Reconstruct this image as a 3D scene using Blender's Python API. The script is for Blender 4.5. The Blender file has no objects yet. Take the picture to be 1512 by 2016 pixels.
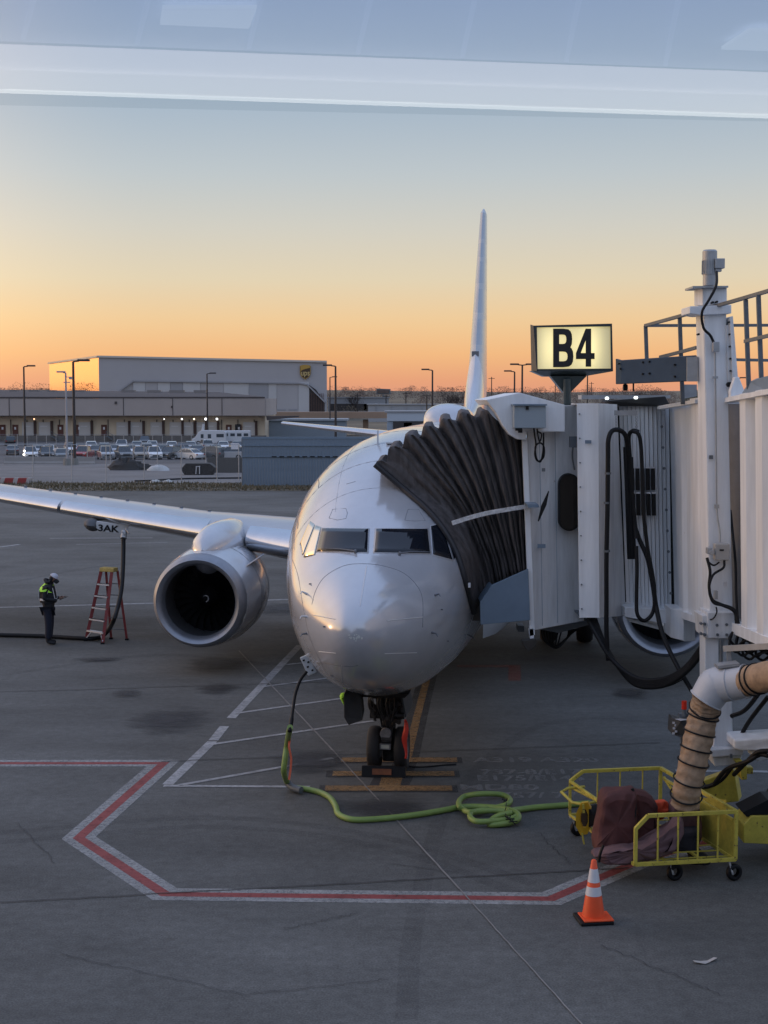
import bpy, bmesh, math, random
import numpy as np
from mathutils import Vector, Matrix
from mathutils.bvhtree import BVHTree

sc = bpy.context.scene
COL = sc.collection
R = math.radians
random.seed(7)

# ------------------------------------------------------------------ camera
FPX, CH, PITCH = 2880.0, 5.85, math.atan(223 / 2880)
cam_d = bpy.data.cameras.new('camera')
cam = bpy.data.objects.new('camera', cam_d)
COL.objects.link(cam)
cam.location = (0, 0, CH)
cam.rotation_euler = (math.pi / 2 - PITCH, 0, 0)
cam_d.sensor_fit = 'HORIZONTAL'
cam_d.angle = 2 * math.atan(756 / FPX)
cam_d.clip_start = 0.05
cam_d.clip_end = 9000
sc.camera = cam

# ------------------------------------------------------------------ view
sc.view_settings.view_transform = 'Standard'
sc.view_settings.look = 'None'
sc.view_settings.gamma = 1
sc.view_settings.exposure = 0.0

# ------------------------------------------------------------------ world: sky just at sunset, glow to the left
SUN_AZ = R(-72)       # measured from +Y towards +X: the sun stands to the left and ahead
SUN_EL = R(1.6)
w = bpy.data.worlds.new('World')
sc.world = w
w.use_nodes = True
nt = w.node_tree
N = nt.nodes
for n in list(N): N.remove(n)
L = nt.links.new
out = N.new('ShaderNodeOutputWorld')
bgN = N.new('ShaderNodeBackground')
sky = N.new('ShaderNodeTexSky')
sky.sky_type = 'NISHITA'
sky.sun_disc = False
sky.sun_elevation = SUN_EL
sky.sun_rotation = SUN_AZ
sky.altitude = 200
sky.air_density = 1.2
sky.dust_density = 2.0
bgN.inputs['Strength'].default_value = 0.05
L(sky.outputs[0], bgN.inputs['Color'])
# twilight bands by elevation on the sunset side; zenith and far side brightened for fill
tc = N.new('ShaderNodeTexCoord')
nrm = N.new('ShaderNodeVectorMath'); nrm.operation = 'NORMALIZE'
L(tc.outputs['Generated'], nrm.inputs[0])
sep = N.new('ShaderNodeSeparateXYZ')
L(nrm.outputs[0], sep.inputs[0])
asn = N.new('ShaderNodeMath'); asn.operation = 'ARCSINE'
L(sep.outputs['Z'], asn.inputs[0])
sc_ = N.new('ShaderNodeMath'); sc_.operation = 'MULTIPLY'; sc_.inputs[1].default_value = 1 / (math.pi / 2)
L(asn.outputs[0], sc_.inputs[0])

def lin(c):
    r = []
    for x in c:
        x = x / 255
        r.append(x / 12.92 if x <= 0.04045 else ((x + 0.055) / 1.055) ** 2.4)
    return tuple(r)

def ramp_node(stops):
    r = N.new('ShaderNodeValToRGB')
    els = r.color_ramp.elements
    while len(els) > 1: els.remove(els[-1])
    els[0].position = stops[0][0] / 90
    els[0].color = (*lin(stops[0][1]), 1)
    for d, c in stops[1:]:
        e = els.new(d / 90); e.color = (*lin(c), 1)
    L(sc_.outputs[0], r.inputs[0])
    return r
rampW = ramp_node([(0, (230, 158, 130)), (0.7, (238, 168, 128)), (1.7, (247, 190, 135)), (3.0, (242, 206, 158)),
                   (4.6, (226, 212, 185)), (6.5, (209, 207, 199)), (8.6, (188, 198, 206)), (11, (165, 183, 203)),
                   (15, (142, 162, 196)), (24, (162, 186, 226)), (50, (184, 206, 250)), (90, (184, 206, 250))])
rampE = ramp_node([(0, (165, 175, 195)), (3, (175, 185, 205)), (8, (205, 210, 226)), (15, (210, 220, 242)),
                   (30, (196, 213, 248)), (60, (184, 206, 250)), (90, (184, 206, 250))])
# weight towards the sunset azimuth
sv = N.new('ShaderNodeVectorMath'); sv.operation = 'DOT_PRODUCT'
L(nrm.outputs[0], sv.inputs[0])
sv.inputs[1].default_value = (math.sin(SUN_AZ + R(20)), math.cos(SUN_AZ + R(20)), 0)
mr = N.new('ShaderNodeMapRange')
mr.interpolation_type = 'SMOOTHSTEP'
mr.inputs['From Min'].default_value = -0.55
mr.inputs['From Max'].default_value = 0.35
L(sv.outputs['Value'], mr.inputs['Value'])
mixc = N.new('ShaderNodeMix'); mixc.data_type = 'RGBA'
L(mr.outputs[0], mixc.inputs['Factor'])
L(rampE.outputs[0], mixc.inputs['A']); L(rampW.outputs[0], mixc.inputs['B'])
# extra glow close to the sun
sv2 = N.new('ShaderNodeVectorMath'); sv2.operation = 'DOT_PRODUCT'
L(nrm.outputs[0], sv2.inputs[0])
sv2.inputs[1].default_value = (math.sin(SUN_AZ), math.cos(SUN_AZ), 0.02)
mr2 = N.new('ShaderNodeMapRange'); mr2.interpolation_type = 'SMOOTHSTEP'
mr2.inputs['From Min'].default_value = 0.44; mr2.inputs['From Max'].default_value = 1.0
L(sv2.outputs['Value'], mr2.inputs['Value'])
bg2 = N.new('ShaderNodeBackground')
L(mixc.outputs['Result'], bg2.inputs['Color'])
bg2.inputs['Strength'].default_value = 0.92
bg3 = N.new('ShaderNodeBackground'); bg3.inputs['Color'].default_value = (1.0, 0.62, 0.26, 1)
gm = N.new('ShaderNodeMath'); gm.operation = 'MULTIPLY'; gm.inputs[1].default_value = 1.3
L(mr2.outputs[0], gm.inputs[0]); L(gm.outputs[0], bg3.inputs['Strength'])
a1 = N.new('ShaderNodeAddShader'); a2 = N.new('ShaderNodeAddShader')
L(bgN.outputs[0], a1.inputs[0]); L(bg2.outputs[0], a1.inputs[1])
L(a1.outputs[0], a2.inputs[0]); L(bg3.outputs[0], a2.inputs[1])
L(a2.outputs[0], out.inputs['Surface'])

# ------------------------------------------------------------------ sun lamp
sl = bpy.data.lights.new('sun', 'SUN')
sl.energy = 0.2
sl.angle = R(3.0)
sl.color = (1.0, 0.58, 0.3)
sun = bpy.data.objects.new('sun', sl)
COL.objects.link(sun)
sdir = Vector((math.sin(SUN_AZ) * math.cos(SUN_EL), math.cos(SUN_AZ) * math.cos(SUN_EL), math.sin(SUN_EL)))
sun.rotation_euler = (-sdir).to_track_quat('-Z', 'Y').to_euler()
sun.location = sdir * 50

# ------------------------------------------------------------------ picture <-> place helpers
cp, sp = math.cos(PITCH), math.sin(PITCH)
CAM = Vector((0, 0, CH))
def ray(u, v):
    x = (u - 756) / FPX; y = (1008 - v) / FPX
    return Vector((x, cp + y * sp, -sp + y * cp))
def P(u, v, Y):
    d = ray(u, v); return CAM + d * (Y / d.y)
def G(u, v, z=0.0):
    d = ray(u, v); return CAM + d * ((z - CH) / d.z)

def gz_(Y):
    """height of the ground: the land behind the verge falls away by 2.4 m"""
    return 0.0 if Y < 108 else -2.4 * min(1.0, (Y - 108) / 92.0)
def GT(u, v, dz=0.0):
    d = ray(u, v); lo, hi = 10.0, 3000.0
    for _ in range(50):
        m = (lo + hi) / 2
        if CH + d.z / d.y * m > gz_(m) + dz: lo = m
        else: hi = m
    return Vector((d.x / d.y * lo, lo, gz_(lo) + dz))

# ------------------------------------------------------------------ materials
MATS = {}
def mat(name, col, rough=0.6, metal=0.0, noise=0.0, nscale=8.0, bump=0.0, chips=None, chip_col=(0.09, 0.05, 0.03), chip_scale=30.0, emit=None, es=1.0, coat=0.0, spec=None, streak=None, alpha=None):
    if name in MATS: return MATS[name]
    m = bpy.data.materials.new(name); m.use_nodes = True
    t = m.node_tree; b = t.nodes['Principled BSDF']
    b.inputs['Base Color'].default_value = (*col, 1)
    b.inputs['Roughness'].default_value = rough
    b.inputs['Metallic'].default_value = metal
    if coat: b.inputs['Coat Weight'].default_value = coat; b.inputs['Coat Roughness'].default_value = 0.08
    if spec is not None: b.inputs['Specular IOR Level'].default_value = spec
    if emit: b.inputs['Emission Color'].default_value = (*emit, 1); b.inputs['Emission Strength'].default_value = es
    if alpha is not None: b.inputs['Alpha'].default_value = alpha
    if noise or bump or streak:
        c = t.nodes.new('ShaderNodeTexCoord')
        mp = t.nodes.new('ShaderNodeMapping')
        if streak: mp.inputs['Scale'].default_value = streak
        t.links.new(c.outputs['Object'], mp.inputs[0])
        n = t.nodes.new('ShaderNodeTexNoise'); n.inputs['Scale'].default_value = nscale; n.inputs['Detail'].default_value = 5
        n.inputs['Roughness'].default_value = 0.62
        t.links.new(mp.outputs[0], n.inputs['Vector'])
        if noise:
            r = t.nodes.new('ShaderNodeMapRange')
            r.inputs['From Min'].default_value = 0.3; r.inputs['From Max'].default_value = 0.7
            r.inputs['To Min'].default_value = 1 - noise; r.inputs['To Max'].default_value = 1 + noise
            t.links.new(n.outputs['Fac'], r.inputs['Value'])
            mx = t.nodes.new('ShaderNodeVectorMath'); mx.operation = 'SCALE'
            mx.inputs[0].default_value = col
            t.links.new(r.outputs[0], mx.inputs['Scale'])
            t.links.new(mx.outputs[0], b.inputs['Base Color'])
            if chips is not None:
                n3 = t.nodes.new('ShaderNodeTexNoise'); n3.inputs['Scale'].default_value = chip_scale; n3.inputs['Detail'].default_value = 6; n3.inputs['Roughness'].default_value = 0.7
                t.links.new(c.outputs['Object'], n3.inputs['Vector'])
                r3 = t.nodes.new('ShaderNodeMapRange'); r3.inputs['From Min'].default_value = chips; r3.inputs['From Max'].default_value = chips + 0.04
                t.links.new(n3.outputs['Fac'], r3.inputs['Value'])
                mc = t.nodes.new('ShaderNodeMix'); mc.data_type = 'RGBA'; t.links.new(r3.outputs[0], mc.inputs['Factor'])
                t.links.new(mx.outputs[0], mc.inputs['A']); mc.inputs['B'].default_value = (*chip_col, 1)
                t.links.new(mc.outputs['Result'], b.inputs['Base Color'])
            r2 = t.nodes.new('ShaderNodeMapRange')
            r2.inputs['To Min'].default_value = max(0.02, rough - noise * 0.4); r2.inputs['To Max'].default_value = min(1, rough + noise * 0.4)
            t.links.new(n.outputs['Fac'], r2.inputs['Value']); t.links.new(r2.outputs[0], b.inputs['Roughness'])
        if bump:
            bp = t.nodes.new('ShaderNodeBump'); bp.inputs['Strength'].default_value = bump; bp.inputs['Distance'].default_value = 0.02
            t.links.new(n.outputs['Fac'], bp.inputs['Height']); t.links.new(bp.outputs[0], b.inputs['Normal'])
    MATS[name] = m
    return m

def asphalt(name, col, big=0.3, fine=0.25, rough=0.85, seed=0.0):
    m = bpy.data.materials.new(name); m.use_nodes = True
    t = m.node_tree; b = t.nodes['Principled BSDF']; nn = t.nodes; lk = t.links.new
    c = nn.new('ShaderNodeTexCoord')
    def noise(scale, det, vec_scale=(1, 1, 1), rgh=0.6):
        mp = nn.new('ShaderNodeMapping'); mp.inputs['Scale'].default_value = vec_scale; mp.inputs['Location'].default_value = (seed, seed * 2, 0)
        lk(c.outputs['Object'], mp.inputs[0])
        n = nn.new('ShaderNodeTexNoise'); n.inputs['Scale'].default_value = scale; n.inputs['Detail'].default_value = det; n.inputs['Roughness'].default_value = rgh
        lk(mp.outputs[0], n.inputs['Vector']); return n
    def rng(n, a, bb, lo=0.3, hi=0.7):
        r = nn.new('ShaderNodeMapRange'); r.inputs['From Min'].default_value = lo; r.inputs['From Max'].default_value = hi
        r.inputs['To Min'].default_value = a; r.inputs['To Max'].default_value = bb
        lk(n.outputs['Fac'], r.inputs['Value']); return r
    def mul(a, bb):
        k = nn.new('ShaderNodeMath'); k.operation = 'MULTIPLY'; lk(a.outputs[0], k.inputs[0]); lk(bb.outputs[0], k.inputs[1]); return k
    a = rng(noise(0.12, 5), 1 - big, 1 + big)
    d = rng(noise(0.8, 6, (0.45, 1.3, 1), 0.68), 1 - big * 0.6, 1 + big * 0.6)
    e = rng(noise(45, 4), 1 - fine, 1 + fine)
    f = rng(noise(7, 5, (1, 1, 1), 0.7), 1 - fine * 0.6, 1 + fine * 0.6)
    tot = mul(mul(a, d), mul(e, f))
    mx = nn.new('ShaderNodeVectorMath'); mx.operation = 'SCALE'; mx.inputs[0].default_value = col
    lk(tot.outputs[0], mx.inputs['Scale']); lk(mx.outputs[0], b.inputs['Base Color'])
    b.inputs['Specular IOR Level'].default_value = 0.3
    rr = rng(noise(0.5, 4), rough - 0.12, rough + 0.1); lk(rr.outputs[0], b.inputs['Roughness'])
    bp = nn.new('ShaderNodeBump'); bp.inputs['Strength'].default_value = 0.25; bp.inputs['Distance'].default_value = 0.004
    nb = noise(60, 3); lk(nb.outputs['Fac'], bp.inputs['Height']); lk(bp.outputs[0], b.inputs['Normal'])
    return m

def proj(p):
    d = Vector(p) - CAM; z = d.y * cp - d.z * sp; y = d.y * sp + d.z * cp
    return 756 + FPX * d.x / z, 1008 - FPX * y / z

def worn(name, col, cover=0.5, scale=9.0, rough=0.75):
    """paint worn through: patchy coverage, the ground shows between"""
    m = bpy.data.materials.new(name); m.use_nodes = True
    t = m.node_tree; b = t.nodes['Principled BSDF']; nn = t.nodes; lk = t.links.new
    b.inputs['Roughness'].default_value = rough
    c = nn.new('ShaderNodeTexCoord')
    n = nn.new('ShaderNodeTexNoise'); n.inputs['Scale'].default_value = scale; n.inputs['Detail'].default_value = 8; n.inputs['Roughness'].default_value = 0.75
    lk(c.outputs['Object'], n.inputs['Vector'])
    r = nn.new('ShaderNodeMapRange'); r.inputs['From Min'].default_value = 0.62 - cover * 0.4; r.inputs['From Max'].default_value = 0.86 - cover * 0.4
    lk(n.outputs['Fac'], r.inputs['Value'])
    n2 = nn.new('ShaderNodeTexNoise'); n2.inputs['Scale'].default_value = 1.6; n2.inputs['Detail'].default_value = 4
    lk(c.outputs['Object'], n2.inputs['Vector'])
    r2 = nn.new('ShaderNodeMapRange'); r2.inputs['From Min'].default_value = 0.3; r2.inputs['From Max'].default_value = 0.7
    r2.inputs['To Min'].default_value = 0.75; r2.inputs['To Max'].default_value = 1.15
    lk(n2.outputs['Fac'], r2.inputs['Value'])
    mx = nn.new('ShaderNodeVectorMath'); mx.operation = 'SCALE'; mx.inputs[0].default_value = col
    lk(r2.outputs[0], mx.inputs['Scale']); lk(mx.outputs[0], b.inputs['Base Color'])
    k = nn.new('ShaderNodeMath'); k.operation = 'MULTIPLY_ADD'; k.inputs[1].default_value = cover * 0.5; k.inputs[2].default_value = cover * 0.6; k.use_clamp = True
    lk(r.outputs[0], k.inputs[0]); lk(k.outputs[0], b.inputs['Alpha'])
    return m

# ------------------------------------------------------------------ object helpers
WM = {}
def tag(o, label=None, cat=None, group=None, kind=None):
    if label: o['label'] = label
    if cat: o['category'] = cat
    if group: o['group'] = group
    if kind: o['kind'] = kind
    return o
def thing(name, label, cat, loc=(0, 0, 0), rz=0.0, group=None):
    o = bpy.data.objects.new(name, None); COL.objects.link(o)
    o.empty_display_size = 0.3
    o.location = loc; o.rotation_euler = (0, 0, rz)
    WM[o.name] = Matrix.Translation(Vector(loc)) @ Matrix.Rotation(rz, 4, 'Z')
    return tag(o, label, cat, group)
def copy_tree(o, loc=None, rz=None, label=None, parent=None, mats=None):
    c = o.copy(); COL.objects.link(c)
    if parent: c.parent = parent
    if loc is not None: c.location = loc
    if rz is not None: c.rotation_euler = (0, 0, rz)
    if label: c['label'] = label
    for ch in list(o.children): copy_tree(ch, parent=c)
    return c
def copy_thing(o, loc, rz, label):
    return copy_tree(o, loc, rz, label)

class MB:
    def __init__(s): s.v = []; s.f = []; s.m = []; s.mi = 0
    def add(s, vs, fs):
        b = len(s.v); s.v += [Vector(x) for x in vs]; s.f += [tuple(b + i for i in f) for f in fs]; s.m += [s.mi] * len(fs); return s
    def box(s, c, d, rz=0.0, rx=0.0, ry=0.0):
        M = Matrix.Translation(Vector(c)) @ Matrix.Rotation(rz, 4, 'Z') @ Matrix.Rotation(ry, 4, 'Y') @ Matrix.Rotation(rx, 4, 'X')
        x, y, z = d[0] / 2, d[1] / 2, d[2] / 2
        vs = [M @ Vector((i, j, k)) for i in (-x, x) for j in (-y, y) for k in (-z, z)]
        return s.add(vs, [(0, 1, 3, 2), (4, 6, 7, 5), (0, 4, 5, 1), (2, 3, 7, 6), (0, 2, 6, 4), (1, 5, 7, 3)])
    def bar(s, a, b, w, h=None, up=(0, 0, 1)):
        h = h or w; a = Vector(a); b = Vector(b); d = (b - a).normalized(); u = Vector(up)
        if abs(d.dot(u)) > 0.97: u = Vector((0, 1, 0))
        x = d.cross(u).normalized(); y = x.cross(d).normalized()
        vs = [p + x * i * w / 2 + y * j * h / 2 for p in (a, b) for i, j in ((-1, -1), (1, -1), (1, 1), (-1, 1))]
        return s.add(vs, [(3, 2, 1, 0), (4, 5, 6, 7), (0, 1, 5, 4), (1, 2, 6, 5), (2, 3, 7, 6), (3, 0, 4, 7)])
    def tube(s, pts, r, n=10, caps=True, closed=False):
        pts = [Vector(p) for p in pts]; k = len(pts)
        rs = r if isinstance(r, (list, tuple)) else [r] * k
        rings = []; prev = None
        for i, p in enumerate(pts):
            a = pts[i - 1] if (i > 0 or closed) else p
            b = pts[(i + 1) % k] if (i < k - 1 or closed) else p
            d = (b - a).normalized()
            if prev is None:
                u = Vector((0, 0, 1)) if abs(d.z) < 0.9 else Vector((0, 1, 0))
                x = d.cross(u).normalized()
            else:
                x = (prev - d * prev.dot(d)).normalized()
            prev = x; y = d.cross(x)
            rings.append([p + (x * math.cos(2 * math.pi * j / n) + y * math.sin(2 * math.pi * j / n)) * rs[i] for j in range(n)])
        vs = [q for g in rings for q in g]; fs = []
        for i in range(k if closed else k - 1):
            i2 = (i + 1) % k
            for j in range(n):
                j2 = (j + 1) % n
                fs.append((i * n + j, i * n + j2, i2 * n + j2, i2 * n + j))
        if caps and not closed: fs += [tuple(range(n - 1, -1, -1)), tuple((k - 1) * n + j for j in range(n))]
        return s.add(vs, fs)
    def cyl(s, a, b, r, r2=None, n=20): return s.tube([a, b], [r, r if r2 is None else r2], n)
    def grid(s, rows, closed=False):
        h = len(rows); wd = len(rows[0]); vs = [q for g in rows for q in g]; fs = []
        for i in range(h - 1):
            for j in range(wd if closed else wd - 1):
                j2 = (j + 1) % wd
                fs.append((i * wd + j, i * wd + j2, (i + 1) * wd + j2, (i + 1) * wd + j))
        return s.add(vs, fs)
    def prism(s, poly, vec):
        n = len(poly); vec = Vector(vec); a = [Vector(p) for p in poly]; b = [p + vec for p in a]
        return s.add(a + b, [tuple(range(n)), tuple(range(2 * n - 1, n - 1, -1))] + [(i, i + n, (i + 1) % n + n, (i + 1) % n) for i in range(n)])
    def lathe(s, prof, M=None, n=32, a0=0, a1=2 * math.pi):
        """prof: (axial, radius); axis = local X"""
        M = M or Matrix.Identity(4); full = abs(a1 - a0 - 2 * math.pi) < 1e-6
        rows = []
        for (x, r) in prof:
            rows.append([M @ Vector((x, r * math.cos(a0 + (a1 - a0) * j / n), r * math.sin(a0 + (a1 - a0) * j / n))) for j in range(n if full else n + 1)])
        return s.grid(rows, closed=full)
    def quad(s, a, b, c, d): return s.add([a, b, c, d], [(0, 1, 2, 3)])
    def poly(s, pts): return s.add(pts, [tuple(range(len(pts)))])
    def build(s, name, mats, parent=None, world=False, smooth=False, bevel=0.0, angle=40, recalc=True, **kw):
        me = bpy.data.meshes.new(name)
        vs = s.v
        if world and parent is not None:
            inv = WM[parent.name].inverted(); vs = [inv @ v for v in vs]
        me.from_pydata([tuple(v) for v in vs], [], s.f)
        ml = mats if isinstance(mats, (list, tuple)) else [mats]
        for m in ml: me.materials.append(m)
        if len(ml) > 1: me.polygons.foreach_set('material_index', s.m)
        if recalc:
            bm = bmesh.new(); bm.from_mesh(me)
            bmesh.ops.recalc_face_normals(bm, faces=bm.faces)
            bm.to_mesh(me); bm.free()
        if smooth:
            me.polygons.foreach_set('use_smooth', [True] * len(me.polygons))
            me.update()
            try: me.set_sharp_from_angle(angle=R(angle))
            except Exception: pass
        o = bpy.data.objects.new(name, me); COL.objects.link(o)
        if parent is not None:
            o.parent = parent; WM[o.name] = WM[parent.name]
        else: WM[o.name] = Matrix.Identity(4)
        if bevel:
            bv = o.modifiers.new('bevel', 'BEVEL'); bv.width = bevel; bv.segments = 2; bv.limit_method = 'ANGLE'; bv.angle_limit = R(35)
        tag(o, kw.get('label'), kw.get('cat'), kw.get('group'), kw.get('kind'))
        return o

def smoothpath(pts, sub=8, closed=False):
    pts = [Vector(p) for p in pts]; n = len(pts); out_ = []
    for i in range(n if closed else n - 1):
        p1 = pts[i]; p2 = pts[(i + 1) % n]
        p0 = pts[i - 1] if (i > 0 or closed) else p1 * 2 - p2
        p3 = pts[(i + 2) % n] if (i < n - 2 or closed) else p2 * 2 - p1
        for k in range(sub):
            t = k / sub
            out_.append(0.5 * ((2 * p1) + (p2 - p0) * t + (2 * p0 - 5 * p1 + 4 * p2 - p3) * t * t + (3 * p1 - p0 - 3 * p2 + p3) * t ** 3))
    if not closed: out_.append(pts[-1])
    return out_

def text_mesh(name, body, mats, M, size, extrude=0.01, parent=None, sx=1.0, bold=0.0, **kw):
    """lettering as a mesh; M places it in world space (text in local XY, faces +Z)"""
    cu = bpy.data.curves.new(name, 'FONT'); cu.body = body; cu.size = size; cu.extrude = extrude
    cu.align_x = 'CENTER'; cu.align_y = 'CENTER'; cu.offset = bold; cu.resolution_u = 4
    tmp = bpy.data.objects.new(name + '_tmp', cu); COL.objects.link(tmp)
    dg = bpy.context.evaluated_depsgraph_get()
    me = bpy.data.meshes.new_from_object(tmp.evaluated_get(dg))
    bpy.data.objects.remove(tmp)
    S = Matrix.Diagonal((sx, 1, 1, 1))
    T = M @ S
    if parent is not None: T = WM[parent.name].inverted() @ T
    me.transform(T)
    me.materials.clear(); me.materials.append(mats)
    me.name = name
    o = bpy.data.objects.new(name, me); COL.objects.link(o)
    if parent is not None: o.parent = parent
    tag(o, kw.get('label'), kw.get('cat'), kw.get('group'), kw.get('kind'))
    return o
def facing(p, yaw=0.0, pitch=0.0):
    """text frame at p whose reader looks along +Y (turned by yaw)"""
    return Matrix.Translation(Vector(p)) @ Matrix.Rotation(yaw, 4, 'Z') @ Matrix.Rotation(math.pi / 2 + pitch, 4, 'X')

# shared materials
M_white = mat('bridge_white_paint', (0.74, 0.77, 0.80), 0.42, noise=0.10, nscale=3.5, streak=(2.2, 2.2, 0.22), bump=0.03, chips=0.70, chip_col=(0.32, 0.29, 0.26), chip_scale=9)
M_white2 = mat('bridge_dirty_white', (0.62, 0.64, 0.66), 0.48, noise=0.16, nscale=4, streak=(2.5, 2.5, 0.25), bump=0.03, chips=0.68, chip_col=(0.34, 0.31, 0.28), chip_scale=7)
M_bgrey = mat('blue_grey_paint', (0.15, 0.21, 0.28), 0.5, noise=0.08, nscale=4)
M_steel = mat('dark_galvanised', (0.13, 0.15, 0.17), 0.55, 0.3, noise=0.15, nscale=6)
M_galv = mat('galvanised_steel', (0.35, 0.37, 0.39), 0.45, 0.4, noise=0.12, nscale=8)
M_black = mat('black_rubber', (0.008, 0.009, 0.011), 0.55, noise=0.1, nscale=10, spec=0.25)
M_tyre = mat('tyre_rubber', (0.018, 0.018, 0.02), 0.75, noise=0.2, nscale=14)
M_glass = mat('dark_window_glass', (0.012, 0.014, 0.018), 0.06, spec=0.7)
M_yellow = mat('yellow_paint', (0.52, 0.44, 0.07), 0.5, noise=0.2, nscale=7, chips=0.60, chip_scale=16)
M_orange = mat('orange_plastic', (0.75, 0.085, 0.02), 0.45, noise=0.06, nscale=5)
M_red = mat('red_tag', (0.7, 0.05, 0.03), 0.6, noise=0.1)
M_refl = mat('reflective_white', (0.62, 0.63, 0.66), 0.4, noise=0.05)
# ================================================================== GROUND
mApron = asphalt('apron_concrete', (0.100, 0.103, 0.100), big=0.28, fine=0.33)
b = MB(); b.grid([[Vector((x, y, gz_(y))) for x in (-3500, -400, 0, 400, 3500)] for y in (-300, 0, 50, 108, 200, 600, 5000)])
b.build('ground', mApron, kind='structure')
def sheet(name, pts, z, m, kind='structure', **kw):
    b = MB(); b.poly([Vector((p[0], p[1], z)) for p in pts]); return b.build(name, m, kind=kind, recalc=False, **kw)
def gsheet(name, x0, x1, y0, y1, dz, m):
    ys = [y0] + [y for y in (108, 200) if y0 < y < y1] + [y1]
    b = MB(); b.grid([[Vector((x0, y, gz_(y) + dz)), Vector((x1, y, gz_(y) + dz))] for y in ys]); return b.build(name, m, kind='structure')
mRoad = asphalt('access_road_concrete', (0.165, 0.165, 0.168), big=0.2, seed=5)
mLot = asphalt('lot_asphalt', (0.095, 0.098, 0.105), big=0.2, seed=9)
mFar = mat('far_dry_grass', (0.14, 0.115, 0.075), 0.95, noise=0.35, nscale=0.02)
gsheet('service_road', -60, 30, GT(0, 951).y, GT(0, 913).y, 0.012, mRoad)
gsheet('parking_lot', -140, 60, GT(0, 913).y + .1, 285, 0.016, mLot)
gsheet('far_field', -3400, 3400, 330, 4900, 0.03, mFar)
# gentle rise of the far terrain up to the wooded ridge
b = MB(); rows = []
for i, (y, z) in enumerate([(560, -2.5), (700, 0.5), (900, 4.0), (1150, 8.0), (1500, 14), (2200, 16), (3200, 10)]):
    rows.append([Vector((-2600 + 130 * k, y, z + (2.0 * math.sin(k * 0.9 + i) * (i > 1)))) for k in range(41)])
b.grid(rows); b.build('hills', mFar, kind='structure', smooth=True)

# pale grey-brown grass verge
mVerge = mat('verge_soil', (0.10, 0.088, 0.064), 0.95, noise=0.3, nscale=1.2)
v0 = G(-200, 967).y; v1 = GT(0, 951).y
sheet('verge', [(-45, v0), (13, v0), (13, v1), (-45, v1)], 0.02, mVerge)
rg = random.Random(3)
b = MB()
for i in range(9000):
    x = rg.uniform(-32, 12); y = rg.uniform(v0 + 0.2, v1 - 0.1); h = rg.uniform(0.05, 0.2) * (1.0 + 0.6 * math.sin(x * 0.7) * math.cos(y))
    a = rg.uniform(0, 6.28); wd = 0.05
    dx, dy = math.cos(a) * wd, math.sin(a) * wd
    b.add([(x - dx, y - dy, 0.02), (x + dx, y + dy, 0.02), (x + rg.uniform(-.08, .08), y + rg.uniform(-.08, .08), 0.02 + abs(h))], [(0, 1, 2)])
b.build('grass', mat('dry_winter_grass', (0.11, 0.093, 0.058), 0.9, noise=0.3, nscale=2), recalc=False, kind='stuff', label='dry brown winter grass on the verge before the fence', cat='grass')

# ---- painted markings
mW = worn('worn_white_paint', (0.42, 0.43, 0.43), 0.58, 14)
mWf = worn('faded_white_paint', (0.42, 0.43, 0.44), 0.72)
mR = worn('worn_red_paint', (0.25, 0.05, 0.048), 0.85, 9)
mO = worn('worn_orange_paint', (0.36, 0.21, 0.085), 0.66, 9)
mDk = worn('dark_sealer', (0.035, 0.037, 0.042), 0.55, 2.0)
mT = worn('stencil_paint', (0.34, 0.34, 0.34), 0.48, 7)

def miter(path, w0, w1):
    """strip along a ground path between side offsets w0..w1"""
    n = len(path); res = []
    for i, p in enumerate(path):
        d0 = (path[i] - path[i - 1]).normalized() if i else None
        d1 = (path[i + 1] - path[i]).normalized() if i < n - 1 else None
        if d0 is None: d0 = d1
        if d1 is None: d1 = d0
        n0 = Vector((-d0.y, d0.x, 0)); n1 = Vector((-d1.y, d1.x, 0))
        m = (n0 + n1).normalized(); k = 1 / max(0.3, m.dot(n0))
        res.append((p + m * w0 * k, p + m * w1 * k))
    return res
def strip(b, path, w0, w1, z):
    r = miter([Vector((p.x, p.y, 0)) for p in path], w0, w1)
    for (a, c), (d, e) in zip(r[:-1], r[1:]):
        b.quad(*(Vector((q.x, q.y, z)) for q in (a, d, e, c)))
bound = [G(-900, 1503), G(322, 1503), G(155, 1650), G(325, 1761), G(1085, 1770), G(1255, 1697), G(1460, 1640), G(1600, 1640)]
b = MB(); strip(b, bound, -0.21, -0.075, 0.005); strip(b, bound, 0.075, 0.21, 0.005)
b.build('painted_boundary_border', mW, recalc=False, kind='structure')
b = MB(); strip(b, bound, -0.075, 0.075, 0.005)
b.build('painted_boundary_red', mR, recalc=False, kind='structure')
# thin white service line and the short far ones
b = MB()
strip(b, [G(-700, 1215), G(570, 1180.5), G(1000, 1171)], -0.1, 0.1, 0.005)
strip(b, [G(98, 1060), G(300, 1059)], -0.08, 0.08, 0.005)
strip(b, [G(150, 1072), G(330, 1068)], -0.05, 0.05, 0.005)
strip(b, [G(0, 1077), G(38, 1072)], -0.1, 0.1, 0.005)
strip(b, [G(1330, 1518), G(1512, 1520)], -0.06, 0.06, 0.009)
# hatched envelope
for q in ((591, 1270, 455, 1414, 0.15), (442, 1430, 420, 1458, 0.15), (418, 1460, 330, 1545, 0.15)):
    strip(b, [G(q[0], q[1]), G(q[2], q[3])], -0.085, 0.085, 0.005)
for q in ((322, 1548, 610, 1550), (352, 1547, 655, 1493), (405, 1468, 735, 1420), (465, 1405, 700, 1372), (515, 1353, 650, 1335), (556, 1310, 640, 1301)):
    strip(b, [G(q[0], q[1]), G(q[2], q[3])], -0.052, 0.052, 0.0095)
b.build('painted_white_lines', mWf, recalc=False, kind='structure')
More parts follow.
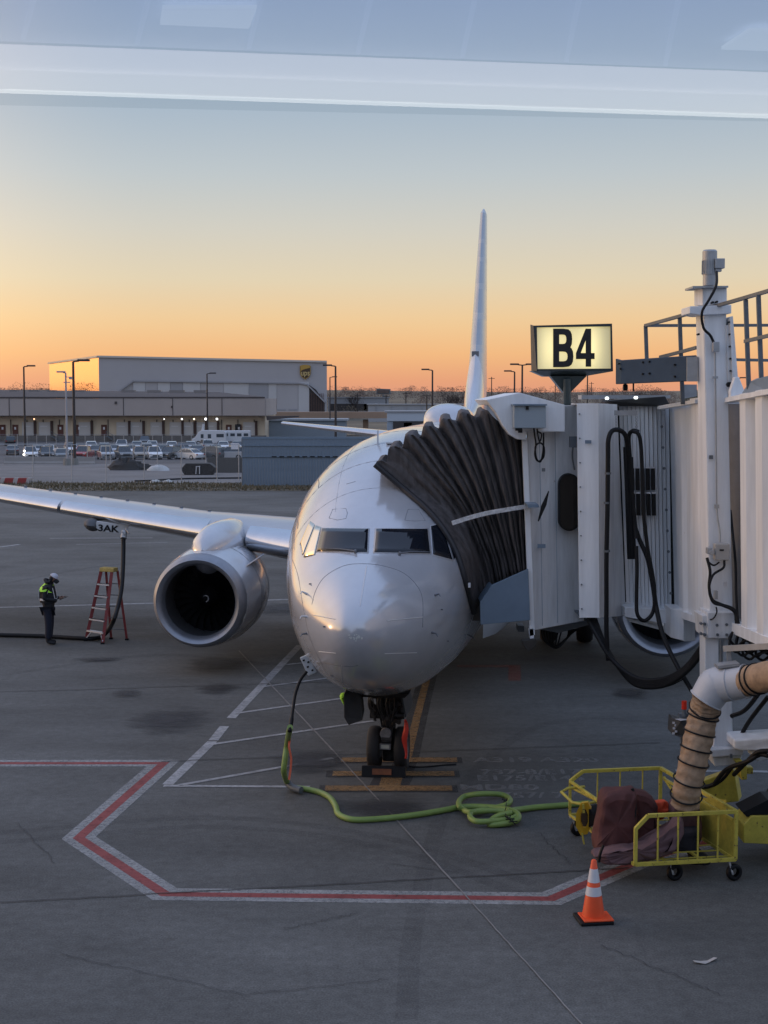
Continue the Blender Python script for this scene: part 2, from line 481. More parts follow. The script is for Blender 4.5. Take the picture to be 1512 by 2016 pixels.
# orange lead-in line with its dark border and the stop bars
b = MB()
lead = [G(868, 1240), G(833, 1365), G(819, 1420), G(803, 1488), G(790, 1520)]
strip(b, lead, -0.19, 0.19, 0.003); strip(b, [G(776, 1528), G(764, 1551)], -.3, .3, 0.0031)
for q in ((665, 905, 1497), (648, 900, 1524), (634, 896, 1553)):
    strip(b, [G(q[0] - 6, q[2]), G(q[1] + 5, q[2])], -0.21, 0.21, 0.0035)
b.build('painted_dark_backing', mDk, recalc=False, kind='structure')
b = MB()
strip(b, lead, -0.07, 0.07, 0.0075); strip(b, [G(773, 1528), G(766, 1551)], -.16, .16, 0.0076)
for q in ((672, 900, 1497), (655, 895, 1524), (640, 890, 1553)):
    strip(b, [G(q[0], q[2]), G(q[1], q[2])], -0.145, 0.145, 0.0125)
b.build('painted_lead_in_line', mO, recalc=False, kind='structure')
# red corner mark under the bridge
b = MB()
strip(b, [G(900, 1312), G(1012, 1312)], -0.13, 0.13, 0.006)
strip(b, [G(1013, 1310), G(1013, 1341)], -0.13, 0.13, 0.0102)
b.build('painted_red_corner', worn('faded_red_paint', (0.45, 0.1, 0.06), 0.45, 6), recalc=False, kind='structure')
# aircraft type stencils
rows = [('A319 A320', 905, 1205, 1497, 19), ('737-8/E170', 905, 1208, 1521, 21), ('E175/E145', 905, 1185, 1533, 20), ('MD80', 905, 1060, 1551, 22), ('757/ 77', 950, 1170, 1567, 21)]
for body, u0, u1, v, hp in rows:
    a = G(u0, v); c = G(u1, v); top = G((u0 + u1) / 2, v - hp * 0.45); bot = G((u0 + u1) / 2, v + hp * 0.45)
    hgt = 0.30
    size = hgt / 0.7
    wid = (c - a).length
    est = len(body) * size * 0.62
    Mx = Matrix.Translation(Vector(((a.x + c.x) / 2, a.y, 0.0062)))
    text_mesh('stencil_lettering', body, mT, Mx, size, 0.0, sx=wid / est, bold=0.012, kind='structure')

# joints, cracks
mJ = mat('joint_sealant', (0.03, 0.032, 0.036), 0.8, noise=0.2)
mJ2 = mat('pale_joint', (0.20, 0.19, 0.18), 0.8, noise=0.3, nscale=3)
rj = random.Random(11)
def wob(a, c, n=30, k=0.02):
    return [a.lerp(c, i / n) + Vector((rj.uniform(-k, k), rj.uniform(-k, k), 0)) for i in range(n + 1)]
b = MB()
strip(b, wob(G(0, 1778), G(1240, 1710), 60, 0.012), -0.011, 0.011, 0.0135)
strip(b, wob(G(0, 1363), G(700, 1342), 40, 0.03), -0.014, 0.014, 0.0135)
strip(b, wob(G(320, 1500), G(1300, 1463), 50, 0.02), -0.012, 0.012, 0.0135)
for q in ((120, 1880, 480, 1960), (480, 1960, 760, 1930), (1180, 1860, 1420, 1960), (30, 1620, 110, 1700), (560, 1830, 700, 1800), (250, 1430, 420, 1452), (1060, 1640, 1120, 1700), (760, 1700, 900, 1720)):
    strip(b, wob(G(q[0], q[1]), G(q[2], q[3]), 26, 0.03), -0.004, 0.004, 0.0135)
b.build('pavement_joint', mJ, recalc=False, kind='structure')
b = MB()
strip(b, wob(G(470, 1282), G(655, 1478), 30, 0.004), -0.016, 0.016, 0.0142)
strip(b, wob(G(655, 1478), G(905, 1752), 30, 0.004), -0.012, 0.012, 0.0142)
strip(b, wob(G(905, 1752), G(1165, 2040), 30, 0.004), -0.008, 0.008, 0.0142)
b.build('pale_pavement_joint', mJ2, recalc=False, kind='structure')

# stains with ragged edges
mStain = bpy.data.materials.new('oil_stain'); mStain.use_nodes = True
t = mStain.node_tree; bs = t.nodes['Principled BSDF']; bs.inputs['Base Color'].default_value = (0.028, 0.029, 0.033, 1); bs.inputs['Roughness'].default_value = 0.7
tcn = t.nodes.new('ShaderNodeTexCoord'); nz = t.nodes.new('ShaderNodeTexNoise'); nz.inputs['Scale'].default_value = 1.8; nz.inputs['Detail'].default_value = 8; nz.inputs['Roughness'].default_value = 0.7
mpn = t.nodes.new('ShaderNodeMapping'); mpn.inputs['Scale'].default_value = (0.5, 1.6, 1)
t.links.new(tcn.outputs['Object'], mpn.inputs[0]); t.links.new(mpn.outputs[0], nz.inputs['Vector'])
ln = t.nodes.new('ShaderNodeVectorMath'); ln.operation = 'LENGTH'; t.links.new(tcn.outputs['UV'], ln.inputs[0])
mm = t.nodes.new('ShaderNodeMath'); mm.operation = 'SUBTRACT'; mm.inputs[0].default_value = 1.0; t.links.new(ln.outputs['Value'], mm.inputs[1])
m3 = t.nodes.new('ShaderNodeMath'); m3.operation = 'MULTIPLY_ADD'; m3.inputs[1].default_value = 2.6; m3.inputs[2].default_value = -1.6
t.links.new(nz.outputs['Fac'], m3.inputs[0])
m4 = t.nodes.new('ShaderNodeMath'); m4.operation = 'MULTIPLY_ADD'; m4.inputs[1].default_value = 1.5
t.links.new(mm.outputs[0], m4.inputs[0]); t.links.new(m3.outputs[0], m4.inputs[2])
m5 = t.nodes.new('ShaderNodeMath'); m5.operation = 'MULTIPLY'; m5.inputs[1].default_value = 0.85; m5.use_clamp = True
t.links.new(m4.outputs[0], m5.inputs[0])
m6 = t.nodes.new('ShaderNodeMath'); m6.operation = 'MINIMUM'; m6.inputs[1].default_value = 0.82
t.links.new(m5.outputs[0], m6.inputs[0]); t.links.new(m6.outputs[0], bs.inputs['Alpha'])
def stain(u, v, rx, ry, i=[0]):
    i[0] += 1
    c = G(u, v); n = 24
    vs = [(c.x, c.y, 0.0165 + i[0] * 0.0008)] + [(c.x + rx * math.cos(6.2832 * k / n), c.y + ry * math.sin(6.2832 * k / n), 0.0165 + i[0] * 0.0008) for k in range(n)]
    me = bpy.data.meshes.new('stain'); me.from_pydata(vs, [], [(0, k + 1, (k + 1) % n + 1) for k in range(n)])
    uv = me.uv_layers.new(name='UVMap')
    for p in me.polygons:
        for li in p.loop_indices:
            vi = me.loops[li].vertex_index
            uv.data[li].uv = (0, 0) if vi == 0 else (math.cos(6.2832 * (vi - 1) / n), math.sin(6.2832 * (vi - 1) / n))
    me.materials.append(mStain)
    o = bpy.data.objects.new('stain', me); COL.objects.link(o); o['kind'] = 'structure'
for q in ((335, 1418, 1.0, 1.5), (432, 1357, 0.55, 0.8), (250, 1365, 0.45, 0.6), (430, 1308, 0.9, 1.4), (1240, 1366, 0.5, 0.8), (610, 1500, 0.8, 1.2),
          (200, 1300, 0.7, 0.5), (760, 1590, 1.0, 0.8), (560, 1200, 1.6, 1.6)):
    stain(*q)
# faint tyre marks
mTm = worn('tyre_mark', (0.045, 0.045, 0.05), 0.16, 5)
b = MB()
for pts, w_ in (([(0, 1640), (420, 1610), (760, 1650), (1050, 1740)], .1), ([(-20, 1660), (420, 1628), (750, 1668), (1040, 1765)], .1), 
                ([(0, 1330), (300, 1290), (560, 1310)], .12), ([(1500, 1440), (1100, 1420), (900, 1560), (820, 1800), (800, 2010)], .11), ([(0, 1150), (260, 1110), (560, 1130)], .14), ([(0, 1010), (300, 1000), (580, 1012)], .2)):
    strip(b, smoothpath([G(u, v) for u, v in pts], 10), -w_, w_, 0.0022)
b.build('tyre_marks', mTm, recalc=False, kind='structure')
# reflected glare on the tarmac, put in as a small pale slab
b = MB(); c = G(1390, 1895)
pts = [(-.12, -.05), (-.02, -.06), (.03, -.02), (.13, .06), (.1, .09), (.02, .03), (-.06, .0), (-.14, -.01)]
b.prism([c + Vector((x, y, 0.004 + abs(x) * 0.15)) for x, y in pts], (0, 0, 0.004))
b.build('glare_patch', mat('pale_glare', (0.4, 0.38, 0.36), 0.7), label='crumpled pale scrap of paper lying on the tarmac at lower right', cat='litter')
# ================================================================== AIRLINER
def pchip(xs, ys):
    xs = np.array(xs, float); ys = np.array(ys, float); h = np.diff(xs); d = np.diff(ys) / h
    m = np.zeros(len(xs)); m[0] = d[0]; m[-1] = d[-1]
    for i in range(1, len(xs) - 1):
        if d[i - 1] * d[i] > 0:
            w1 = 2 * h[i] + h[i - 1]; w2 = h[i] + 2 * h[i - 1]
            m[i] = (w1 + w2) / (w1 / d[i - 1] + w2 / d[i])
    def f(x):
        i = int(min(max(np.searchsorted(xs, x) - 1, 0), len(xs) - 2)); t_ = (x - xs[i]) / h[i]
        return float((1 + 2 * t_) * (1 - t_) ** 2 * ys[i] + t_ * (1 - t_) ** 2 * h[i] * m[i] + t_ * t_ * (3 - 2 * t_) * ys[i + 1] + t_ * t_ * (t_ - 1) * h[i] * m[i + 1])
    return f
FT = [(0, 2.80, 2.80, 0, 2.80), (.04, 2.64, 2.96, .15, 2.80), (.15, 2.47, 3.10, .29, 2.79), (.4, 2.24, 3.27, .48, 2.78), (.8, 2.00, 3.44, .70, 2.79),
      (1.3, 1.79, 3.58, .92, 2.83), (1.8, 1.65, 3.71, 1.11, 2.90), (2.1, 1.585, 3.86, 1.20, 2.95), (2.5, 1.48, 4.10, 1.30, 3.02), (3.2, 1.36, 4.46, 1.45, 3.13),
      (4.0, 1.29, 4.78, 1.59, 3.24), (5.0, 1.28, 5.03, 1.73, 3.33), (6.0, 1.30, 5.18, 1.82, 3.39), (7.5, 1.30, 5.30, 1.88, 3.42), (9, 1.30, 5.33, 1.88, 3.42),
      (20, 1.30, 5.33, 1.88, 3.42), (22, 1.36, 5.33, 1.90, 3.4), (25, 1.85, 5.33, 1.72, 3.65), (28, 2.7, 5.28, 1.35, 4.05), (31, 3.65, 5.12, .78, 4.4), (32.8, 4.25, 4.85, .28, 4.55)]
_q = [math.sqrt(r[0]) for r in FT]
fzb, fzt, fhw, fzc = [pchip(_q, [r[k] for r in FT]) for k in (1, 2, 3, 4)]
YAW = R(6.9)
NOSE = Vector((0.05 - 4.0 * math.sin(YAW) + 0.0, 22.8 - 4.0 * math.cos(YAW), 0))
plane = thing('airliner', 'silver grey twin engine airliner parked nose on against the boarding bridge', 'airplane', NOSE, math.pi / 2 - YAW)
PW = WM['airliner']
def pl(s, Lr, z): return PW @ Vector((s, Lr, z))        # Lr > 0 towards the left of the picture

mSkin = mat('silver_mica_paint', (0.54, 0.56, 0.60), 0.2, 0.3, noise=0.05, nscale=2.2, coat=0.6)
mSkin.node_tree.nodes['Principled BSDF'].inputs['Coat Roughness'].default_value = 0.09
mSkin2 = mat('light_grey_paint', (0.42, 0.44, 0.47), 0.35, 0.1, noise=0.06, nscale=2, coat=0.3)
mMetal = mat('polished_aluminium', (0.62, 0.64, 0.67), 0.2, 0.9, noise=0.06, nscale=2)
mLip = mat('brushed_lip_metal', (0.30, 0.32, 0.36), 0.5, 0.75, noise=0.12, nscale=4)
mSeam = mat('seam_dark', (0.14, 0.15, 0.17), 0.6)
mSeamL = mat('strip_pale', (0.6, 0.6, 0.6), 0.4)
mGear = mat('gear_dark_metal', (0.055, 0.055, 0.058), 0.45, 0.5, noise=0.5, nscale=12)
mGearL = mat('gear_grey_paint', (0.2, 0.2, 0.21), 0.5, noise=0.3, nscale=12)
mFanDark = mat('fan_metal', (0.035, 0.035, 0.04), 0.35, 0.7)

b = MB(); rows = []
ss = [0.0004] + [ (k / 48.0) ** 2 * 9 for k in range(2, 49)] + [9 + k for k in range(1, 24)] + [32.4, 32.8]
NPH = 72
for s in ss:
    q = math.sqrt(s); zb, zt, hw, zc = fzb(q), fzt(q), max(0.004, fhw(q)), fzc(q)
    g = []
    for k in range(NPH):
        ph = 2 * math.pi * k / NPH
        y = hw * math.sin(ph); z = zc + (zt - zc) * math.cos(ph) if math.cos(ph) > 0 else zc + (zc - zb) * math.cos(ph)
        g.append((s, y, z))
    rows.append(g)
b.grid(rows, closed=True); b.poly(rows[-1]); b.poly(rows[0])
fus = b.build('fuselage', mSkin, plane, smooth=True, angle=80)
BV = BVHTree.FromPolygons([PW @ Vector(v) for v in b.v], b.f)
def hit(u, v, off=0.004):
    cx = 770
    for k in range(60):
        uu = u + (cx - u) * k * 0.004
        h = BV.ray_cast(CAM, ray(uu, v).normalized(), 60)
        if h[0] is not None:
            n = h[1]
            if n.dot(ray(uu, v)) > 0: n = -n
            return h[0] + n * off
    return P(u, v, 22)
def skin_patch(name, quad, m, off=0.012, nu=8, nv=6, th=0.006, **kw):
    a, c, d, e = [Vector(q) for q in quad]; rows_ = []
    for i in range(nv + 1):
        t0 = i / nv; l = a.lerp(e, t0); r = c.lerp(d, t0)
        rows_.append([hit(*l.lerp(r, j / nu), off) for j in range(nu + 1)])
    b = MB(); b.grid(rows_)
    o = b.build(name, m, plane, world=True, smooth=True, **kw)
    so = o.modifiers.new('thick', 'SOLIDIFY'); so.thickness = th; so.offset = 0
    return o
def skin_line(name, pts, m, r=0.004, sub=6, parent=None, smooth=True, **kw):
    pp = smoothpath([Vector((p[0], p[1], 0)) for p in pts], sub) if smooth else [Vector((*p, 0)) for p in pts]
    b = MB(); b.tube([hit(p.x, p.y, 0.001) for p in pp], r, 5)
    return b.build(name, m, parent or plane, world=True, **kw)

# windscreen frames then panes
def grow(q, k):
    c = sum((Vector(p) for p in q), Vector((0, 0))) / len(q)
    return [tuple(c + (Vector(p) - c) * (1 + k) + (Vector(p) - c).normalized() * 2.0) for p in q]
panes = [[(635, 1041), (725, 1042), (723, 1088), (625, 1086)],
         [(741, 1042), (841, 1042), (846, 1090), (737, 1088)],
         [(622, 1035), (632, 1038), (620, 1092), (598, 1098)],
         [(611, 1026), (620, 1033), (596, 1094), (591, 1072)],
         [(848, 1037), (868, 1031), (890, 1102), (852, 1092)],
         [(872, 1031), (882, 1044), (902, 1086), (893, 1102)]]
mPaneL = mat('cockpit_glass', (0.008, 0.011, 0.018), 0.04, spec=0.42)
mPaneGlint = mat('sunset_glint_glass', (0.85, 0.78, 0.62), 0.08, 0.92)  # warm metallic colour puts the sunset glint into the left side panes
mFrameP = mat('window_frame_grey', (0.46, 0.48, 0.52), 0.35, coat=0.3)
for i, q in enumerate(panes):
    if i < 2 or i == 4:
        skin_patch('window_frame', grow(q, 0.02), mFrameP, 0.004, th=0.003)
    skin_patch('windscreen_pane', q, mPaneGlint if i in (2, 3) else mPaneL, 0.009, th=0.003)
# eyebrow hatches, radome seam, strips
for pts in ([(648, 1020), (655, 1003), (681, 1001), (684, 1010), (681, 1021), (664, 1024), (648, 1020)],
            [(797, 1024), (803, 1003), (824, 1003), (837, 1025), (815, 1026), (797, 1024)]):
    skin_line('hatch_outline', pts, mSeam, 0.0035, sub=4, smooth=False)
skin_line('radome_seam', [(614, 1190), (622, 1162), (640, 1135), (677, 1114), (715, 1110), (753, 1114), (794, 1128), (822, 1155), (832, 1183), (832, 1235)], mSeam, 0.0035)
skin_line('lightning_strip', [(722, 1115), (709, 1193)], mSeamL, 0.006)
for q in (((762, 1222), (832, 1215)), ((617, 1211), (660, 1219)), ((757, 1287), (820, 1285)), ((628, 1283), (661, 1286))):
    skin_line('lightning_strip', q, mSeamL, 0.0055)
skin_line('panel_seam', [(575, 1100), (587, 1135), (598, 1200), (612, 1260), (640, 1320)], mSeam, 0.003)
skin_line('panel_seam', [(640, 1305), (665, 1310), (690, 1312), (705, 1310)], mSeam, 0.004)
skin_line('panel_seam', [(672, 1310), (674, 1345), (684, 1362)], mSeamL, 0.004)
for (u, v) in ((625, 940), (584, 1020)):
    skin_line('panel_seam', [(u, v), (u + 3, v + 9), (u + 2, v + 20)], mSeam, 0.006)
skin_line('panel_seam', [(682, 953), (700, 948)], mSeam, 0.003)
# skin joints: frames round the body and lap seams along it, with rivet rows
def fpt(s, ph, off=0.001):
    q = math.sqrt(s); zb, zt, hw, zc = fzb(q), fzt(q), fhw(q), fzc(q)
    y = (hw + off) * math.sin(ph); z = zc + (zt - zc + off) * math.cos(ph) if math.cos(ph) > 0 else zc + (zc - zb + off) * math.cos(ph)
    return (s, y, z)
mJoint = mat('skin_joint', (0.36, 0.375, 0.40), 0.45)
for s_ in (3.3, 4.35, 5.6, 7.2, 9.0, 11.2):
    b = MB(); b.tube([fpt(s_, k * 2 * math.pi / 60) for k in range(60)], 0.0028, 4, closed=True); b.build('skin_seam', mJoint, fus)
for ph in (R(28), R(66), R(104), R(138), R(-28), R(-66), R(-104), R(-138)):
    b = MB(); b.tube([fpt(2.9 + .45 * k, ph) for k in range(36)], 0.0025, 4); b.build('skin_seam', mJoint, fus)
b = MB(); dd = [fpt(4.45, R(62)), fpt(5.3, R(62)), fpt(5.3, R(112)), fpt(4.45, R(112))]
path = [fpt(4.45 + .85 * k / 6, R(62)) for k in range(7)] + [fpt(5.3, R(62 + 50 * k / 8)) for k in range(1, 9)] + [fpt(5.3 - .85 * k / 6, R(112)) for k in range(1, 7)] + [fpt(4.45, R(112 - 50 * k / 8)) for k in range(1, 8)]
b.tube(path, 0.005, 4, closed=True); b.build('service_door_outline', mSeam, fus)
for k in range(22):
    s_ = 6.3 + k * .51; b = MB(); ring = [fpt(s_ + .115 * math.cos(a), R(78) - .11 * math.sin(a), 0.003) for a in [i_ * 6.2832 / 12 for i_ in range(12)]]
    b.poly(ring); b.build('cabin_window', mPaneL, fus)
# a few stencilled placards
for (u, v) in ((612, 1150), (640, 1234), (868, 1200), (880, 1262), (655, 1330)):
    b = MB(); c = hit(u, v, 0.004); b.box(c, (.05, .004, .018)); b.build('placard', mSeam, fus, world=True)
# radome paint chips
rc = random.Random(4)
b = MB()
for k in range(16):
    u = 697 + rc.gauss(0, 8); v = 1256 + rc.gauss(0, 4)
    c = hit(u, v, 0.003); rr = rc.uniform(0.008, 0.022)
    ex = hit(u + 3, v, 0.003) - c; ey = hit(u, v + 3, 0.003) - c
    b.poly([c + ex.normalized() * rr * math.cos(a) * rc.uniform(.6, 1.2) + ey.normalized() * rr * math.sin(a) * rc.uniform(.6, 1.2) for a in [i * 6.283 / 7 for i in range(7)]])
b.build('paint_chips', mat('chipped_primer', (0.6, 0.62, 0.6), 0.8), plane, world=True, recalc=False)
# wipers
for q in (((700, 1089), (672, 1085), (641, 1083)), ((786, 1093), (806, 1090), (846, 1090))):
    b = MB(); b.tube([hit(*p, 0.035) for p in q], [0.012, 0.009, 0.006], 6)
    b.cyl(hit(*q[0], 0.0), hit(*q[0], 0.05), 0.02, n=8)
    b.build('windscreen_wiper', mSeam, plane, world=True)
# probes and vanes
for (u, v, m, dx) in ((603, 1169, mSeamL, -1), (603, 1214, mSeamL, -1), (604, 1247, mSeam, -1), (856, 1172, mSeam, 1), (850, 1245, mSeam, 1), (925, 1251, mSeam, 1)):
    b = MB(); c = hit(u, v, 0); o_ = hit(u, v, 0.07)
    b.tube([c, o_], [0.018, 0.009], 8); b.tube([o_ + Vector((0, 0.02, 0)), o_ + Vector((dx * 0.012, -0.13, -0.015))], [0.008, 0.006], 6)
    b.build('pitot_probe', m, plane, world=True)
# antennas on the crown
b = MB(); c = hit(700 + 74, 872, 0); b.box(c + Vector((0, 0, 0.0)), (0.2, 0.35, 0.03), -YAW); b.build('antenna_pad', mSkin2, plane, world=True, bevel=0.008)
b = MB(); c = pl(5.5, 0.35, fzt(math.sqrt(5.5)) - 0.05); b.prism([c, c + Vector((.01, .22, 0)), c + Vector((.01, .2, .26)), c + Vector((0, .1, .26))], (0.02, 0, 0)); b.build('blade_antenna', mSkin2, plane, world=True)
b = MB(); b.cyl(pl(14.8, 0, 5.3), pl(14.8, 0, 5.42), 0.09, 0.07, n=14); b.build('beacon_light', mat('beacon_red', (0.55, 0.04, 0.03), 0.3), plane, world=True)
# satellite radome hump
b = MB(); rows = []
for k, (s, w_, h_) in enumerate([(15.3, .04, .0), (15.36, .38, .26), (15.6, .52, .40), (16.2, .58, .48), (17.2, .58, .46), (18.2, .45, .28), (19, .2, .05)]):
    rows.append([(s, w_ * math.cos(math.pi * j / 14), 5.26 + h_ * math.sin(math.pi * j / 14) ** 0.7) for j in range(15)])
b.grid(rows); b.build('satellite_radome', mSkin, plane, smooth=True, angle=70)

# ---- lifting surfaces
def foil(sec, axis='wing', sgn=1, x0=0.0, x1=1.0, n=14):
    """closed ring of a section part; sec = (span, s_le, chord, z_le, tc)"""
    sp_, sle, ch, zle, tc_ = sec
    def th(x): return 5 * tc_ * (0.2969 * math.sqrt(x) - 0.126 * x - 0.3516 * x * x + 0.2843 * x ** 3 - 0.1015 * x ** 4)
    up = []; lo = []
    for k in range(n + 1):
        x = x0 + (x1 - x0) * (k / n) ** 1.8
        cam_ = 0.02 * math.sin(math.pi * x) - 0.035 * x if axis == 'wing' else 0
        up.append((x, cam_ + th(x))); lo.append((x, cam_ - th(x)))
    ring = up[::-1] + (lo[1:] if x0 == 0 else lo)
    res = []
    for x, t_ in ring:
        if axis == 'fin': res.append(Vector((sle + x * ch, t_ * ch, sp_)))
        else: res.append(Vector((sle + x * ch, sgn * sp_, zle + t_ * ch)))
    return res
def interp_sections(secs, sub):
    o = []
    for a, c in zip(secs[:-1], secs[1:]):
        for k in range(sub): o.append(tuple(p + (q - p) * k / sub for p, q in zip(a, c)))
    o.append(secs[-1]); return o
WS = [(1.4, 11.75, 7.4, 2.46, .13), (4.83, 14.0, 5.3, 2.73, .115), (6.0, 14.65, 4.5, 2.83, .11), (12.0, 17.55, 3.0, 3.40, .105), (17.0, 20.0, 1.7, 3.88, .10)]
for sgn in (1, -1):
    secs = interp_sections(WS, 4)
    b = MB(); b.grid([foil(s, 'wing', sgn, 0.0, 1.0, 16) for s in secs], closed=True); b.poly(foil(secs[-1], 'wing', sgn, n=16))
    wing = b.build('wing', mSkin2, plane, smooth=True, angle=50)
    # metal leading-edge slats wrap the front
    for (l0, l1) in ((1.9, 4.35), (5.45, 9.6), (9.7, 13.2), (13.3, 16.6)):
        def at_l(l):
            for a, c in zip(WS[:-1], WS[1:]):
                if a[0] <= l <= c[0]:
                    t_ = (l - a[0]) / (c[0] - a[0]); return tuple(p + (q - p) * t_ for p, q in zip(a, c))
        b = MB(); rws = []
        for k in range(7):
            s_ = at_l(l0 + (l1 - l0) * k / 6)
            s_ = (s_[0], s_[1] - 0.16, s_[2] * 1.0, s_[3] - 0.05, s_[4] * 1.12)
            rws.append(foil(s_, 'wing', sgn, 0.0, 0.17 if l1 > 5 else 0.11, 10))
        b.grid(rws, closed=True); b.poly(rws[0]); b.poly(rws[-1])
        b.build('slat', mMetal, wing, smooth=True, angle=45)
    # winglet
    b = MB(); rws = []
    for k in range(6):
        t_ = k / 5
        rws.append([Vector((20.0 + 1.6 * t_ + x * (1.7 - 1.0 * t_), sgn * (17.0 + 0.55 * t_), 3.5 + 2.4 * t_ ** 1.3 + yy)) for x, yy in ((0, 0), (.3, .05), (1, 0), (.3, -.05))])
    b.grid(rws, closed=True); b.poly(rws[-1]); b.build('winglet', mSkin2, wing, smooth=True)
    # flap track fairings
    for lr in (5.9, 9.5, 13.2):
        a = at_l(lr); b = MB(); pr = []
        te = a[1] + a[2]
        for k in range(9):
            t_ = k / 8; s_ = te - 2.2 + 3.0 * t_; rr = 0.2 * math.sin(math.pi * min(1, t_ * 0.9 + 0.06)) ** 0.6
            pr.append((s_, rr))
        rws = [[Vector((s_, sgn * lr + rr * math.cos(a_ * 6.2832 / 12), a[3] - 0.27 + 1.25 * rr * math.sin(a_ * 6.2832 / 12))) for a_ in range(12)] for s_, rr in pr]
        b.grid(rws, closed=True); b.poly(rws[0]); b.poly(rws[-1])
        b.build('flap_fairing', mSkin2, wing, smooth=True)
    # wing bolts seen along the upper surface
    if sgn == 1:
        for k in range(8):
            l = 5.9 + k * 0.78; a = at_l(l); b = MB()
            b.cyl((a[1] + 0.42 * a[2], l, a[3] + a[4] * a[2] * 0.49), (a[1] + 0.42 * a[2], l, a[3] + a[4] * a[2] * 0.5 + 0.05), 0.045, n=8)
            b.build('vortex_tab', mSeam, wing)
    # wing root fairing
    b = MB(); rws = []
    for s_, g in ((9.6, .02), (10.5, .45), (11.8, .75), (13.5, .85), (16, .85), (18.5, .7), (20.5, .2), (21.2, .02)):
        rws.append([Vector((s_, sgn * (1.2 + g * (0.5 + 0.5 * math.sin(math.pi * (j / 10) ** 0.8))), 1.2 + 1.55 * j / 10 - 0.12 * g)) for j in range(11)])
    b.grid(rws); b.build('wing_root_fairing', mSkin2, plane, smooth=True)
# tailplane
TS = [(0.5, 27.6, 3.9, 4.42, .10), (7.0, 31.6, 1.25, 5.0, .09)]
for sgn in (1, -1):
    secs = interp_sections(TS, 3)
    b = MB(); b.grid([foil(s, 'tail', sgn, n=12) for s in secs], closed=True); b.poly(foil(secs[-1], 'tail', sgn, n=12)); b.poly(foil(secs[0], 'tail', sgn, n=12))
    b.build('tailplane', mSkin, plane, smooth=True)
# fin with pale horizontal bands
mBand = mat('fin_band_paint', (0.46, 0.49, 0.52), 0.35, coat=0.5)
mBlue = mat('fin_blue_grey_paint', (0.36, 0.41, 0.47), 0.3, coat=0.6)
FZ = [4.9, 5.4, 6.2, 7.3, 7.55, 8.4, 8.6, 9.4, 9.6, 10.35, 10.5, 11.3, 11.45, 12.1, 12.27]
FZ[-4:] = [11.0, 11.15, 12.1, 12.27]
def fin_sec(z):
    t_ = (z - 5.0) / 7.5
    return (z, 25.8 + 5.75 * t_ + (0 if z < 12.2 else 0.25), 6.2 - 4.35 * t_ - (0 if z < 12.2 else 0.3), 0, 0.105 - (0 if z < 12.2 else 0.06))
b = MB(); rings = [foil(fin_sec(z), 'fin', n=12) for z in FZ]
for i in range(len(FZ) - 1):
    b.mi = 1 if (FZ[i + 1] - FZ[i] < 0.3 or FZ[i] < 7) else 0
    b.grid([rings[i], rings[i + 1]], closed=True)
b.poly(rings[-1]); fin = b.build('tail_fin', [mBlue, mBand], plane, smooth=True)
b = MB(); rws = []
for i, (s_, h_, w_) in enumerate([(22.2, .0, .05), (23.5, .14, .12), (25, .4, .2), (26.2, .9, .3), (26.9, 1.5, .33), (27.3, 2.0, .3)]):
    rws.append([Vector((s_, w_ * math.cos(math.pi * j / 10), 5.2 + (h_ + 0.05) * math.sin(math.pi * j / 10) ** 0.8)) for j in range(11)])
b.grid(rws); b.build('dorsal_fairing', mSkin, fin, smooth=True)
b = MB(); b.box(pl(27.35, 0, 7.25), (0.22, 0.12, 0.16), -YAW); b.build('dark_inlet', mSeam, fin, world=True)

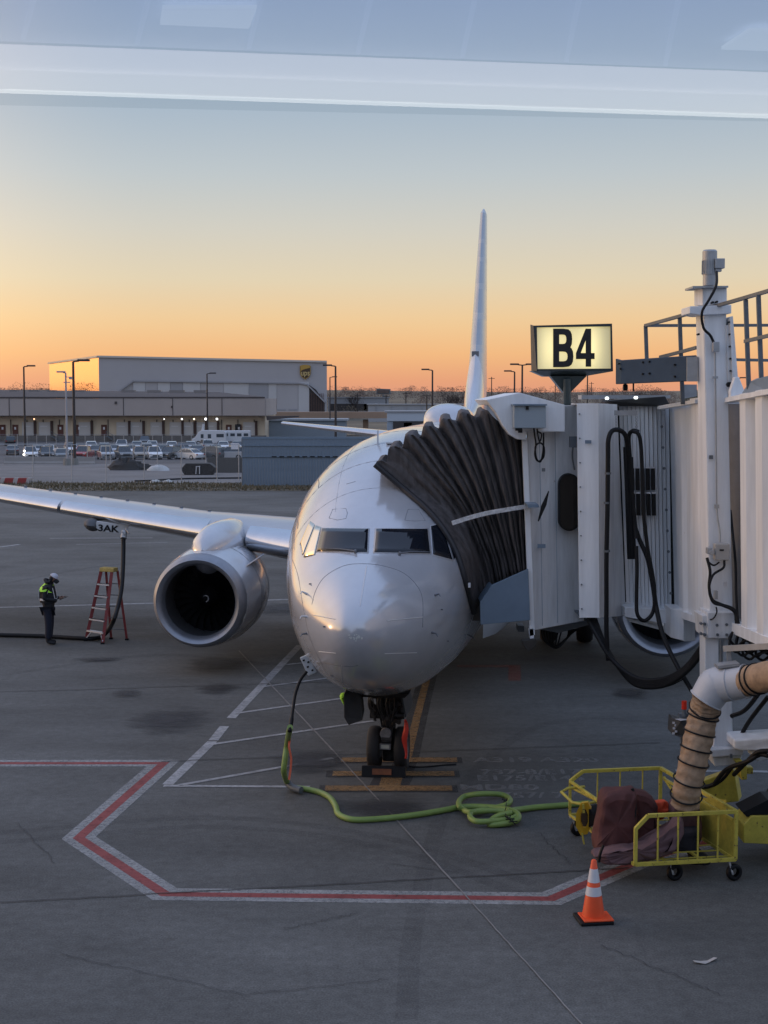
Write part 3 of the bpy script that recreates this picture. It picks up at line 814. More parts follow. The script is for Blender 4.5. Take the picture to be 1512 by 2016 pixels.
# ---- engines
def nacelle(sgn):
    c = Vector((11.0, sgn * 4.83, 1.605)); M = Matrix.Translation(c)
    def flat(b):   # the flattened underside of the cowl
        for v in b.v:
            dz = v.z - c.z
            if dz < -0.45: v.z = c.z - 0.45 + (dz + 0.45) * 0.98
    b = MB(); b.lathe([(0.30, 1.005), (0.7, 1.06), (1.3, 1.10), (2.0, 1.09), (2.8, 0.98), (3.5, 0.84), (3.5, 0.80), (2.8, 0.9)], M, 56); flat(b)
    cowl = b.build('engine_cowl', mSkin, plane, smooth=True, angle=50)
    b = MB(); b.lathe([(0.30, 1.003), (0.16, 0.985), (0.05, 0.945), (0.0, 0.89), (0.03, 0.83), (0.12, 0.785), (0.28, 0.76)], M, 56); flat(b)
    b.build('inlet_lip', mLip, cowl, smooth=True, angle=60)
    b = MB(); b.lathe([(0.28, 0.76), (0.5, 0.765), (1.0, 0.775), (1.3, 0.775)], M, 48); flat(b)
    b.build('inlet_duct', mat('inlet_liner', (0.08, 0.083, 0.09), 0.4, 0.3), cowl, smooth=True)
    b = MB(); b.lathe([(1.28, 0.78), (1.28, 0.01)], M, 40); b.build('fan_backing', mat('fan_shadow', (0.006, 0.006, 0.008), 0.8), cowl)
    b = MB()
    for k in range(24):
        a = 2 * math.pi * k / 24; rws = []
        for j in range(6):
            r_ = 0.2 + 0.565 * j / 5; tw = R(25 + 35 * j / 5); aa = a + 0.12 * math.sin(j * 0.6)
            dx = 0.11 * math.cos(tw); da = 0.13 * math.sin(tw) / max(r_, 0.3)
            rws.append([M @ Vector((1.05 + dx * e, r_ * math.cos(aa + da * e), r_ * math.sin(aa + da * e))) for e in (-1, 0, 1)])
        b.grid(rws)
    b.build('fan_blades', mFanDark, cowl, smooth=True)
    b = MB(); b.lathe([(0.62, 0.002), (0.66, 0.04), (0.8, 0.12), (0.95, 0.19), (1.1, 0.235)], M, 28)
    spn = b.build('spinner', mat('spinner_black', (0.01, 0.01, 0.012), 0.35), cowl, smooth=True)
    sw = []
    for k in range(26):
        a = -0.6 + k * 0.21; r_ = 0.025 + 0.06 * k / 25; sx = 0.655 + (0.1 * (r_ / 0.115))
        sw.append(M @ Vector((sx - 0.012, r_ * math.cos(a), r_ * math.sin(a))))
    b = MB(); b.tube(sw, [0.004 + 0.008 * min(1, k / 8) for k in range(26)], 6); b.build('spiral_mark', mat('spiral_white', (0.35, 0.35, 0.35), 0.5), spn)
    # core exhaust
    b = MB(); b.lathe([(3.2, 0.55), (3.9, 0.5), (4.5, 0.4), (4.5, 0.34), (3.4, 0.4)], M, 28); b.lathe([(4.0, 0.3), (4.7, 0.2), (5.2, 0.02)], M, 20)
    b.build('exhaust_nozzle', mat('hot_metal', (0.12, 0.1, 0.09), 0.4, 0.8), cowl, smooth=True)
    # strake on the inboard shoulder
    a = R(38) ; iy = -sgn
    p0 = c + Vector((0.85, iy * 1.04 * math.cos(a), 1.04 * math.sin(a))); nrm_ = Vector((0, iy * math.cos(a), math.sin(a)))
    b = MB(); b.prism([p0, p0 + Vector((0.95, 0, 0)) + nrm_ * 0.02, p0 + Vector((0.95, 0, 0)) + nrm_ * 0.32, p0 + Vector((0.6, 0, 0)) + nrm_ * 0.30], Vector((0, 0.012, 0.02)))
    b.build('strake', mSkin, cowl)
    # pylon
    b = MB(); rws = []
    for s_, zt_, w_, zb_ in ((11.5, 2.66, .04, 2.5), (11.6, 2.86, .22, 2.3), (11.9, 3.02, .36, 2.1), (12.5, 3.12, .44, 2.0), (13.3, 3.14, .46, 2.0), (14.2, 3.12, .42, 2.0), (15.5, 2.95, .3, 2.0), (17.2, 2.5, .06, 2.1)):
        rws.append([Vector((s_, sgn * 4.83 + w_ * math.cos(2 * math.pi * j / 20), (zt_ + zb_) / 2 + (zt_ - zb_) / 2 * math.sin(2 * math.pi * j / 20))) for j in range(20)])
    b.grid(rws, closed=True); b.poly(rws[0]); b.build('pylon', mSkin, cowl, smooth=True)
    # latch line and panel seams on the cowl
    b = MB()
    for xs, rr in ((1.35, 1.103), (2.4, 1.045)):
        pts = [M @ Vector((xs, rr * math.cos(a_), rr * math.sin(a_))) for a_ in [2 * math.pi * k / 40 for k in range(40)]]
        b.tube(pts, 0.004, 4, closed=True)
    flat(b); b.build('cowl_seam', mSeam, cowl)
nacelle(1); nacelle(-1)

# ---- landing gear
def wheel(b, c, r, w_, axis=Vector((0, 1, 0))):
    M = Matrix.Translation(Vector(c)) @ Matrix.Rotation(math.pi / 2, 4, 'Z')
    b.lathe([(-w_ * .42, r * .5), (-w_ * .5, r * .7), (-w_ * .48, r * .88), (-w_ * .34, r * .97), (0, r), (w_ * .34, r * .97), (w_ * .48, r * .88), (w_ * .5, r * .7), (w_ * .42, r * .5)], M, 32)
def rim(b, c, r, w_):
    M = Matrix.Translation(Vector(c)) @ Matrix.Rotation(math.pi / 2, 4, 'Z')
    b.lathe([(-w_ * .42, r * .5), (-w_ * .3, r * .45), (-w_ * .25, r * .15), (-w_ * .4, 0.001)], M, 24)
    b.lathe([(w_ * .42, r * .5), (w_ * .3, r * .45), (w_ * .25, r * .15), (w_ * .4, 0.001)], M, 24)
GSH = -0.02
b = MB()
b.cyl((4.0, 0, 0.62), (3.95, 0, 1.75), 0.095, n=16); b.cyl((4.0, 0, 0.33), (4.0, 0, 0.66), 0.06, n=14)
b.cyl((4.0, -0.3, 0.345), (4.0, 0.3, 0.345), 0.045, n=12)
b.bar((3.9, 0, 0.72), (3.72, 0, 0.52), 0.16, 0.035); b.bar((3.72, 0, 0.52), (3.92, 0, 0.36), 0.14, 0.035)
b.cyl((4.0, -.24, 0.95), (4.0, .24, 0.95), 0.075, n=14)
b.cyl((3.85, -.27, 0.9), (3.85, -.1, 0.9), 0.06, n=12); b.cyl((3.85, .1, 0.9), (3.85, .27, 0.9), 0.06, n=12)
b.box((3.88, 0, 1.12), (0.16, 0.34, 0.2)); b.box((3.9, .16, 1.28), (0.14, 0.12, 0.24)); b.box((3.9, -.16, 1.25), (0.14, 0.1, 0.26))
b.bar((4.0, 0.1, 1.1), (4.9, 0.1, 1.7), 0.05); b.bar((4.0, -0.1, 1.1), (4.9, -0.1, 1.7), 0.05)
for k in range(9):
    a = k * 0.7; y0 = 0.22 * math.sin(a * 2.1)
    b.tube(smoothpath([(3.84, y0, 1.4), (3.78, y0 * 1.3, 1.15), (3.82, y0 * 0.6, 0.92), (3.88, y0 * .4, 0.7)], 4), 0.012, 6)
b.box((3.95, 0, .95), (.16, .3, .2)); b.box((4.0, 0, 1.2), (.2, .36, .3)); b.box((4.12, 0, .4), (.05, .2, .6))
rgn = random.Random(8)
for k in range(26):
    y_ = rgn.uniform(-.24, .24); z_ = rgn.uniform(.78, 1.32); b.cyl((3.86, y_, z_), (3.76 + rgn.uniform(-.03, .05), y_ + rgn.uniform(-.05, .05), z_ + rgn.uniform(-.04, .04)), rgn.uniform(.018, .045), n=8)
for k in range(8):
    y_ = rgn.uniform(-.26, .26); b.tube(smoothpath([(3.8, y_, 1.35), (3.74, y_ + rgn.uniform(-.08, .08), 1.1), (3.78, y_ * .8, .82)], 4), rgn.uniform(.008, .016), 6)
for k in range(10):
    b.box((3.86, -.24 + .037 * k, 1.0 + .3 * ((k * 7) % 5) / 5), (.12, .05, .09), k * .5)
for v_ in b.v: v_.y += GSH
gear = b.build('nose_gear', mGear, plane, smooth=True, angle=35)
for sy in (-1, 1):
    b = MB(); wheel(b, (4.0, sy * 0.215 + GSH, 0.345), 0.345, 0.205); wh = b.build('wheel', M_tyre, gear, smooth=True, angle=60)
    b = MB(); rim(b, (4.0, sy * 0.215 + GSH, 0.345), 0.345, 0.21); b.build('rim', mGearL, wh, smooth=True)
b = MB(); b.cyl((3.74, 0, 0.62), (3.82, 0, 0.62), 0.085, n=18); b.box((3.76, 0, 0.42), (0.05, 0.17, 0.09)); b.build('taxi_light', mGearL, gear, smooth=True)
b = MB(); b.box((3.735, 0.0, 0.42), (0.012, 0.13, 0.055)); b.build('placard', mat('placard', (0.5, 0.5, 0.42), 0.5), gear)
# gear doors hang either side
b = MB(); b.prism([hit(684, 1352), P(677, 1368, 21.6), P(677, 1412, 21.6), P(686, 1428, 21.6), P(714, 1418, 21.7), P(709, 1372, 21.7), P(700, 1350, 21.7)], (0.02, 0.7, 0.0))
mDoor = mat('gear_door_dark', (0.035, 0.036, 0.04), 0.55, noise=0.25, nscale=8)
b.build('nose_gear_door', mDoor, plane, world=True, bevel=0.015)
b = MB(); b.prism([pl(3.4, -0.3, 1.32), pl(3.4, -0.37, 0.98), pl(3.4, -0.35, 0.96), pl(3.4, -0.27, 1.32)], pl(4.5, 0, 0) - pl(3.5, 0, 0)); b.build('nose_gear_door', mDoor, plane, world=True)
b = MB(); b.prism([pl(3.3, 0.42, 1.36), pl(3.25, -0.42, 1.36), pl(3.4, -0.34, 1.27), pl(3.4, 0.34, 1.27)], pl(1.9, 0, 0) - pl(0, 0, 0)); b.build('gear_bay', mat('gear_bay_dark', (0.02, 0.02, 0.022), 0.7), plane, world=True)
for sgn in (1, -1):
    b = MB(); b.cyl((16.6, sgn * 2.86, 0.5), (16.5, sgn * 2.7, 2.2), 0.13, n=14); b.cyl((16.6, sgn * 2.3, .56), (16.6, sgn * 3.4, .56), 0.08, n=12)
    b.bar((16.6, sgn * 2.8, 1.2), (16.6, sgn * 1.4, 1.7), 0.1)
    g = b.build('main_gear', mGear, plane, smooth=True, angle=35)
    for dy in (-.43, .43):
        b = MB(); wheel(b, (16.6, sgn * 2.86 + dy, 0.56), 0.56, 0.4); wh = b.build('wheel', M_tyre, g, smooth=True, angle=60)
        b = MB(); rim(b, (16.6, sgn * 2.86 + dy, 0.56), 0.56, 0.4); b.build('rim', mGearL, wh, smooth=True)
    b = MB(); b.box((16.6, sgn * 3.5, 1.35), (1.3, 0.04, 0.9)); b.build('main_gear_door', mSkin2, g)

# refuelling bay door under the wing with the last letters of the registration
wz = 35.2
b = MB(); pz = [P(190, 1026, wz), P(252, 1034, wz), P(250, 1050, wz), P(240, 1052, wz), P(196, 1046, wz), P(188, 1038, wz)]
b.prism(pz, (0, 0.08, 0)); fd = b.build('fuelling_door', mat('door_white', (0.5, 0.52, 0.54), 0.5), plane, world=True, bevel=0.01)
text_mesh('registration_letters', '3AK', M_black, facing(P(213, 1041, wz - 0.012), 0) @ Matrix.Rotation(R(-4), 4, 'Z'), 0.22, 0.003, parent=fd, sx=1.25, bold=0.006)
WMf = WM['airliner']
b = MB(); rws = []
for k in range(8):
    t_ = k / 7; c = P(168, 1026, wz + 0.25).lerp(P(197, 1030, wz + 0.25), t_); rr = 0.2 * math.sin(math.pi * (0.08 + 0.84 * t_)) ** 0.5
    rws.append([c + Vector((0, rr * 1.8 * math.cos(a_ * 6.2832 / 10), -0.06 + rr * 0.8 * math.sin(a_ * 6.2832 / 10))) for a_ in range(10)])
b.grid(rws, closed=True); b.poly(rws[0]); b.poly(rws[-1]); b.build('underwing_fairing', mat('fairing_dark_grey', (0.07, 0.075, 0.085), 0.6), plane, world=True, smooth=True)  # one even dark grey
# ground power receptacle panel hanging open on the nose
c = hit(606, 1305, 0.0)
b = MB(); M = Matrix.Translation(P(607, 1309, c.y - 0.05)) @ Matrix.Rotation(R(-24), 4, 'Y')
b.box((0, 0, 0), (0.135, 0.04, 0.29)); b.v = [M @ v for v in b.v]
pp = b.build('power_panel', mat('panel_white', (0.5, 0.55, 0.6), 0.5), plane, world=True, bevel=0.012)
b = MB()
for (x, z) in ((-.03, .09), (.02, .04), (-.015, -.02), (.025, -.09)): b.box((x, -0.024, z), (0.03, 0.012, 0.022), 0.4)
b.v = [M @ v for v in b.v]; b.build('latch', M_black, pp, world=True)
# red streamer tied to the gear
b = MB(); rws = []
for k in range(10):
    t_ = k / 9; c = P(798 + 2 * math.sin(k), 1417 + 76 * t_, 22.25)
    wd = 0.018 + 0.025 * math.sin(math.pi * min(1, t_ * 1.2))
    rws.append([c + Vector((-wd, 0.02 * math.sin(k * 1.3), 0)), c + Vector((0, 0.03 * math.cos(k), 0)), c + Vector((wd, 0, 0))])
b.grid(rws); o = b.build('warning_streamer', M_red, world=False, smooth=True, label='red warning streamer hanging beside the nose wheels', cat='streamer')
so = o.modifiers.new('thick', 'SOLIDIFY'); so.thickness = 0.004
# chock in front of the nose wheels
ck = thing('wheel_chock', 'black rubber chock with a faded orange face in front of the nose wheels', 'chock', (pl(3.55, 0.0, 0).x, pl(3.55, 0.0, 0).y, 0), -YAW)
b = MB(); b.prism([(-.34, -.09, 0), (-.34, .07, 0), (-.34, .03, .16), (-.34, -.05, .17)], (.68, 0, 0)); b.build('wedge', M_black, ck, bevel=0.01)
b = MB(); b.box((-.02, -.083, .09), (.3, .012, .09), rx=R(-13)); b.build('orange_face', mat('faded_orange', (0.2, 0.07, 0.03), 0.7, noise=0.3), ck)
# ================================================================== JET BRIDGE
jb = thing('jet_bridge', 'white passenger boarding bridge with grey accordion canopy reaching the airliner door', 'jet bridge', (P(1410, 1480, 19.2).x, 19.3, 0))
def slab(b, pts, vec=(0, 0.06, 0)):
    b.prism([P(*p) for p in pts], vec); return b
def bp(name, b, m, parent=None, **kw): return b.build(name, m, parent or jb, world=True, **kw)

# --- canopy bellows: pleated fabric hood
ribs_px = [
 [(738, 914), (770, 941), (800, 967), (838, 1000), (872, 1040), (900, 1090), (918, 1150), (932, 1205)],
 [(764, 884), (790, 905), (824, 943), (863, 982), (900, 1034), (924, 1083), (940, 1130), (950, 1185)],
 [(797, 860), (814, 880), (848, 924), (886, 968), (918, 1016), (944, 1080), (956, 1115), (964, 1160)],
 [(832, 842), (850, 867), (884, 920), (913, 968), (937, 1016), (957, 1066), (971, 1104), (979, 1146)],
 [(868, 827), (884, 853), (913, 906), (936, 955), (956, 1008), (974, 1062), (985, 1100), (993, 1140)],
 [(905, 815), (920, 845), (942, 900), (959, 953), (975, 1008), (991, 1062), (1001, 1100), (1008, 1135)],
 [(946, 809), (957, 845), (973, 900), (986, 953), (1000, 1008), (1009, 1062), (1017, 1095), (1023, 1130)],
 [(990, 835), (1000, 870), (1010, 915), (1016, 960), (1022, 1008), (1026, 1062), (1029, 1095), (1032, 1126)],
 [(1030, 860), (1031, 890), (1032, 925), (1033, 962), (1034, 1008), (1036, 1062), (1037, 1095), (1040, 1124)]]
nr = len(ribs_px)
def ribcurve(px, i, inset=0.0):
    pts = smoothpath([Vector((p[0], p[1], 0)) for p in px], 3)
    k = i / (nr - 1); res = []
    for j, p in enumerate(pts):
        h = BV.ray_cast(CAM, ray(p.x, p.y).normalized(), 60)
        hy = h[0].y if h[0] is not None else 99
        y = min(hy - 0.06 - 0.10 * min(1, k * 4), 21.55 + 0.5 * (1 - k)) 
        y = y + (21.62 - y) * max(0, k - 0.15) / 0.85
        y = min(y, hy - 0.05)
        res.append(P(p.x, p.y, y + inset))
    return res
front = []
for i, px in enumerate(ribs_px):
    front.append(ribcurve(px, i))
    if i < nr - 1:
        nx = ribs_px[i + 1]
        for f_, ins, dv_ in ((0.12, -0.01, -3), (0.26, 0.03, -2), (0.34, 0.055, -1), (0.46, 0.01, 0), (0.58, 0.03, 3), (0.8, 0.16, 8), (0.9, 0.15, 7)):
            mid = [(a[0] + (c[0] - a[0]) * f_, a[1] + (c[1] - a[1]) * (f_ if j else f_ * 0.55) + (dv_ if j == 0 else dv_ * .5 if j == 1 else 0)) for j, (a, c) in enumerate(zip(px, nx))]
            front.append(ribcurve(mid, i + f_, ins * (0.25 if i == 0 else 0.6 if i == 1 else 1.0)))
rows = []
for i, fr in enumerate(front):
    k = i / (len(front) - 1)
    top = fr[0]
    rib = (i % 8 in (0, 1, 2, 3, 4))
    # over the top: along +Y, then down the far leg
    over = []
    depth = 2.7
    lift = 0.05 if rib else -0.03
    for t_ in (0.05, 0.12, 0.3, 0.5, 0.7, 0.9, 1.0):
        over.append(top + Vector((0.25 * t_ * (1 - k), depth * t_, lift * math.sin(math.pi * min(1, t_ * 1.6)) if t_ < 0.63 else -0.1 * t_)))
    far = [over[-1] + Vector((0.1, 0.03, -0.5)), over[-1] + Vector((0.2, 0.0, -1.4)), over[-1] + Vector((0.25, 0, -2.4))]
    row = list(reversed(fr)) + over + far
    rows.append(row)
b = MB(); b.grid(rows)
mFab = mat('canopy_fabric', (0.080, 0.073, 0.074), 0.8, noise=0.5, nscale=4, bump=0.3, streak=(3, 3, 0.6))
can = bp('canopy_bellows', b, mFab, smooth=True, angle=75)
txc = bpy.data.textures.new('sag', 'CLOUDS'); txc.noise_scale = 0.3
dmc = can.modifiers.new('sag', 'DISPLACE'); dmc.texture = txc; dmc.strength = 0.07; dmc.mid_level = 0.5
so = can.modifiers.new('thick', 'SOLIDIFY'); so.thickness = 0.02
# end roll against the fuselage
b = MB(); b.tube([p + Vector((0, -0.03, 0)) for p in front[0]], 0.045, 8)
bp('canopy_edge_pad', b, mat('edge_pad', (0.022, 0.022, 0.026), 0.6, noise=0.2), can, smooth=True)
# webbing strap
b = MB(); sp_ = smoothpath([P(890, 1030, 21.2), P(925, 1019, 21.25), P(960, 1010, 21.32), P(1000, 1003, 21.4), P(1037, 997, 21.48)], 6)
for i, (a, c) in enumerate(zip(sp_[:-1], sp_[1:])): b.bar(a, c, 0.014, 0.062)
bp('canopy_strap', b, mat('strap_webbing', (0.6, 0.6, 0.6), 0.7, noise=0.3, nscale=20), can)
b = MB(); b.box(P(924, 1152, 21.05), (0.035, 0.01, 0.07)); bp('care_tag', b, M_refl, can)
b = MB(); slab(b, [(928, 1178, 22.0), (972, 1165, 22.0), (972, 1222, 22.0), (925, 1222, 22.0)], (0, 0.05, 0)); bp('lower_curtain', b, mat('curtain_brown', (0.07, 0.06, 0.055), 0.7, noise=0.3), can)

# --- cab
b = MB(); slab(b, [(957, 787, 21.3), (1023, 773, 21.3), (1112, 797, 21.3), (1112, 850, 21.3), (1036, 850, 21.3), (1036, 866, 21.3), (1019, 865, 21.3), (1003, 856, 21.3), (990, 838, 21.3), (976, 812, 21.3), (966, 799, 21.3)], (0, 0.5, 0))
slab(b, [(957, 787, 21.8), (1023, 773, 21.8), (1112, 797, 21.8), (1112, 809, 21.8), (965, 798, 21.8)], (0, 2.8, 0))
bp('cab_hood', b, M_white, bevel=0.01)
b = MB()
slab(b, [(1036, 800, 21.55), (1142, 798, 21.75), (1150, 1222, 21.9), (1052, 1241, 21.6)], (0, 0.12, 0))
slab(b, [(1100, 800, 21.9), (1330, 800, 22.6), (1330, 1190, 22.6), (1150, 1215, 22.0)], (0, 2.9, 0))
bp('cab_wall', b, M_white2, bevel=0.008)
b = MB(); slab(b, [(1028, 862, 21.5), (1038, 862, 21.5), (1053, 1250, 21.5), (1043, 1252, 21.5)], (0, 0.1, 0)); bp('cab_edge_post', b, M_white)
b = MB(); slab(b, [(945, 1186, 21.42), (968, 1152, 21.42), (1040, 1120, 21.42), (1044, 1221, 21.42), (946, 1230, 21.42)], (0, 0.05, 0)); slab(b, [(945, 1186, 21.47), (968, 1152, 21.47), (972, 1157, 21.47), (949, 1190, 21.47)], (0, 1.2, 0))
bp('floor_side_panel', b, M_bgrey, bevel=0.006)
# stadium window in the cab
def stadium(b, u0, u1, v0, v1, Y, th, gr=0):
    u0 -= gr; u1 += gr; v0 -= gr; v1 += gr; r_ = (u1 - u0) / 2; cu = (u0 + u1) / 2; pts = []
    for k in range(13): a = math.pi * k / 12; pts.append(P(cu + r_ * math.cos(a), v0 + r_ - r_ * math.sin(a), Y))
    for k in range(13): a = math.pi + math.pi * k / 12; pts.append(P(cu + r_ * math.cos(a), v1 - r_ - r_ * math.sin(a), Y))
    b.prism(pts, (0, th, 0))
b = MB(); stadium(b, 1103, 1139, 935, 1043, 21.56, 0.2, 2.5); wf = bp('window_gasket', b, M_black)
b = MB(); stadium(b, 1103, 1139, 935, 1043, 21.54, 0.03); bp('cab_window', b, mat('smoked_glass', (0.02, 0.018, 0.016), 0.08, spec=0.6), wf)
# corner box in front
b = MB()
slab(b, [(1136, 794, 21.2), (1178, 794, 21.1), (1180, 1216, 21.1), (1141, 1216, 21.2)], (0, 0.05, 0))
bp('corner_panel', b, M_white)
b = MB(); slab(b, [(1178, 794, 21.14), (1215, 796, 21.6), (1232, 1212, 21.9), (1180, 1216, 21.14)], (0, 0.05, 0)); slab(b, [(1137, 794, 21.25), (1215, 796, 21.8), (1215, 799, 21.8), (1137, 797, 21.25)], (0, 1.0, 0))
bp('corner_return', b, M_white2)
b = MB(); slab(b, [(1141, 1215, 21.25), (1231, 1211, 21.9), (1231, 1208, 21.9), (1141, 1212, 21.25)], (0, 1.0, 0)); bp('corner_underside', b, M_steel)
# slatted rotating curtain
b = MB(); slab(b, [(1214, 800, 22.12), (1322, 800, 22.12), (1328, 1195, 22.12), (1232, 1195, 22.12)], (0, 0.03, 0)); bp('curtain_backing', b, M_black)
ns = 12
for k in range(ns):
    t0, t1 = k / ns, (k + 0.86) / ns
    def lerpu(t_): return 1219 + (1318 - 1219) * t_, 1234 + (1323 - 1234) * t_
    (a0, c0), (a1, c1) = lerpu(t0), lerpu(t1)
    Yk = 22.0 - 0.25 * math.sin(math.pi * (k / ns))
    b = MB(); slab(b, [(a0, 799, Yk), (a1, 799, Yk - 0.02), (c1, 1197, Yk - 0.02), (c0, 1197, Yk)], (0, 0.03, 0)); sl_ = bp('curtain_slat', b, M_white)
b = MB()
for k in range(9): b.cyl(P(1303 + k * 2.2, 840 + k * 41, 21.68), P(1303 + k * 2.2, 840 + k * 41, 21.72), 0.022, n=8)
bp('rivet_row', b, M_steel)
# small dark louvred windows between slats
for v0 in (922, 972):
    for k in range(6):
        u0 = 1231 + k * 10.2 + (v0 - 922) * 0.03; b = MB()
        slab(b, [(u0, v0, 21.62), (u0 + 7.5, v0, 21.62), (u0 + 8.2, v0 + 43, 21.62), (u0 + 0.7, v0 + 43, 21.62)], (0, 0.04, 0)); lw = bp('louvre_window', b, M_black)
        b = MB(); slab(b, [(u0, v0 - 3, 21.615), (u0 + 7.5, v0 - 3, 21.615), (u0 + 7.5, v0, 21.615), (u0, v0, 21.615)], (0, 0.05, 0)); bp('louvre_clip', b, M_refl, lw)
# black roller housing over the curtain
b = MB(); slab(b, [(1193, 789, 21.75), (1310, 780, 21.5), (1320, 800, 21.5), (1222, 800, 21.75)], (0, 0.5, 0)); bp('roller_housing', b, mat('housing_black', (0.025, 0.027, 0.03), .6), bevel=0.01)
b = MB(); slab(b, [(1145, 778, 22.6), (1320, 778, 22.6), (1320, 784, 22.6), (1145, 786, 22.6)], (0, 0.4, 0)); bp('roof_edge', b, M_galv)
for u in (1196, 1253):
    b = MB(); c = P(u, 784 - (u - 1196) * 0.02, 21.45); b.cyl(c, c + Vector((0, 0.1, 0)), 0.022, n=10)
    bp('roof_lamp', b, mat('small_lamp', (1, 1, 1), 0.4, emit=(0.9, 1.0, 0.95), es=2.5))
# sill under the curtain and hanging block
b = MB(); slab(b, [(1230, 1196, 21.5), (1326, 1200, 21.5), (1326, 1232, 21.5), (1300, 1226, 21.5), (1230, 1215, 21.5)], (0, 0.8, 0)); slab(b, [(1232, 1216, 21.7), (1320, 1238, 21.7), (1320, 1246, 21.7), (1240, 1224, 21.7)], (0, 0.8, 0))
bp('curtain_sill', b, M_white, bevel=0.008)
b = MB(); slab(b, [(1320, 1198, 21.1), (1346, 1199, 20.9), (1346, 1262, 20.9), (1320, 1255, 21.1)], (0, 0.5, 0)); slab(b, [(1346.5, 1199, 20.9), (1368, 1210, 21.1), (1369, 1262, 21.1), (1346.5, 1263, 20.9)], (0, 0.3, 0)); bp('buffer_block', b, M_white, bevel=0.008)

# --- tunnels: corrugated walls running from the cab towards the terminal
def corrugated(b, top0, top1, bot0, bot1, n, dep):
    """wall between two verticals; each end = (u,v,Y); trapezoid ribs stand out towards the camera's left"""
    T0, T1, B0, B1 = P(*top0), P(*top1), P(*bot0), P(*bot1)
    along = (T1 - T0); nrm_ = Vector((along.y, -along.x, 0)).normalized()
    if nrm_.x > 0: nrm_ = -nrm_
    ts = []
    for k in range(n):
        for f_, o_ in ((0.0, 0), (0.42, 0), (0.52, 1), (0.90, 1)): ts.append(((k + f_) / n, o_))
    ts.append((1, 0))
    rt = [T0.lerp(T1, t_) + nrm_ * dep * o_ for t_, o_ in ts]; rb = [B0.lerp(B1, t_) + nrm_ * dep * o_ for t_, o_ in ts]
    b.grid([rt, rb])
    back = nrm_ * -0.12
    b.quad(T0, T1, T1 + back, T0 + back); b.quad(B0, B1, B1 + back, B0 + back)
b = MB(); corrugated(b, (1318, 800, 21.7), (1384, 792, 19.85), (1328, 1200, 21.7), (1384, 1216, 19.85), 2, 0.05)
wt = bp('inner_tunnel_wall', b, M_white)
b = MB()
T0 = P(1461, 779, 19.0); T1 = P(1640, 742, 15.0); B0 = P(1465, 1232, 19.0); B1 = P(1640, 1313, 15.0)
corrugated(b, (1456, 779, 18.97), (1640, 742, 15.0), (1460, 1234, 19.0), (1640, 1313, 15.0), 5, 0.10)
bp('outer_tunnel_wall', b, M_white)
b = MB(); b.prism([T0, T1, B1, B0], (3.1, 0.2, 0)); bp('tunnel_body', b, M_white2)
b = MB(); slab(b, [(1432, 795, 19.75), (1466, 795, 19.5), (1466, 1222, 19.5), (1436, 1212, 19.75)], (0, 0.1, 0)); bp('tunnel_recess', b, mat('recess_grey', (0.2, 0.22, 0.245), .6, noise=.1))
b = MB(); b.prism([P(1320, 800, 21.8), P(1430, 788, 19.9), P(1430, 1210, 19.9), P(1330, 1198, 21.8)], (2.6, 0.2, 0)); bp('inner_tunnel_body', b, M_white2)
# eaves and bottom rails
b = MB(); b.bar(P(1300, 803, 21.6), P(1375, 790, 19.85), 0.10, 0.05); b.bar(P(1432, 789, 19.35), P(1640, 748, 14.9), 0.16, 0.06)
slab(b, [(1358, 785, 20.1), (1440, 774, 19.2), (1440, 783, 19.2), (1358, 796, 20.1)], (0.05, 0.1, 0))
bp('roof_eave', b, M_white)
b = MB(); b.bar(P(1442, 1232, 19.3), P(1640, 1318, 14.9), 0.14, 0.14); b.bar(P(1330, 1204, 21.6), P(1384, 1222, 19.85), 0.12, 0.1); bp('bottom_rail', b, M_white)
b = MB(); b.prism([P(1455, 783, 18.6), P(1475, 752, 18.4), P(1490, 745, 18.2), P(1512, 740, 17.6), P(1640, 705, 15), P(1640, 740, 15), P(1512, 770, 17.6)], (0.05, 0.05, 0)); bp('roof_upstand', b, M_bgrey)
b = MB(); slab(b, [(1438, 770, 18.9), (1447, 742, 18.9), (1455, 742, 18.9), (1470, 780, 18.9), (1470, 786, 18.9), (1438, 788, 18.9)], (0.0, 0.12, 0)); bp('cable_guide', b, M_white, bevel=0.01)

# --- roof railing
rl = MB()
w_ = 0.042
near = [(1271, 641, 21.3), (1340, 622, 20.2), (1440, 594, 18.8), (1512, 573, 17.8), (1640, 535, 16.2)]
for a, c in zip(near[:-1], near[1:]): rl.bar(P(*a), P(*c), w_ * 1.2, w_)
rl.bar(P(1271, 641, 21.3), P(1640, 640, 21.8), w_)
mid = [(1300, 703, 21.0), (1340, 693, 20.2), (1372, 684, 19.6)]
for a, c in zip(mid[:-1], mid[1:]): rl.bar(P(*a), P(*c), w_)
rl.bar(P(1467, 672, 18.3), P(1640, 630, 16.2), w_); rl.bar(P(1340, 706, 21.5), P(1640, 712, 21.8), w_)
rr_ = bp('roof_railing', rl, M_steel)
for (u, v0, v1, Y) in ((1271, 641, 708, 21.3), (1338, 622, 796, 20.3), (1468, 590, 766, 18.4), (1493, 580, 782, 18.0), (1566, 557, 740, 17.1)):
    b = MB(); b.bar(P(u, v0, Y), P(u + (v1 - v0) * 0.035, v1, Y), 0.05); bp('railing_post', b, M_steel, rr_)
b = MB(); slab(b, [(1344, 757, 20.6), (1372, 757, 20.6), (1372, 780, 20.6), (1346, 785, 20.6)], (0, 0.05, 0)); bp('access_hatch', b, M_galv, rr_)

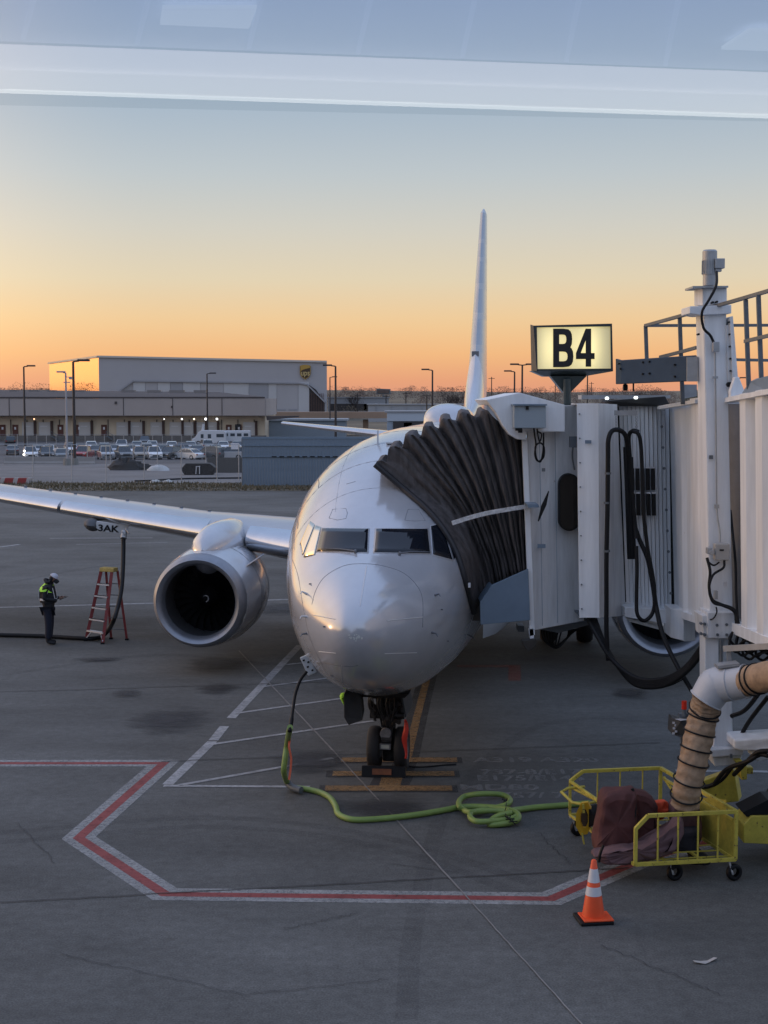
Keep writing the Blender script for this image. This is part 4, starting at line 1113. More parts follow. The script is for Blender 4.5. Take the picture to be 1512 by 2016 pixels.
# --- horizontal cross arm
b = MB()
slab(b, [(1222, 709, 20.55), (1372, 699, 19.5), (1372, 750, 19.5), (1222, 756, 20.55)], (0, 0.45, 0)); slab(b, [(1212, 706, 20.95), (1221.8, 709, 20.56), (1221.8, 756, 20.56), (1214, 753, 20.95)], (0.05, 0.1, 0))
arm = bp('cross_arm', b, mat('arm_slate_paint', (0.06, 0.09, 0.13), 0.8, noise=0.12, nscale=4, spec=0.15), bevel=0.012)
b = MB(); slab(b, [(1353, 703, 19.42), (1374, 702, 19.42), (1374, 751, 19.42), (1353, 751, 19.42)], (0, 0.05, 0)); bp('end_plate', b, M_galv, arm)
for (u, v) in ((1266, 713), (1279, 712), (1266, 736), (1279, 735), (1329, 718), (1329, 741), (1359, 716), (1359, 740), (1219, 716), (1222, 726)):
    c = P(u, v, 20.55 - (u - 1222) * 0.007 - 0.03); b = MB(); b.cyl(c + Vector((0, -0.0, 0)), c + Vector((0, 0.06, 0)), 0.014, n=8); bp('bolt', b, M_black, arm)
b = MB(); c = P(1231, 763, 20.75); b.tube([P(1231, 754, 20.8), P(1231, 760, 20.8)], 0.02, 8); b.cyl(c + Vector((-.03, 0, 0)), c + Vector((.03, 0, 0)), 0.045, n=12); b.tube([P(1247, 753, 20.7), P(1247, 770, 20.7)], 0.012, 6); bp('pulley', b, M_black, arm)

# --- lift column
def tapered(b, q, Y, d):   # q: four picture corners at depth Y, depth d
    slab(b, [(*p, Y) for p in q], (0, d, 0))
cl = MB()
slab(cl, [(1386, 618, 19.2), (1430, 618, 19.2), (1443, 1212, 19.2), (1398, 1212, 19.2)], (0.0, 0.42, 0)); slab(cl, [(1370, 618, 19.5), (1385.6, 618, 19.2), (1397.6, 1212, 19.2), (1384, 1212, 19.5)], (0.03, 0.1, 0))
col = bp('lift_column', cl, M_white, bevel=0.012)
b = MB(); slab(b, [(1358, 603, 19.12), (1440, 600, 19.12), (1440, 617, 19.12), (1380, 620, 19.12), (1358, 617, 19.12)], (0, 0.55, 0)); bp('column_collar', b, M_white, col, bevel=0.006)
b = MB(); tapered(b, [(1384, 567), (1431, 567), (1431, 601), (1384, 601)], 19.22, 0.3); slab(b, [(1367, 567, 19.5), (1383.6, 567, 19.22), (1383.6, 601, 19.22), (1367, 601, 19.5)], (0.03, 0.1, 0)); bp('column_head', b, M_white2, col, bevel=0.006)
b = MB(); tapered(b, [(1364, 563), (1434, 562.5), (1434, 566), (1364, 567)], 19.16, 0.50); bp('head_plate', b, M_galv, col)
b = MB(); tapered(b, [(1437, 625), (1443, 622), (1455, 768), (1443, 772)], 19.1, 0.5); tapered(b, [(1430, 640), (1440, 640), (1448, 772), (1434, 775)], 19.15, 0.1); bp('column_flange', b, M_white2, col, bevel=0.004)
b = MB()
for k in range(6): c = P(1436 + k * 0.8, 634 + k * 24, 19.1); b.cyl(c, c + Vector((0, 0.06, 0)), 0.011, n=8)
c = P(1436, 757, 19.08); b.cyl(c, c + Vector((0, 0.06, 0)), 0.033, n=14)
for (u, v) in ((1376, 658), (1404, 595), (1412, 594)): c = P(u, v, 19.12); b.cyl(c, c + Vector((0, 0.1, 0)), 0.014, n=8)
bp('column_bolt', b, M_black, col)
# motor
b = MB(); z0 = P(1397, 560, 19.4); X = z0.x; Yc = 19.42
def zat(v, Y=19.42): return P(1397, v, Y).z
b.cyl((X, Yc, zat(562)), (X, Yc, zat(541)), 0.085, n=20); b.cyl((X, Yc, zat(541)), (X, Yc, zat(512)), 0.094, n=20); b.cyl((X, Yc, zat(512)), (X, Yc, zat(495)), 0.096, n=20); b.cyl((X, Yc, zat(495)), (X, Yc, zat(492)), 0.096, 0.08, n=20)
for k in range(20):
    a = k * math.pi / 10; b.bar((X + .098 * math.cos(a), Yc + .098 * math.sin(a), zat(540)), (X + .098 * math.cos(a), Yc + .098 * math.sin(a), zat(513)), 0.008)
mt = bp('lift_motor', b, M_galv, smooth=True, angle=30, parent=col)
b = MB(); b.box((X + 0.11, Yc - 0.06, zat(520)), (0.13, 0.12, 0.13)); b.box((X + 0.10, Yc - 0.06, zat(533)), (0.08, 0.08, 0.04)); bp('terminal_box', b, M_galv, mt if False else col, bevel=0.008)
b = MB(); b.tube(smoothpath([P(1411, 535, 19.2), P(1410, 562, 19.0), P(1396, 590, 18.98), P(1382, 615, 18.98), P(1385, 645, 19.05), P(1398, 660, 19.1), P(1405, 674, 19.12)], 8), 0.018, 8); bp('motor_cable', b, M_black, col, smooth=True)
b = MB(); b.box(P(1409, 683, 19.13), (0.085, 0.08, 0.13)); bp('junction_box', b, M_galv, col, bevel=0.006)
b = MB(); b.tube([P(1408, 694, 19.16), P(1411, 997, 19.16)], 0.011, 8); b.tube(smoothpath([P(1411, 997, 19.16), P(1413, 1020, 19.14), P(1417, 1045, 19.12), P(1418, 1068, 19.1)], 5), 0.011, 8); c = P(1411, 997, 19.14); b.box(c, (0.06, 0.03, 0.05)); c = P(1408, 743, 19.14); b.box(c, (0.07, 0.03, 0.03)); bp('conduit', b, M_galv, col, smooth=True, angle=30)
b = MB(); b.box(P(1420, 1086, 19.08), (0.19, 0.14, 0.22)); cb = bp('control_box', b, mat('box_grey', (0.36, 0.36, 0.35), 0.5), col, bevel=0.015)
b = MB(); b.box(P(1421, 1083, 18.99), (0.055, 0.008, 0.02)); bp('nameplate', b, M_black, cb)
b = MB(); b.box(P(1396, 1084, 19.05), (0.07, 0.1, 0.08)); c = P(1402, 1088, 18.98); b.cyl(c, c + Vector((0, 0.1, 0)), 0.035, n=12); bp('limit_switch', b, M_galv, cb, bevel=0.006)
b = MB()
b.tube(smoothpath([P(1392, 1098, 19.05), P(1398, 1125, 19.0), P(1396, 1155, 18.98), P(1402, 1180, 18.98), P(1420, 1190, 18.98), P(1445, 1200, 18.95), P(1453, 1225, 18.9), P(1460, 1250, 18.9), P(1490, 1262, 18.7), P(1600, 1275, 17)], 6), 0.02, 8)
b.tube(smoothpath([P(1426, 1103, 19.02), P(1424, 1118, 19.0), P(1404, 1132, 18.97), P(1396, 1160, 18.95), P(1404, 1186, 18.95), P(1424, 1193, 18.95), P(1446, 1206, 18.93), P(1452, 1240, 18.88), P(1480, 1265, 18.7), P(1600, 1282, 17)], 6), 0.016, 8)
b.tube(smoothpath([P(1393, 1105, 19.03), P(1405, 1113, 19.0), P(1416, 1107, 19.03)], 6), 0.012, 8)
b.tube(smoothpath([P(1410, 1195, 19.0), P(1411, 1206, 19.0), P(1404, 1218, 19.0), P(1394, 1220, 19.1)], 6), 0.01, 8)
b.tube(smoothpath([P(1438, 1005, 19.4), P(1443, 1055, 19.2), P(1448, 1110, 19.1), P(1450, 1180, 19.0), P(1458, 1235, 18.9), P(1500, 1256, 18.5)], 6), 0.018, 8)
bp('control_cables', b, M_black, col, smooth=True)
b = MB(); b.box(P(1409, 1171, 19.1), (0.04, 0.08, 0.11)); bp('cable_clamp', b, M_galv, col)
# bracket and lower leg
b = MB(); tapered(b, [(1382, 1212), (1393, 1212), (1393, 1256), (1385, 1254)], 19.1, 0.5); tapered(b, [(1393, 1206), (1446, 1206), (1446, 1257), (1393, 1257)], 19.05, 0.5); br = bp('column_bracket', b, M_white2, col, bevel=0.012)
b = MB()
for (u, v) in ((1381, 1228), (1388, 1229), (1381, 1248), (1388, 1250), (1412, 1231), (1431, 1230), (1413, 1250), (1431, 1250), (1444, 1231)): c = P(u, v, 19.03); b.cyl(c, c + Vector((0, 0.06, 0)), 0.02, n=6)
bp('bracket_bolt', b, M_steel, br)
b = MB(); tapered(b, [(1388, 1256), (1415, 1256), (1415, 1480), (1388, 1480)], 19.15, 0.34); tapered(b, [(1425, 1256), (1438, 1256), (1444, 1480), (1418, 1480)], 19.3, 0.2); tapered(b, [(1412, 1370), (1440, 1370), (1442, 1480), (1404, 1480)], 19.05, 0.3); bp('lower_leg', b, M_white, bevel=0.01)
b = MB(); slab(b, [(1399, 1476, 18.9), (1464, 1472, 18.9), (1464, 1486, 18.9), (1402, 1492, 18.9)], (0, 0.8, 0)); slab(b, [(1402, 1492, 19.0), (1462, 1486, 19.0), (1456, 1504, 19.0), (1408, 1510, 19.0)], (0, 0.6, 0)); bp('axle_housing', b, M_white2, bevel=0.015)
b = MB(); slab(b, [(1446, 1457, 18.6), (1530, 1452, 18.4), (1600, 1450, 18.3), (1600, 1474, 18.3), (1458, 1478, 18.6), (1446, 1474, 18.6)], (0, 0.5, 0)); slab(b, [(1485, 1492, 18.4), (1530, 1475, 18.4), (1530, 1490, 18.4), (1492, 1500, 18.4)], (0, 0.4, 0)); bp('axle_beam', b, M_white, bevel=0.02)
b = MB(); b.box(P(1377 + 62, 1488, 18.85), (0.03, 0.03, 0.05)); bp('axle_bolt', b, M_steel)
# wheel pair, yellow guards and drive unit
def ywheel(c, r_, w2, parent):
    b = MB(); wheel(b, (0, 0, 0), r_, w2); b.v = [Matrix.Translation(c) @ Matrix.Rotation(R(8), 4, 'Z') @ v for v in b.v]
    o = b.build('bogie_wheel', M_tyre, parent, world=True, smooth=True, angle=60); return o
ywheel(Vector((5.42, 18.7, 0.5)), 0.5, 0.35, jb)
b = MB(); slab(b, [(1378, 1562, 19.3), (1382, 1538, 19.3), (1445, 1515, 19.3), (1455, 1578, 19.3), (1428, 1581, 19.3)], (0.1, 0.25, 0)); bp('yellow_guard', b, M_yellow, bevel=0.012)
b = MB()
slab(b, [(1446, 1497, 18.9), (1460, 1496, 18.9), (1471, 1512, 18.9), (1471, 1535, 18.9), (1460, 1536, 18.9), (1457, 1514, 18.9)], (0, 0.3, 0)); slab(b, [(1471, 1511, 18.95), (1483, 1511, 18.95), (1483, 1524, 18.95), (1471, 1524, 18.95)], (0, 0.15, 0))
bp('tow_bracket', b, M_yellow, bevel=0.01)
b = MB(); slab(b, [(1464, 1625, 17.9), (1480, 1607, 17.9), (1640, 1606, 17.9), (1640, 1668, 17.9), (1464, 1660, 17.9)], (0, 0.5, 0)); bp('yellow_step_guard', b, M_yellow, bevel=0.01)
b = MB(); slab(b, [(1462, 1600, 17.95), (1512, 1575, 17.95), (1640, 1575, 17.95), (1640, 1605, 17.95), (1470, 1608, 17.95)], (0, 0.4, 0)); bp('dark_deck', b, M_black)
b = MB()
for q in ([P(1512, 1372, 18.6), P(1475, 1420, 18.8), P(1455, 1456, 19.0)], [P(1441, 1510, 19), P(1420, 1535, 19.1), P(1395, 1548, 19.2), P(1365, 1549, 19.3)], [P(1512, 1478, 18.2), P(1490, 1482, 18.3), P(1465, 1505, 18.5), P(1445, 1525, 18.8)], [P(1512, 1488, 18.2), P(1495, 1486, 18.3), P(1470, 1500, 18.4), P(1430, 1515, 18.8), P(1405, 1545, 19.0)],
          [P(1512, 1340, 18.4), P(1470, 1395, 18.8), P(1440, 1410, 19.0)]):
    b.tube(smoothpath(q, 6), 0.03, 8)
bp('hydraulic_hose', b, M_black, smooth=True)
# perforated rail and hanger
b = MB(); b.bar(P(1426, 1277, 17.6), P(1640, 1265, 16.4), 0.05, 0.07); b.bar(P(1434, 1280, 17.6), P(1437, 1312, 17.6), 0.045)
pr = bp('perforated_rail', b, M_galv)
b = MB()
for k in range(18): c = P(1431 + k * 6, 1277.5 - k * 0.32, 17.56 - k * 0.034); b.cyl(c, c + Vector((0, 0.01, 0)), 0.009, n=6)
bp('rail_holes', b, M_black, pr)
b = MB()
for k in range(12):
    u0 = 1442 + (k % 6) * 13; v0 = 1258 + (k * 7) % 30
    b.tube(smoothpath([P(u0, 1245, 18.9), P(u0 - 6, v0, 18.8), P(u0 + 8, v0 + 14, 18.8), P(u0 + 24, v0 + 4, 18.7), P(u0 + 60, v0 - 6, 18.2)], 5), 0.018, 6)
bp('undercarriage_cables', b, M_black, smooth=True)

# --- boxes and small fittings on the cab
b = MB(); slab(b, [(1012, 797, 21.0), (1075, 797, 21.0), (1075, 843, 21.0), (1012, 843, 21.0)], (0, 0.3, 0)); eb = bp('electrical_box', b, mat('box_blue_grey', (0.26, 0.32, 0.37), 0.5), bevel=0.01)
b = MB(); slab(b, [(1010, 795.5, 20.96), (1077, 795.5, 20.96), (1077, 798.5, 20.96), (1010, 798.5, 20.96)], (0, 0.36, 0)); bp('box_lid', b, M_bgrey, eb)
b = MB(); b.box(P(1021, 844.5, 21.1), (0.09, 0.12, 0.05)); b.cyl(P(1020, 848, 21.1), P(1028, 848, 21.1), 0.03, n=10); b.box(P(1038, 803, 20.99), (0.04, 0.02, 0.05)); bp('box_fitting', b, M_black, eb)
b = MB()
b.tube(smoothpath([P(1051, 843, 21.2), P(1053, 860, 21.2), P(1055, 875, 21.2), P(1053, 895, 21.25), P(1059, 908, 21.3), P(1070, 900, 21.3), P(1071, 880, 21.25), P(1063, 872, 21.2), P(1054, 880, 21.2), P(1056, 902, 21.25), P(1064, 909, 21.28), P(1069, 890, 21.25), P(1070, 870, 21.2), P(1070, 852, 21.2)], 6), 0.013, 6)
b.tube(smoothpath([P(1057, 844, 21.2), P(1062, 870, 21.2), P(1066, 855, 21.2), P(1058, 849, 21.2)], 6), 0.011, 6)
bp('coiled_cable', b, M_black, smooth=True)
b = MB(); slab(b, [(1038, 993, 21.0), (1060, 993, 21.0), (1062, 999, 21.0), (1040, 1000, 21.0)], (0, 0.5, 0)); bp('wiper_bracket', b, M_bgrey)
b = MB(); slab(b, [(1080, 966, 20.9), (1081, 968, 20.9), (1076, 994, 20.9), (1061, 1027, 20.9), (1059, 1026, 20.9), (1066, 995, 20.9)], (0, 0.03, 0)); bp('camera_vane', b, M_black)
b = MB(); slab(b, [(1041, 1239, 21.5), (1050, 1238, 21.5), (1052, 1262, 21.5), (1044, 1262, 21.5)], (0, 0.1, 0)); bp('leg_stub', b, M_white)
b = MB(); slab(b, [(1028, 1262, 21.4), (1056, 1258, 21.4), (1056, 1272, 21.4), (1041, 1284, 21.4), (1030, 1272, 21.4)], (0, 0.2, 0)); bp('rubber_foot', b, mat('foot_brown', (0.04, 0.035, 0.03), 0.7), bevel=0.01)
b = MB()
for k in range(7):
    d = k * 2.2; b.tube(smoothpath([P(1066 + d * 3, 1240, 22.2), P(1072 + d * 2, 1262 + d * .8, 22.2), P(1095 + d, 1276 - d, 22.3), P(1115 + d, 1258 - d, 22.4), P(1120 + d * 1.5, 1238, 22.4)], 6), 0.012, 6)
bp('underfloor_cables', b, M_black, smooth=True)
b = MB(); slab(b, [(1055, 1238, 21.9), (1160, 1222, 22.1), (1160, 1230, 22.1), (1100, 1246, 22.0)], (0, 2.3, 0)); slab(b, [(1020, 1232, 22.3), (1032, 1232, 22.3), (1032, 1244, 22.3), (1020, 1244, 22.3)], (0, .3, 0)); bp('underfloor_frame', b, M_steel)

# small hardware, seams and labels on the white panels
b = MB()
for (u, v0, v1, Y) in ((1092, 812, 1226, 21.58), (1062, 850, 1232, 21.56)): b.bar(P(u, v0, Y), P(u + 6, v1, Y), 0.008)
bp('panel_seam', b, M_bgrey)
for k in range(9):
    b = MB(); c = P(1141 + k * .6, 815 + 48 * k, 21.16); b.cyl(c, c + Vector((0, .03, 0)), 0.011, n=6); bp('screw', b, M_steel)
for (u, v, w2, h2, m_) in ((1190, 1150, .05, .07, M_refl), (1066, 1075, .12, .06, M_bgrey), (1158, 870, .09, .05, M_bgrey), (1400, 900, .05, .05, M_steel), (1428, 1150, .04, .06, M_refl), (1070, 925, .05, .05, M_steel)):
    Yp = 21.1 if u in (1158,) else 21.25 if u == 1190 else 21.5 if u < 1140 else 19.17
    b = MB(); b.box(P(u, v, Yp), (w2, .012, h2)); bp('label_plate', b, m_)
b = MB(); c = P(1128, 870, 21.45); b.box(c, (.1, .12, .16)); b.tube(smoothpath([P(1128, 878, 21.45), P(1127, 900, 21.5), P(1131, 925, 21.55)], 5), .012, 6); bp('camera_unit', b, M_steel)
# --- festoon cables
cab = MB()
def fest(pts, r_, sub=8): cab.tube(smoothpath([P(*p) for p in pts], sub), r_, 10)
fest([(1197, 1300, 20.9), (1194, 1240, 20.9), (1194, 1180, 20.9), (1194, 1100, 20.9), (1196, 1000, 20.9), (1197, 900, 20.9), (1198, 865, 20.9), (1206, 848, 20.95), (1222, 848, 21.0), (1233, 862, 21.1), (1236, 900, 21.2), (1240, 960, 21.3), (1246, 1020, 21.3), (1258, 1060, 21.3), (1275, 1100, 21.2), (1285, 1150, 21.1), (1292, 1195, 21.0), (1305, 1250, 20.7), (1330, 1305, 20.3), (1362, 1360, 19.9)], 0.034)
fest([(1258, 850, 21.1), (1246, 848, 21.1), (1238, 860, 21.15), (1240, 900, 21.2), (1243, 960, 21.25), (1250, 1030, 21.25), (1252, 1060, 21.2)], 0.03)
fest([(1246, 849, 21.05), (1257, 855, 21.0), (1262, 880, 21.0), (1265, 950, 21.0), (1268, 1020, 21.0), (1275, 1080, 21.0), (1286, 1140, 21.0), (1289, 1185, 21.0), (1283, 1210, 21.0), (1268, 1222, 21.0), (1255, 1210, 21.0), (1253, 1180, 21.05), (1254, 1120, 21.1), (1253, 1075, 21.15)], 0.028)
fest([(1240, 900, 21.3), (1242, 980, 21.3), (1246, 1100, 21.35)], 0.05)
fest([(1232, 880, 21.3), (1236, 980, 21.3), (1240, 1100, 21.4)], 0.04)
for k in range(5):
    d = k * 3.2; fest([(1158 + d, 1218, 21.3), (1175 + d, 1250 + d, 21.1), (1205 + d * 0.6, 1298 + d * .6, 20.8), (1250, 1334 + d, 20.5), (1300, 1338 + d, 20.2), (1345 - d * .3, 1318 + d, 19.9), (1378, 1278 + d, 19.7), (1394, 1245 + d * .5, 19.6)], 0.036)
fest([(1190, 1275, 20.9), (1215, 1310, 20.7), (1260, 1350, 20.5), (1310, 1352, 20.2), (1350, 1335, 19.9)], 0.008)
o = bp('festoon_cables', cab, M_black, smooth=True)
b = MB()
for (u, v) in ((1195, 1085), (1197, 932), (1194, 990)): b.cyl(P(u, v - 2, 20.9), P(u, v + 2, 20.9), 0.045, n=10)
bp('cable_tie', b, M_steel, o)
b = MB(); slab(b, [(1210, 808, 21.2), (1255, 808, 21.2), (1255, 818, 21.2), (1210, 818, 21.2)], (0, .04, 0))
for u in (1213, 1253):
    for k in range(5): c = P(u, 822 + k * 6, 21.15); b.tube(smoothpath([c + Vector((.012 * math.cos(a), .004, .022 * math.sin(a))) for a in [i * math.pi / 3 for i in range(6)]], 2, closed=True), 0.005, 5, closed=True)
bp('cable_hanger_chain', b, M_galv)

# ================================================================== GATE SIGN
sgY = 21.2
gs = thing('gate_sign', 'illuminated B4 gate sign box on a funnel shaped post above the bridge cab', 'sign', (P(1122, 795, sgY).x, sgY, P(1122, 795, sgY).z))
b = MB()
fr_out = [(1050, 641), (1205, 637), (1207, 731), (1057, 730)]
fr_in = [(1057, 644.5), (1202, 642.5), (1203, 725.5), (1058.5, 726.5)]
n4 = 4
of = [P(*p, sgY) for p in fr_out]; inn = [P(*p, sgY) for p in fr_in]; dz = Vector((0, 0.42, 0)); rec = Vector((0, 0.03, 0))
for k in range(4):
    k2 = (k + 1) % 4
    b.quad(of[k], of[k2], inn[k2], inn[k]); b.quad(inn[k], inn[k2], inn[k2] + rec, inn[k] + rec); b.quad(of[k], of[k2], of[k2] + dz, of[k] + dz)
b.poly([p + dz for p in of])
mFr = mat('sign_frame', (0.03, 0.04, 0.045), 0.5)
b.build('sign_frame', mFr, gs, world=True)
b = MB(); slab(b, [(1044, 639, sgY + 0.5), (1050, 641, sgY + 0.01), (1057, 731, sgY + 0.01), (1046, 730, sgY + 0.5)], (0.01, 0.01, 0)); b.build('side_cheek', mFr, gs, world=True)
b = MB(); slab(b, [(1046, 730, sgY + 0.02), (1207, 731, sgY + 0.02), (1150, 741, sgY + 0.2), (1072, 741, sgY + 0.2)], (0, 0.35, 0)); b.build('sign_tray', mat('tray_green_grey', (0.06, 0.085, 0.09), 0.45), gs, world=True)
b = MB(); slab(b, [(1084, 740.5, sgY + 0.12), (1155, 740.5, sgY + 0.12), (1124, 772, sgY + 0.2), (1110, 773, sgY + 0.2)], (0, 0.25, 0)); b.tube([P(1116, 745, sgY + 0.1), P(1117, 796, sgY + 0.2)], 0.055, 12); b.build('funnel_post', mat('tray_green_grey', (0.06, 0.085, 0.09), 0.45), gs, world=True)
# lit face: two tubes behind the acrylic leave it brighter in the middle columns
mFace = bpy.data.materials.new('lit_sign_face'); mFace.use_nodes = True
t = mFace.node_tree; bs = t.nodes['Principled BSDF']; bs.inputs['Base Color'].default_value = (0.5, 0.48, 0.36, 1); bs.inputs['Roughness'].default_value = 0.35
tcn = t.nodes.new('ShaderNodeTexCoord'); sx = t.nodes.new('ShaderNodeSeparateXYZ'); t.links.new(tcn.outputs['Object'], sx.inputs[0])
cxl = P(1130, 684, sgY).x - gs.location.x; czl = P(1130, 684, sgY).z - gs.location.z
def gauss(n_in, c, wd):
    s1 = t.nodes.new('ShaderNodeMath'); s1.operation = 'SUBTRACT'; s1.inputs[1].default_value = c; t.links.new(n_in, s1.inputs[0])
    s2 = t.nodes.new('ShaderNodeMath'); s2.operation = 'DIVIDE'; s2.inputs[1].default_value = wd; t.links.new(s1.outputs[0], s2.inputs[0])
    s3 = t.nodes.new('ShaderNodeMath'); s3.operation = 'POWER'; s3.inputs[1].default_value = 2; t.links.new(s2.outputs[0], s3.inputs[0])
    s4 = t.nodes.new('ShaderNodeMath'); s4.operation = 'MULTIPLY'; s4.inputs[1].default_value = -1; t.links.new(s3.outputs[0], s4.inputs[0])
    s5 = t.nodes.new('ShaderNodeMath'); s5.operation = 'EXPONENT'; t.links.new(s4.outputs[0], s5.inputs[0]); return s5
g1 = gauss(sx.outputs['X'], cxl - 0.36, 0.15); g2 = gauss(sx.outputs['X'], cxl + 0.36 - 0.1, 0.15); g3 = gauss(sx.outputs['X'], cxl, 0.34); gz = gauss(sx.outputs['Z'], czl, 0.42)
ad = t.nodes.new('ShaderNodeMath'); ad.operation = 'ADD'; t.links.new(g1.outputs[0], ad.inputs[0]); t.links.new(g2.outputs[0], ad.inputs[1])
ad2 = t.nodes.new('ShaderNodeMath'); ad2.operation = 'ADD'; t.links.new(ad.outputs[0], ad2.inputs[0]); t.links.new(g3.outputs[0], ad2.inputs[1])
ml = t.nodes.new('ShaderNodeMath'); ml.operation = 'MULTIPLY'; t.links.new(ad2.outputs[0], ml.inputs[0]); t.links.new(gz.outputs[0], ml.inputs[1])
ma = t.nodes.new('ShaderNodeMath'); ma.operation = 'MULTIPLY_ADD'; ma.inputs[1].default_value = 0.5; ma.inputs[2].default_value = 0.30; t.links.new(ml.outputs[0], ma.inputs[0])
t.links.new(ma.outputs[0], bs.inputs['Emission Strength']); bs.inputs['Emission Color'].default_value = (0.95, 0.80, 0.36, 1)
b = MB(); b.poly([p + rec * 0.9 for p in inn]); face = b.build('lit_face', mFace, gs, world=True, recalc=False)
# condensed B and 4, cut as letter shapes
def letter(b, polys, u0, u1, v0, v1, dy=0.0):
    for poly_ in polys:
        b.prism([P(u0 + (u1 - u0) * x + 0.0, v0 + (v1 - v0) * y, sgY + 0.012 - dy) for x, y in poly_], (0, 0.006 + dy, 0))
def band(outer, inner):
    res = []
    for k in range(len(outer) - 1): res.append([outer[k], outer[k + 1], inner[k + 1], inner[k]])
    return res
def bowl(y0, y1, xr, st=0.29, hs=0.155):
    o_, i_ = [(0.3, y0), (0.5, y0)], [(0.3, y0 + hs), (0.48, y0 + hs)]
    yc = (y0 + y1) / 2; ry = (y1 - y0) / 2
    for k in range(1, 8):
        a = -math.pi / 2 + math.pi * k / 8
        o_.append((0.5 + (xr - 0.5) * max(0, math.cos(a)) ** 0.6, yc + ry * (abs(math.sin(a)) ** 0.8) * (1 if a > 0 else -1)))
        i_.append((0.46 + (xr - st - 0.46) * max(0, math.cos(a)) ** 0.6, yc + (ry - hs) * (abs(math.sin(a)) ** 0.8) * (1 if a > 0 else -1)))
    o_ += [(0.5, y1), (0.3, y1)]; i_ += [(0.48, y1 - hs), (0.3, y1 - hs)]
    return band(o_, i_)
b = MB()
letter(b, [[(0, 0), (0.3, 0), (0.3, 1), (0, 1)]] + bowl(0, 0.55, 0.94), 1089, 1129, 647, 723); letter(b, bowl(0.44, 1.0, 1.0), 1089, 1129, 647, 723, 0.002)
lt = b.build('letter', mat('sign_black', (0.012, 0.013, 0.016), 0.5), gs, world=True)
b = MB()
letter(b, [[(0.56, 0), (0.88, 0), (0.88, 1), (0.56, 1)]], 1134, 1168, 647, 722); letter(b, [[(0.56, 0), (0.62, 0.24), (0.26, 0.66), (0.0, 0.64)]], 1134, 1168, 647, 722, 0.002); letter(b, [[(0.0, 0.64), (1.08, 0.64), (1.08, 0.80), (0.0, 0.80)]], 1134, 1168, 647, 722, 0.004)
b.build('digit', mat('sign_black', (0.012, 0.013, 0.016), 0.5), gs, world=True)
# ================================================================== AIR DUCT
mTan = mat('tan_duct_fabric', (0.35, 0.245, 0.16), 0.8, noise=0.3, nscale=7, bump=0.9)
mElb = mat('white_elbow', (0.5, 0.53, 0.57), 0.4, noise=0.04)
du = thing('air_duct', 'tan fabric air duct with black hoops and a white elbow hanging into the cart', 'air duct', (P(1350, 1590, 17.7).x, 17.7, 0.3))
lowp = smoothpath([P(1394, 1374, 17.62), P(1386, 1402, 17.7), P(1377, 1442, 17.66), P(1365, 1500, 17.6), P(1353, 1552, 17.6), P(1349, 1588, 17.65)], 9)
rdc = random.Random(2)
b = MB(); b.tube(lowp, [0.190 + 0.008 * math.sin(i * 1.9) - 0.0004 * i for i in range(len(lowp))], 28)
for i, v in enumerate(b.v): b.v[i] = v + Vector((rdc.uniform(-1, 1), rdc.uniform(-1, 1), rdc.uniform(-1, 1))) * 0.006
dl = b.build('lower_sleeve', mTan, du, world=True, smooth=True)
txd = bpy.data.textures.new('duct_crumple', 'CLOUDS'); txd.noise_scale = 0.09
dmd = dl.modifiers.new('sub', 'SUBSURF'); dmd.levels = 1; dmd.render_levels = 1
dmd = dl.modifiers.new('crumple', 'DISPLACE'); dmd.texture = txd; dmd.strength = 0.035; dmd.mid_level = 0.6
upp = smoothpath([P(1462, 1343, 17.4), P(1485, 1338, 17.2), P(1512, 1332, 16.9), P(1640, 1310, 15.8)], 8)
b = MB(); b.tube(upp, [0.178 + 0.006 * math.sin(i * 1.3) for i in range(len(upp))], 28); b.build('upper_sleeve', mTan, du, world=True, smooth=True)
def hoop(path, i, r_, parent, tilt=0.0):
    p = path[i]; d = (path[min(i + 1, len(path) - 1)] - path[max(i - 1, 0)]).normalized()
    x = d.cross(Vector((0, 1, 0))).normalized(); y = d.cross(x)
    b = MB(); b.tube([p + (x * math.cos(a) + y * math.sin(a)) * r_ + d * 0.03 * math.sin(a) for a in [k * 6.2832 / 26 for k in range(26)]], 0.011, 6, closed=True)
    b.build('hoop', M_black, parent, world=True, smooth=True)
for vv in (1394, 1410, 1441, 1472, 1503, 1534, 1565): hoop(lowp, min(range(1, len(lowp) - 1), key=lambda i_: abs(proj(lowp[i_])[1] - vv)), 0.193, dl)
hoop(upp, 6, 0.184, du); hoop(upp, 12, 0.184, du)
el = [P(1390, 1378, 17.62), P(1407, 1352, 17.6), P(1409, 1350, 17.6), P(1411, 1349, 17.6), P(1440, 1345, 17.5), P(1469, 1341.5, 17.38)]
b = MB(); b.tube([el[0], el[1] * 0.55 + el[0] * 0.45], [0.315, 0.315], 32); b.v = b.v[:0]; b.f = []; b.m = []
b.tube(el, [0.205, 0.222, 0.225, 0.222, 0.212, 0.200], 36)
eb_ = b.build('elbow', mElb, du, world=True, smooth=True, angle=25)
b = MB()
for i, rr in ((0, 0.208), (4, 0.214), (5, 0.203)):
    p = el[i]; d = (el[min(i + 1, 5)] - el[max(i - 1, 0)]).normalized(); x = d.cross(Vector((0, 1, 0))).normalized(); y = d.cross(x)
    b.tube([p + (x * math.cos(a) + y * math.sin(a)) * rr for a in [k * 6.2832 / 30 for k in range(30)]], 0.01, 6, closed=True)
b.build('elbow_bead', mElb, eb_, world=True, smooth=True)
b = MB(); slab(b, [(1413, 1311, 17.45), (1456, 1306, 17.35), (1457, 1311, 17.35), (1414, 1317, 17.45)], (0, 0.2, 0)); b.build('hanger_bracket', M_galv, du, world=True)

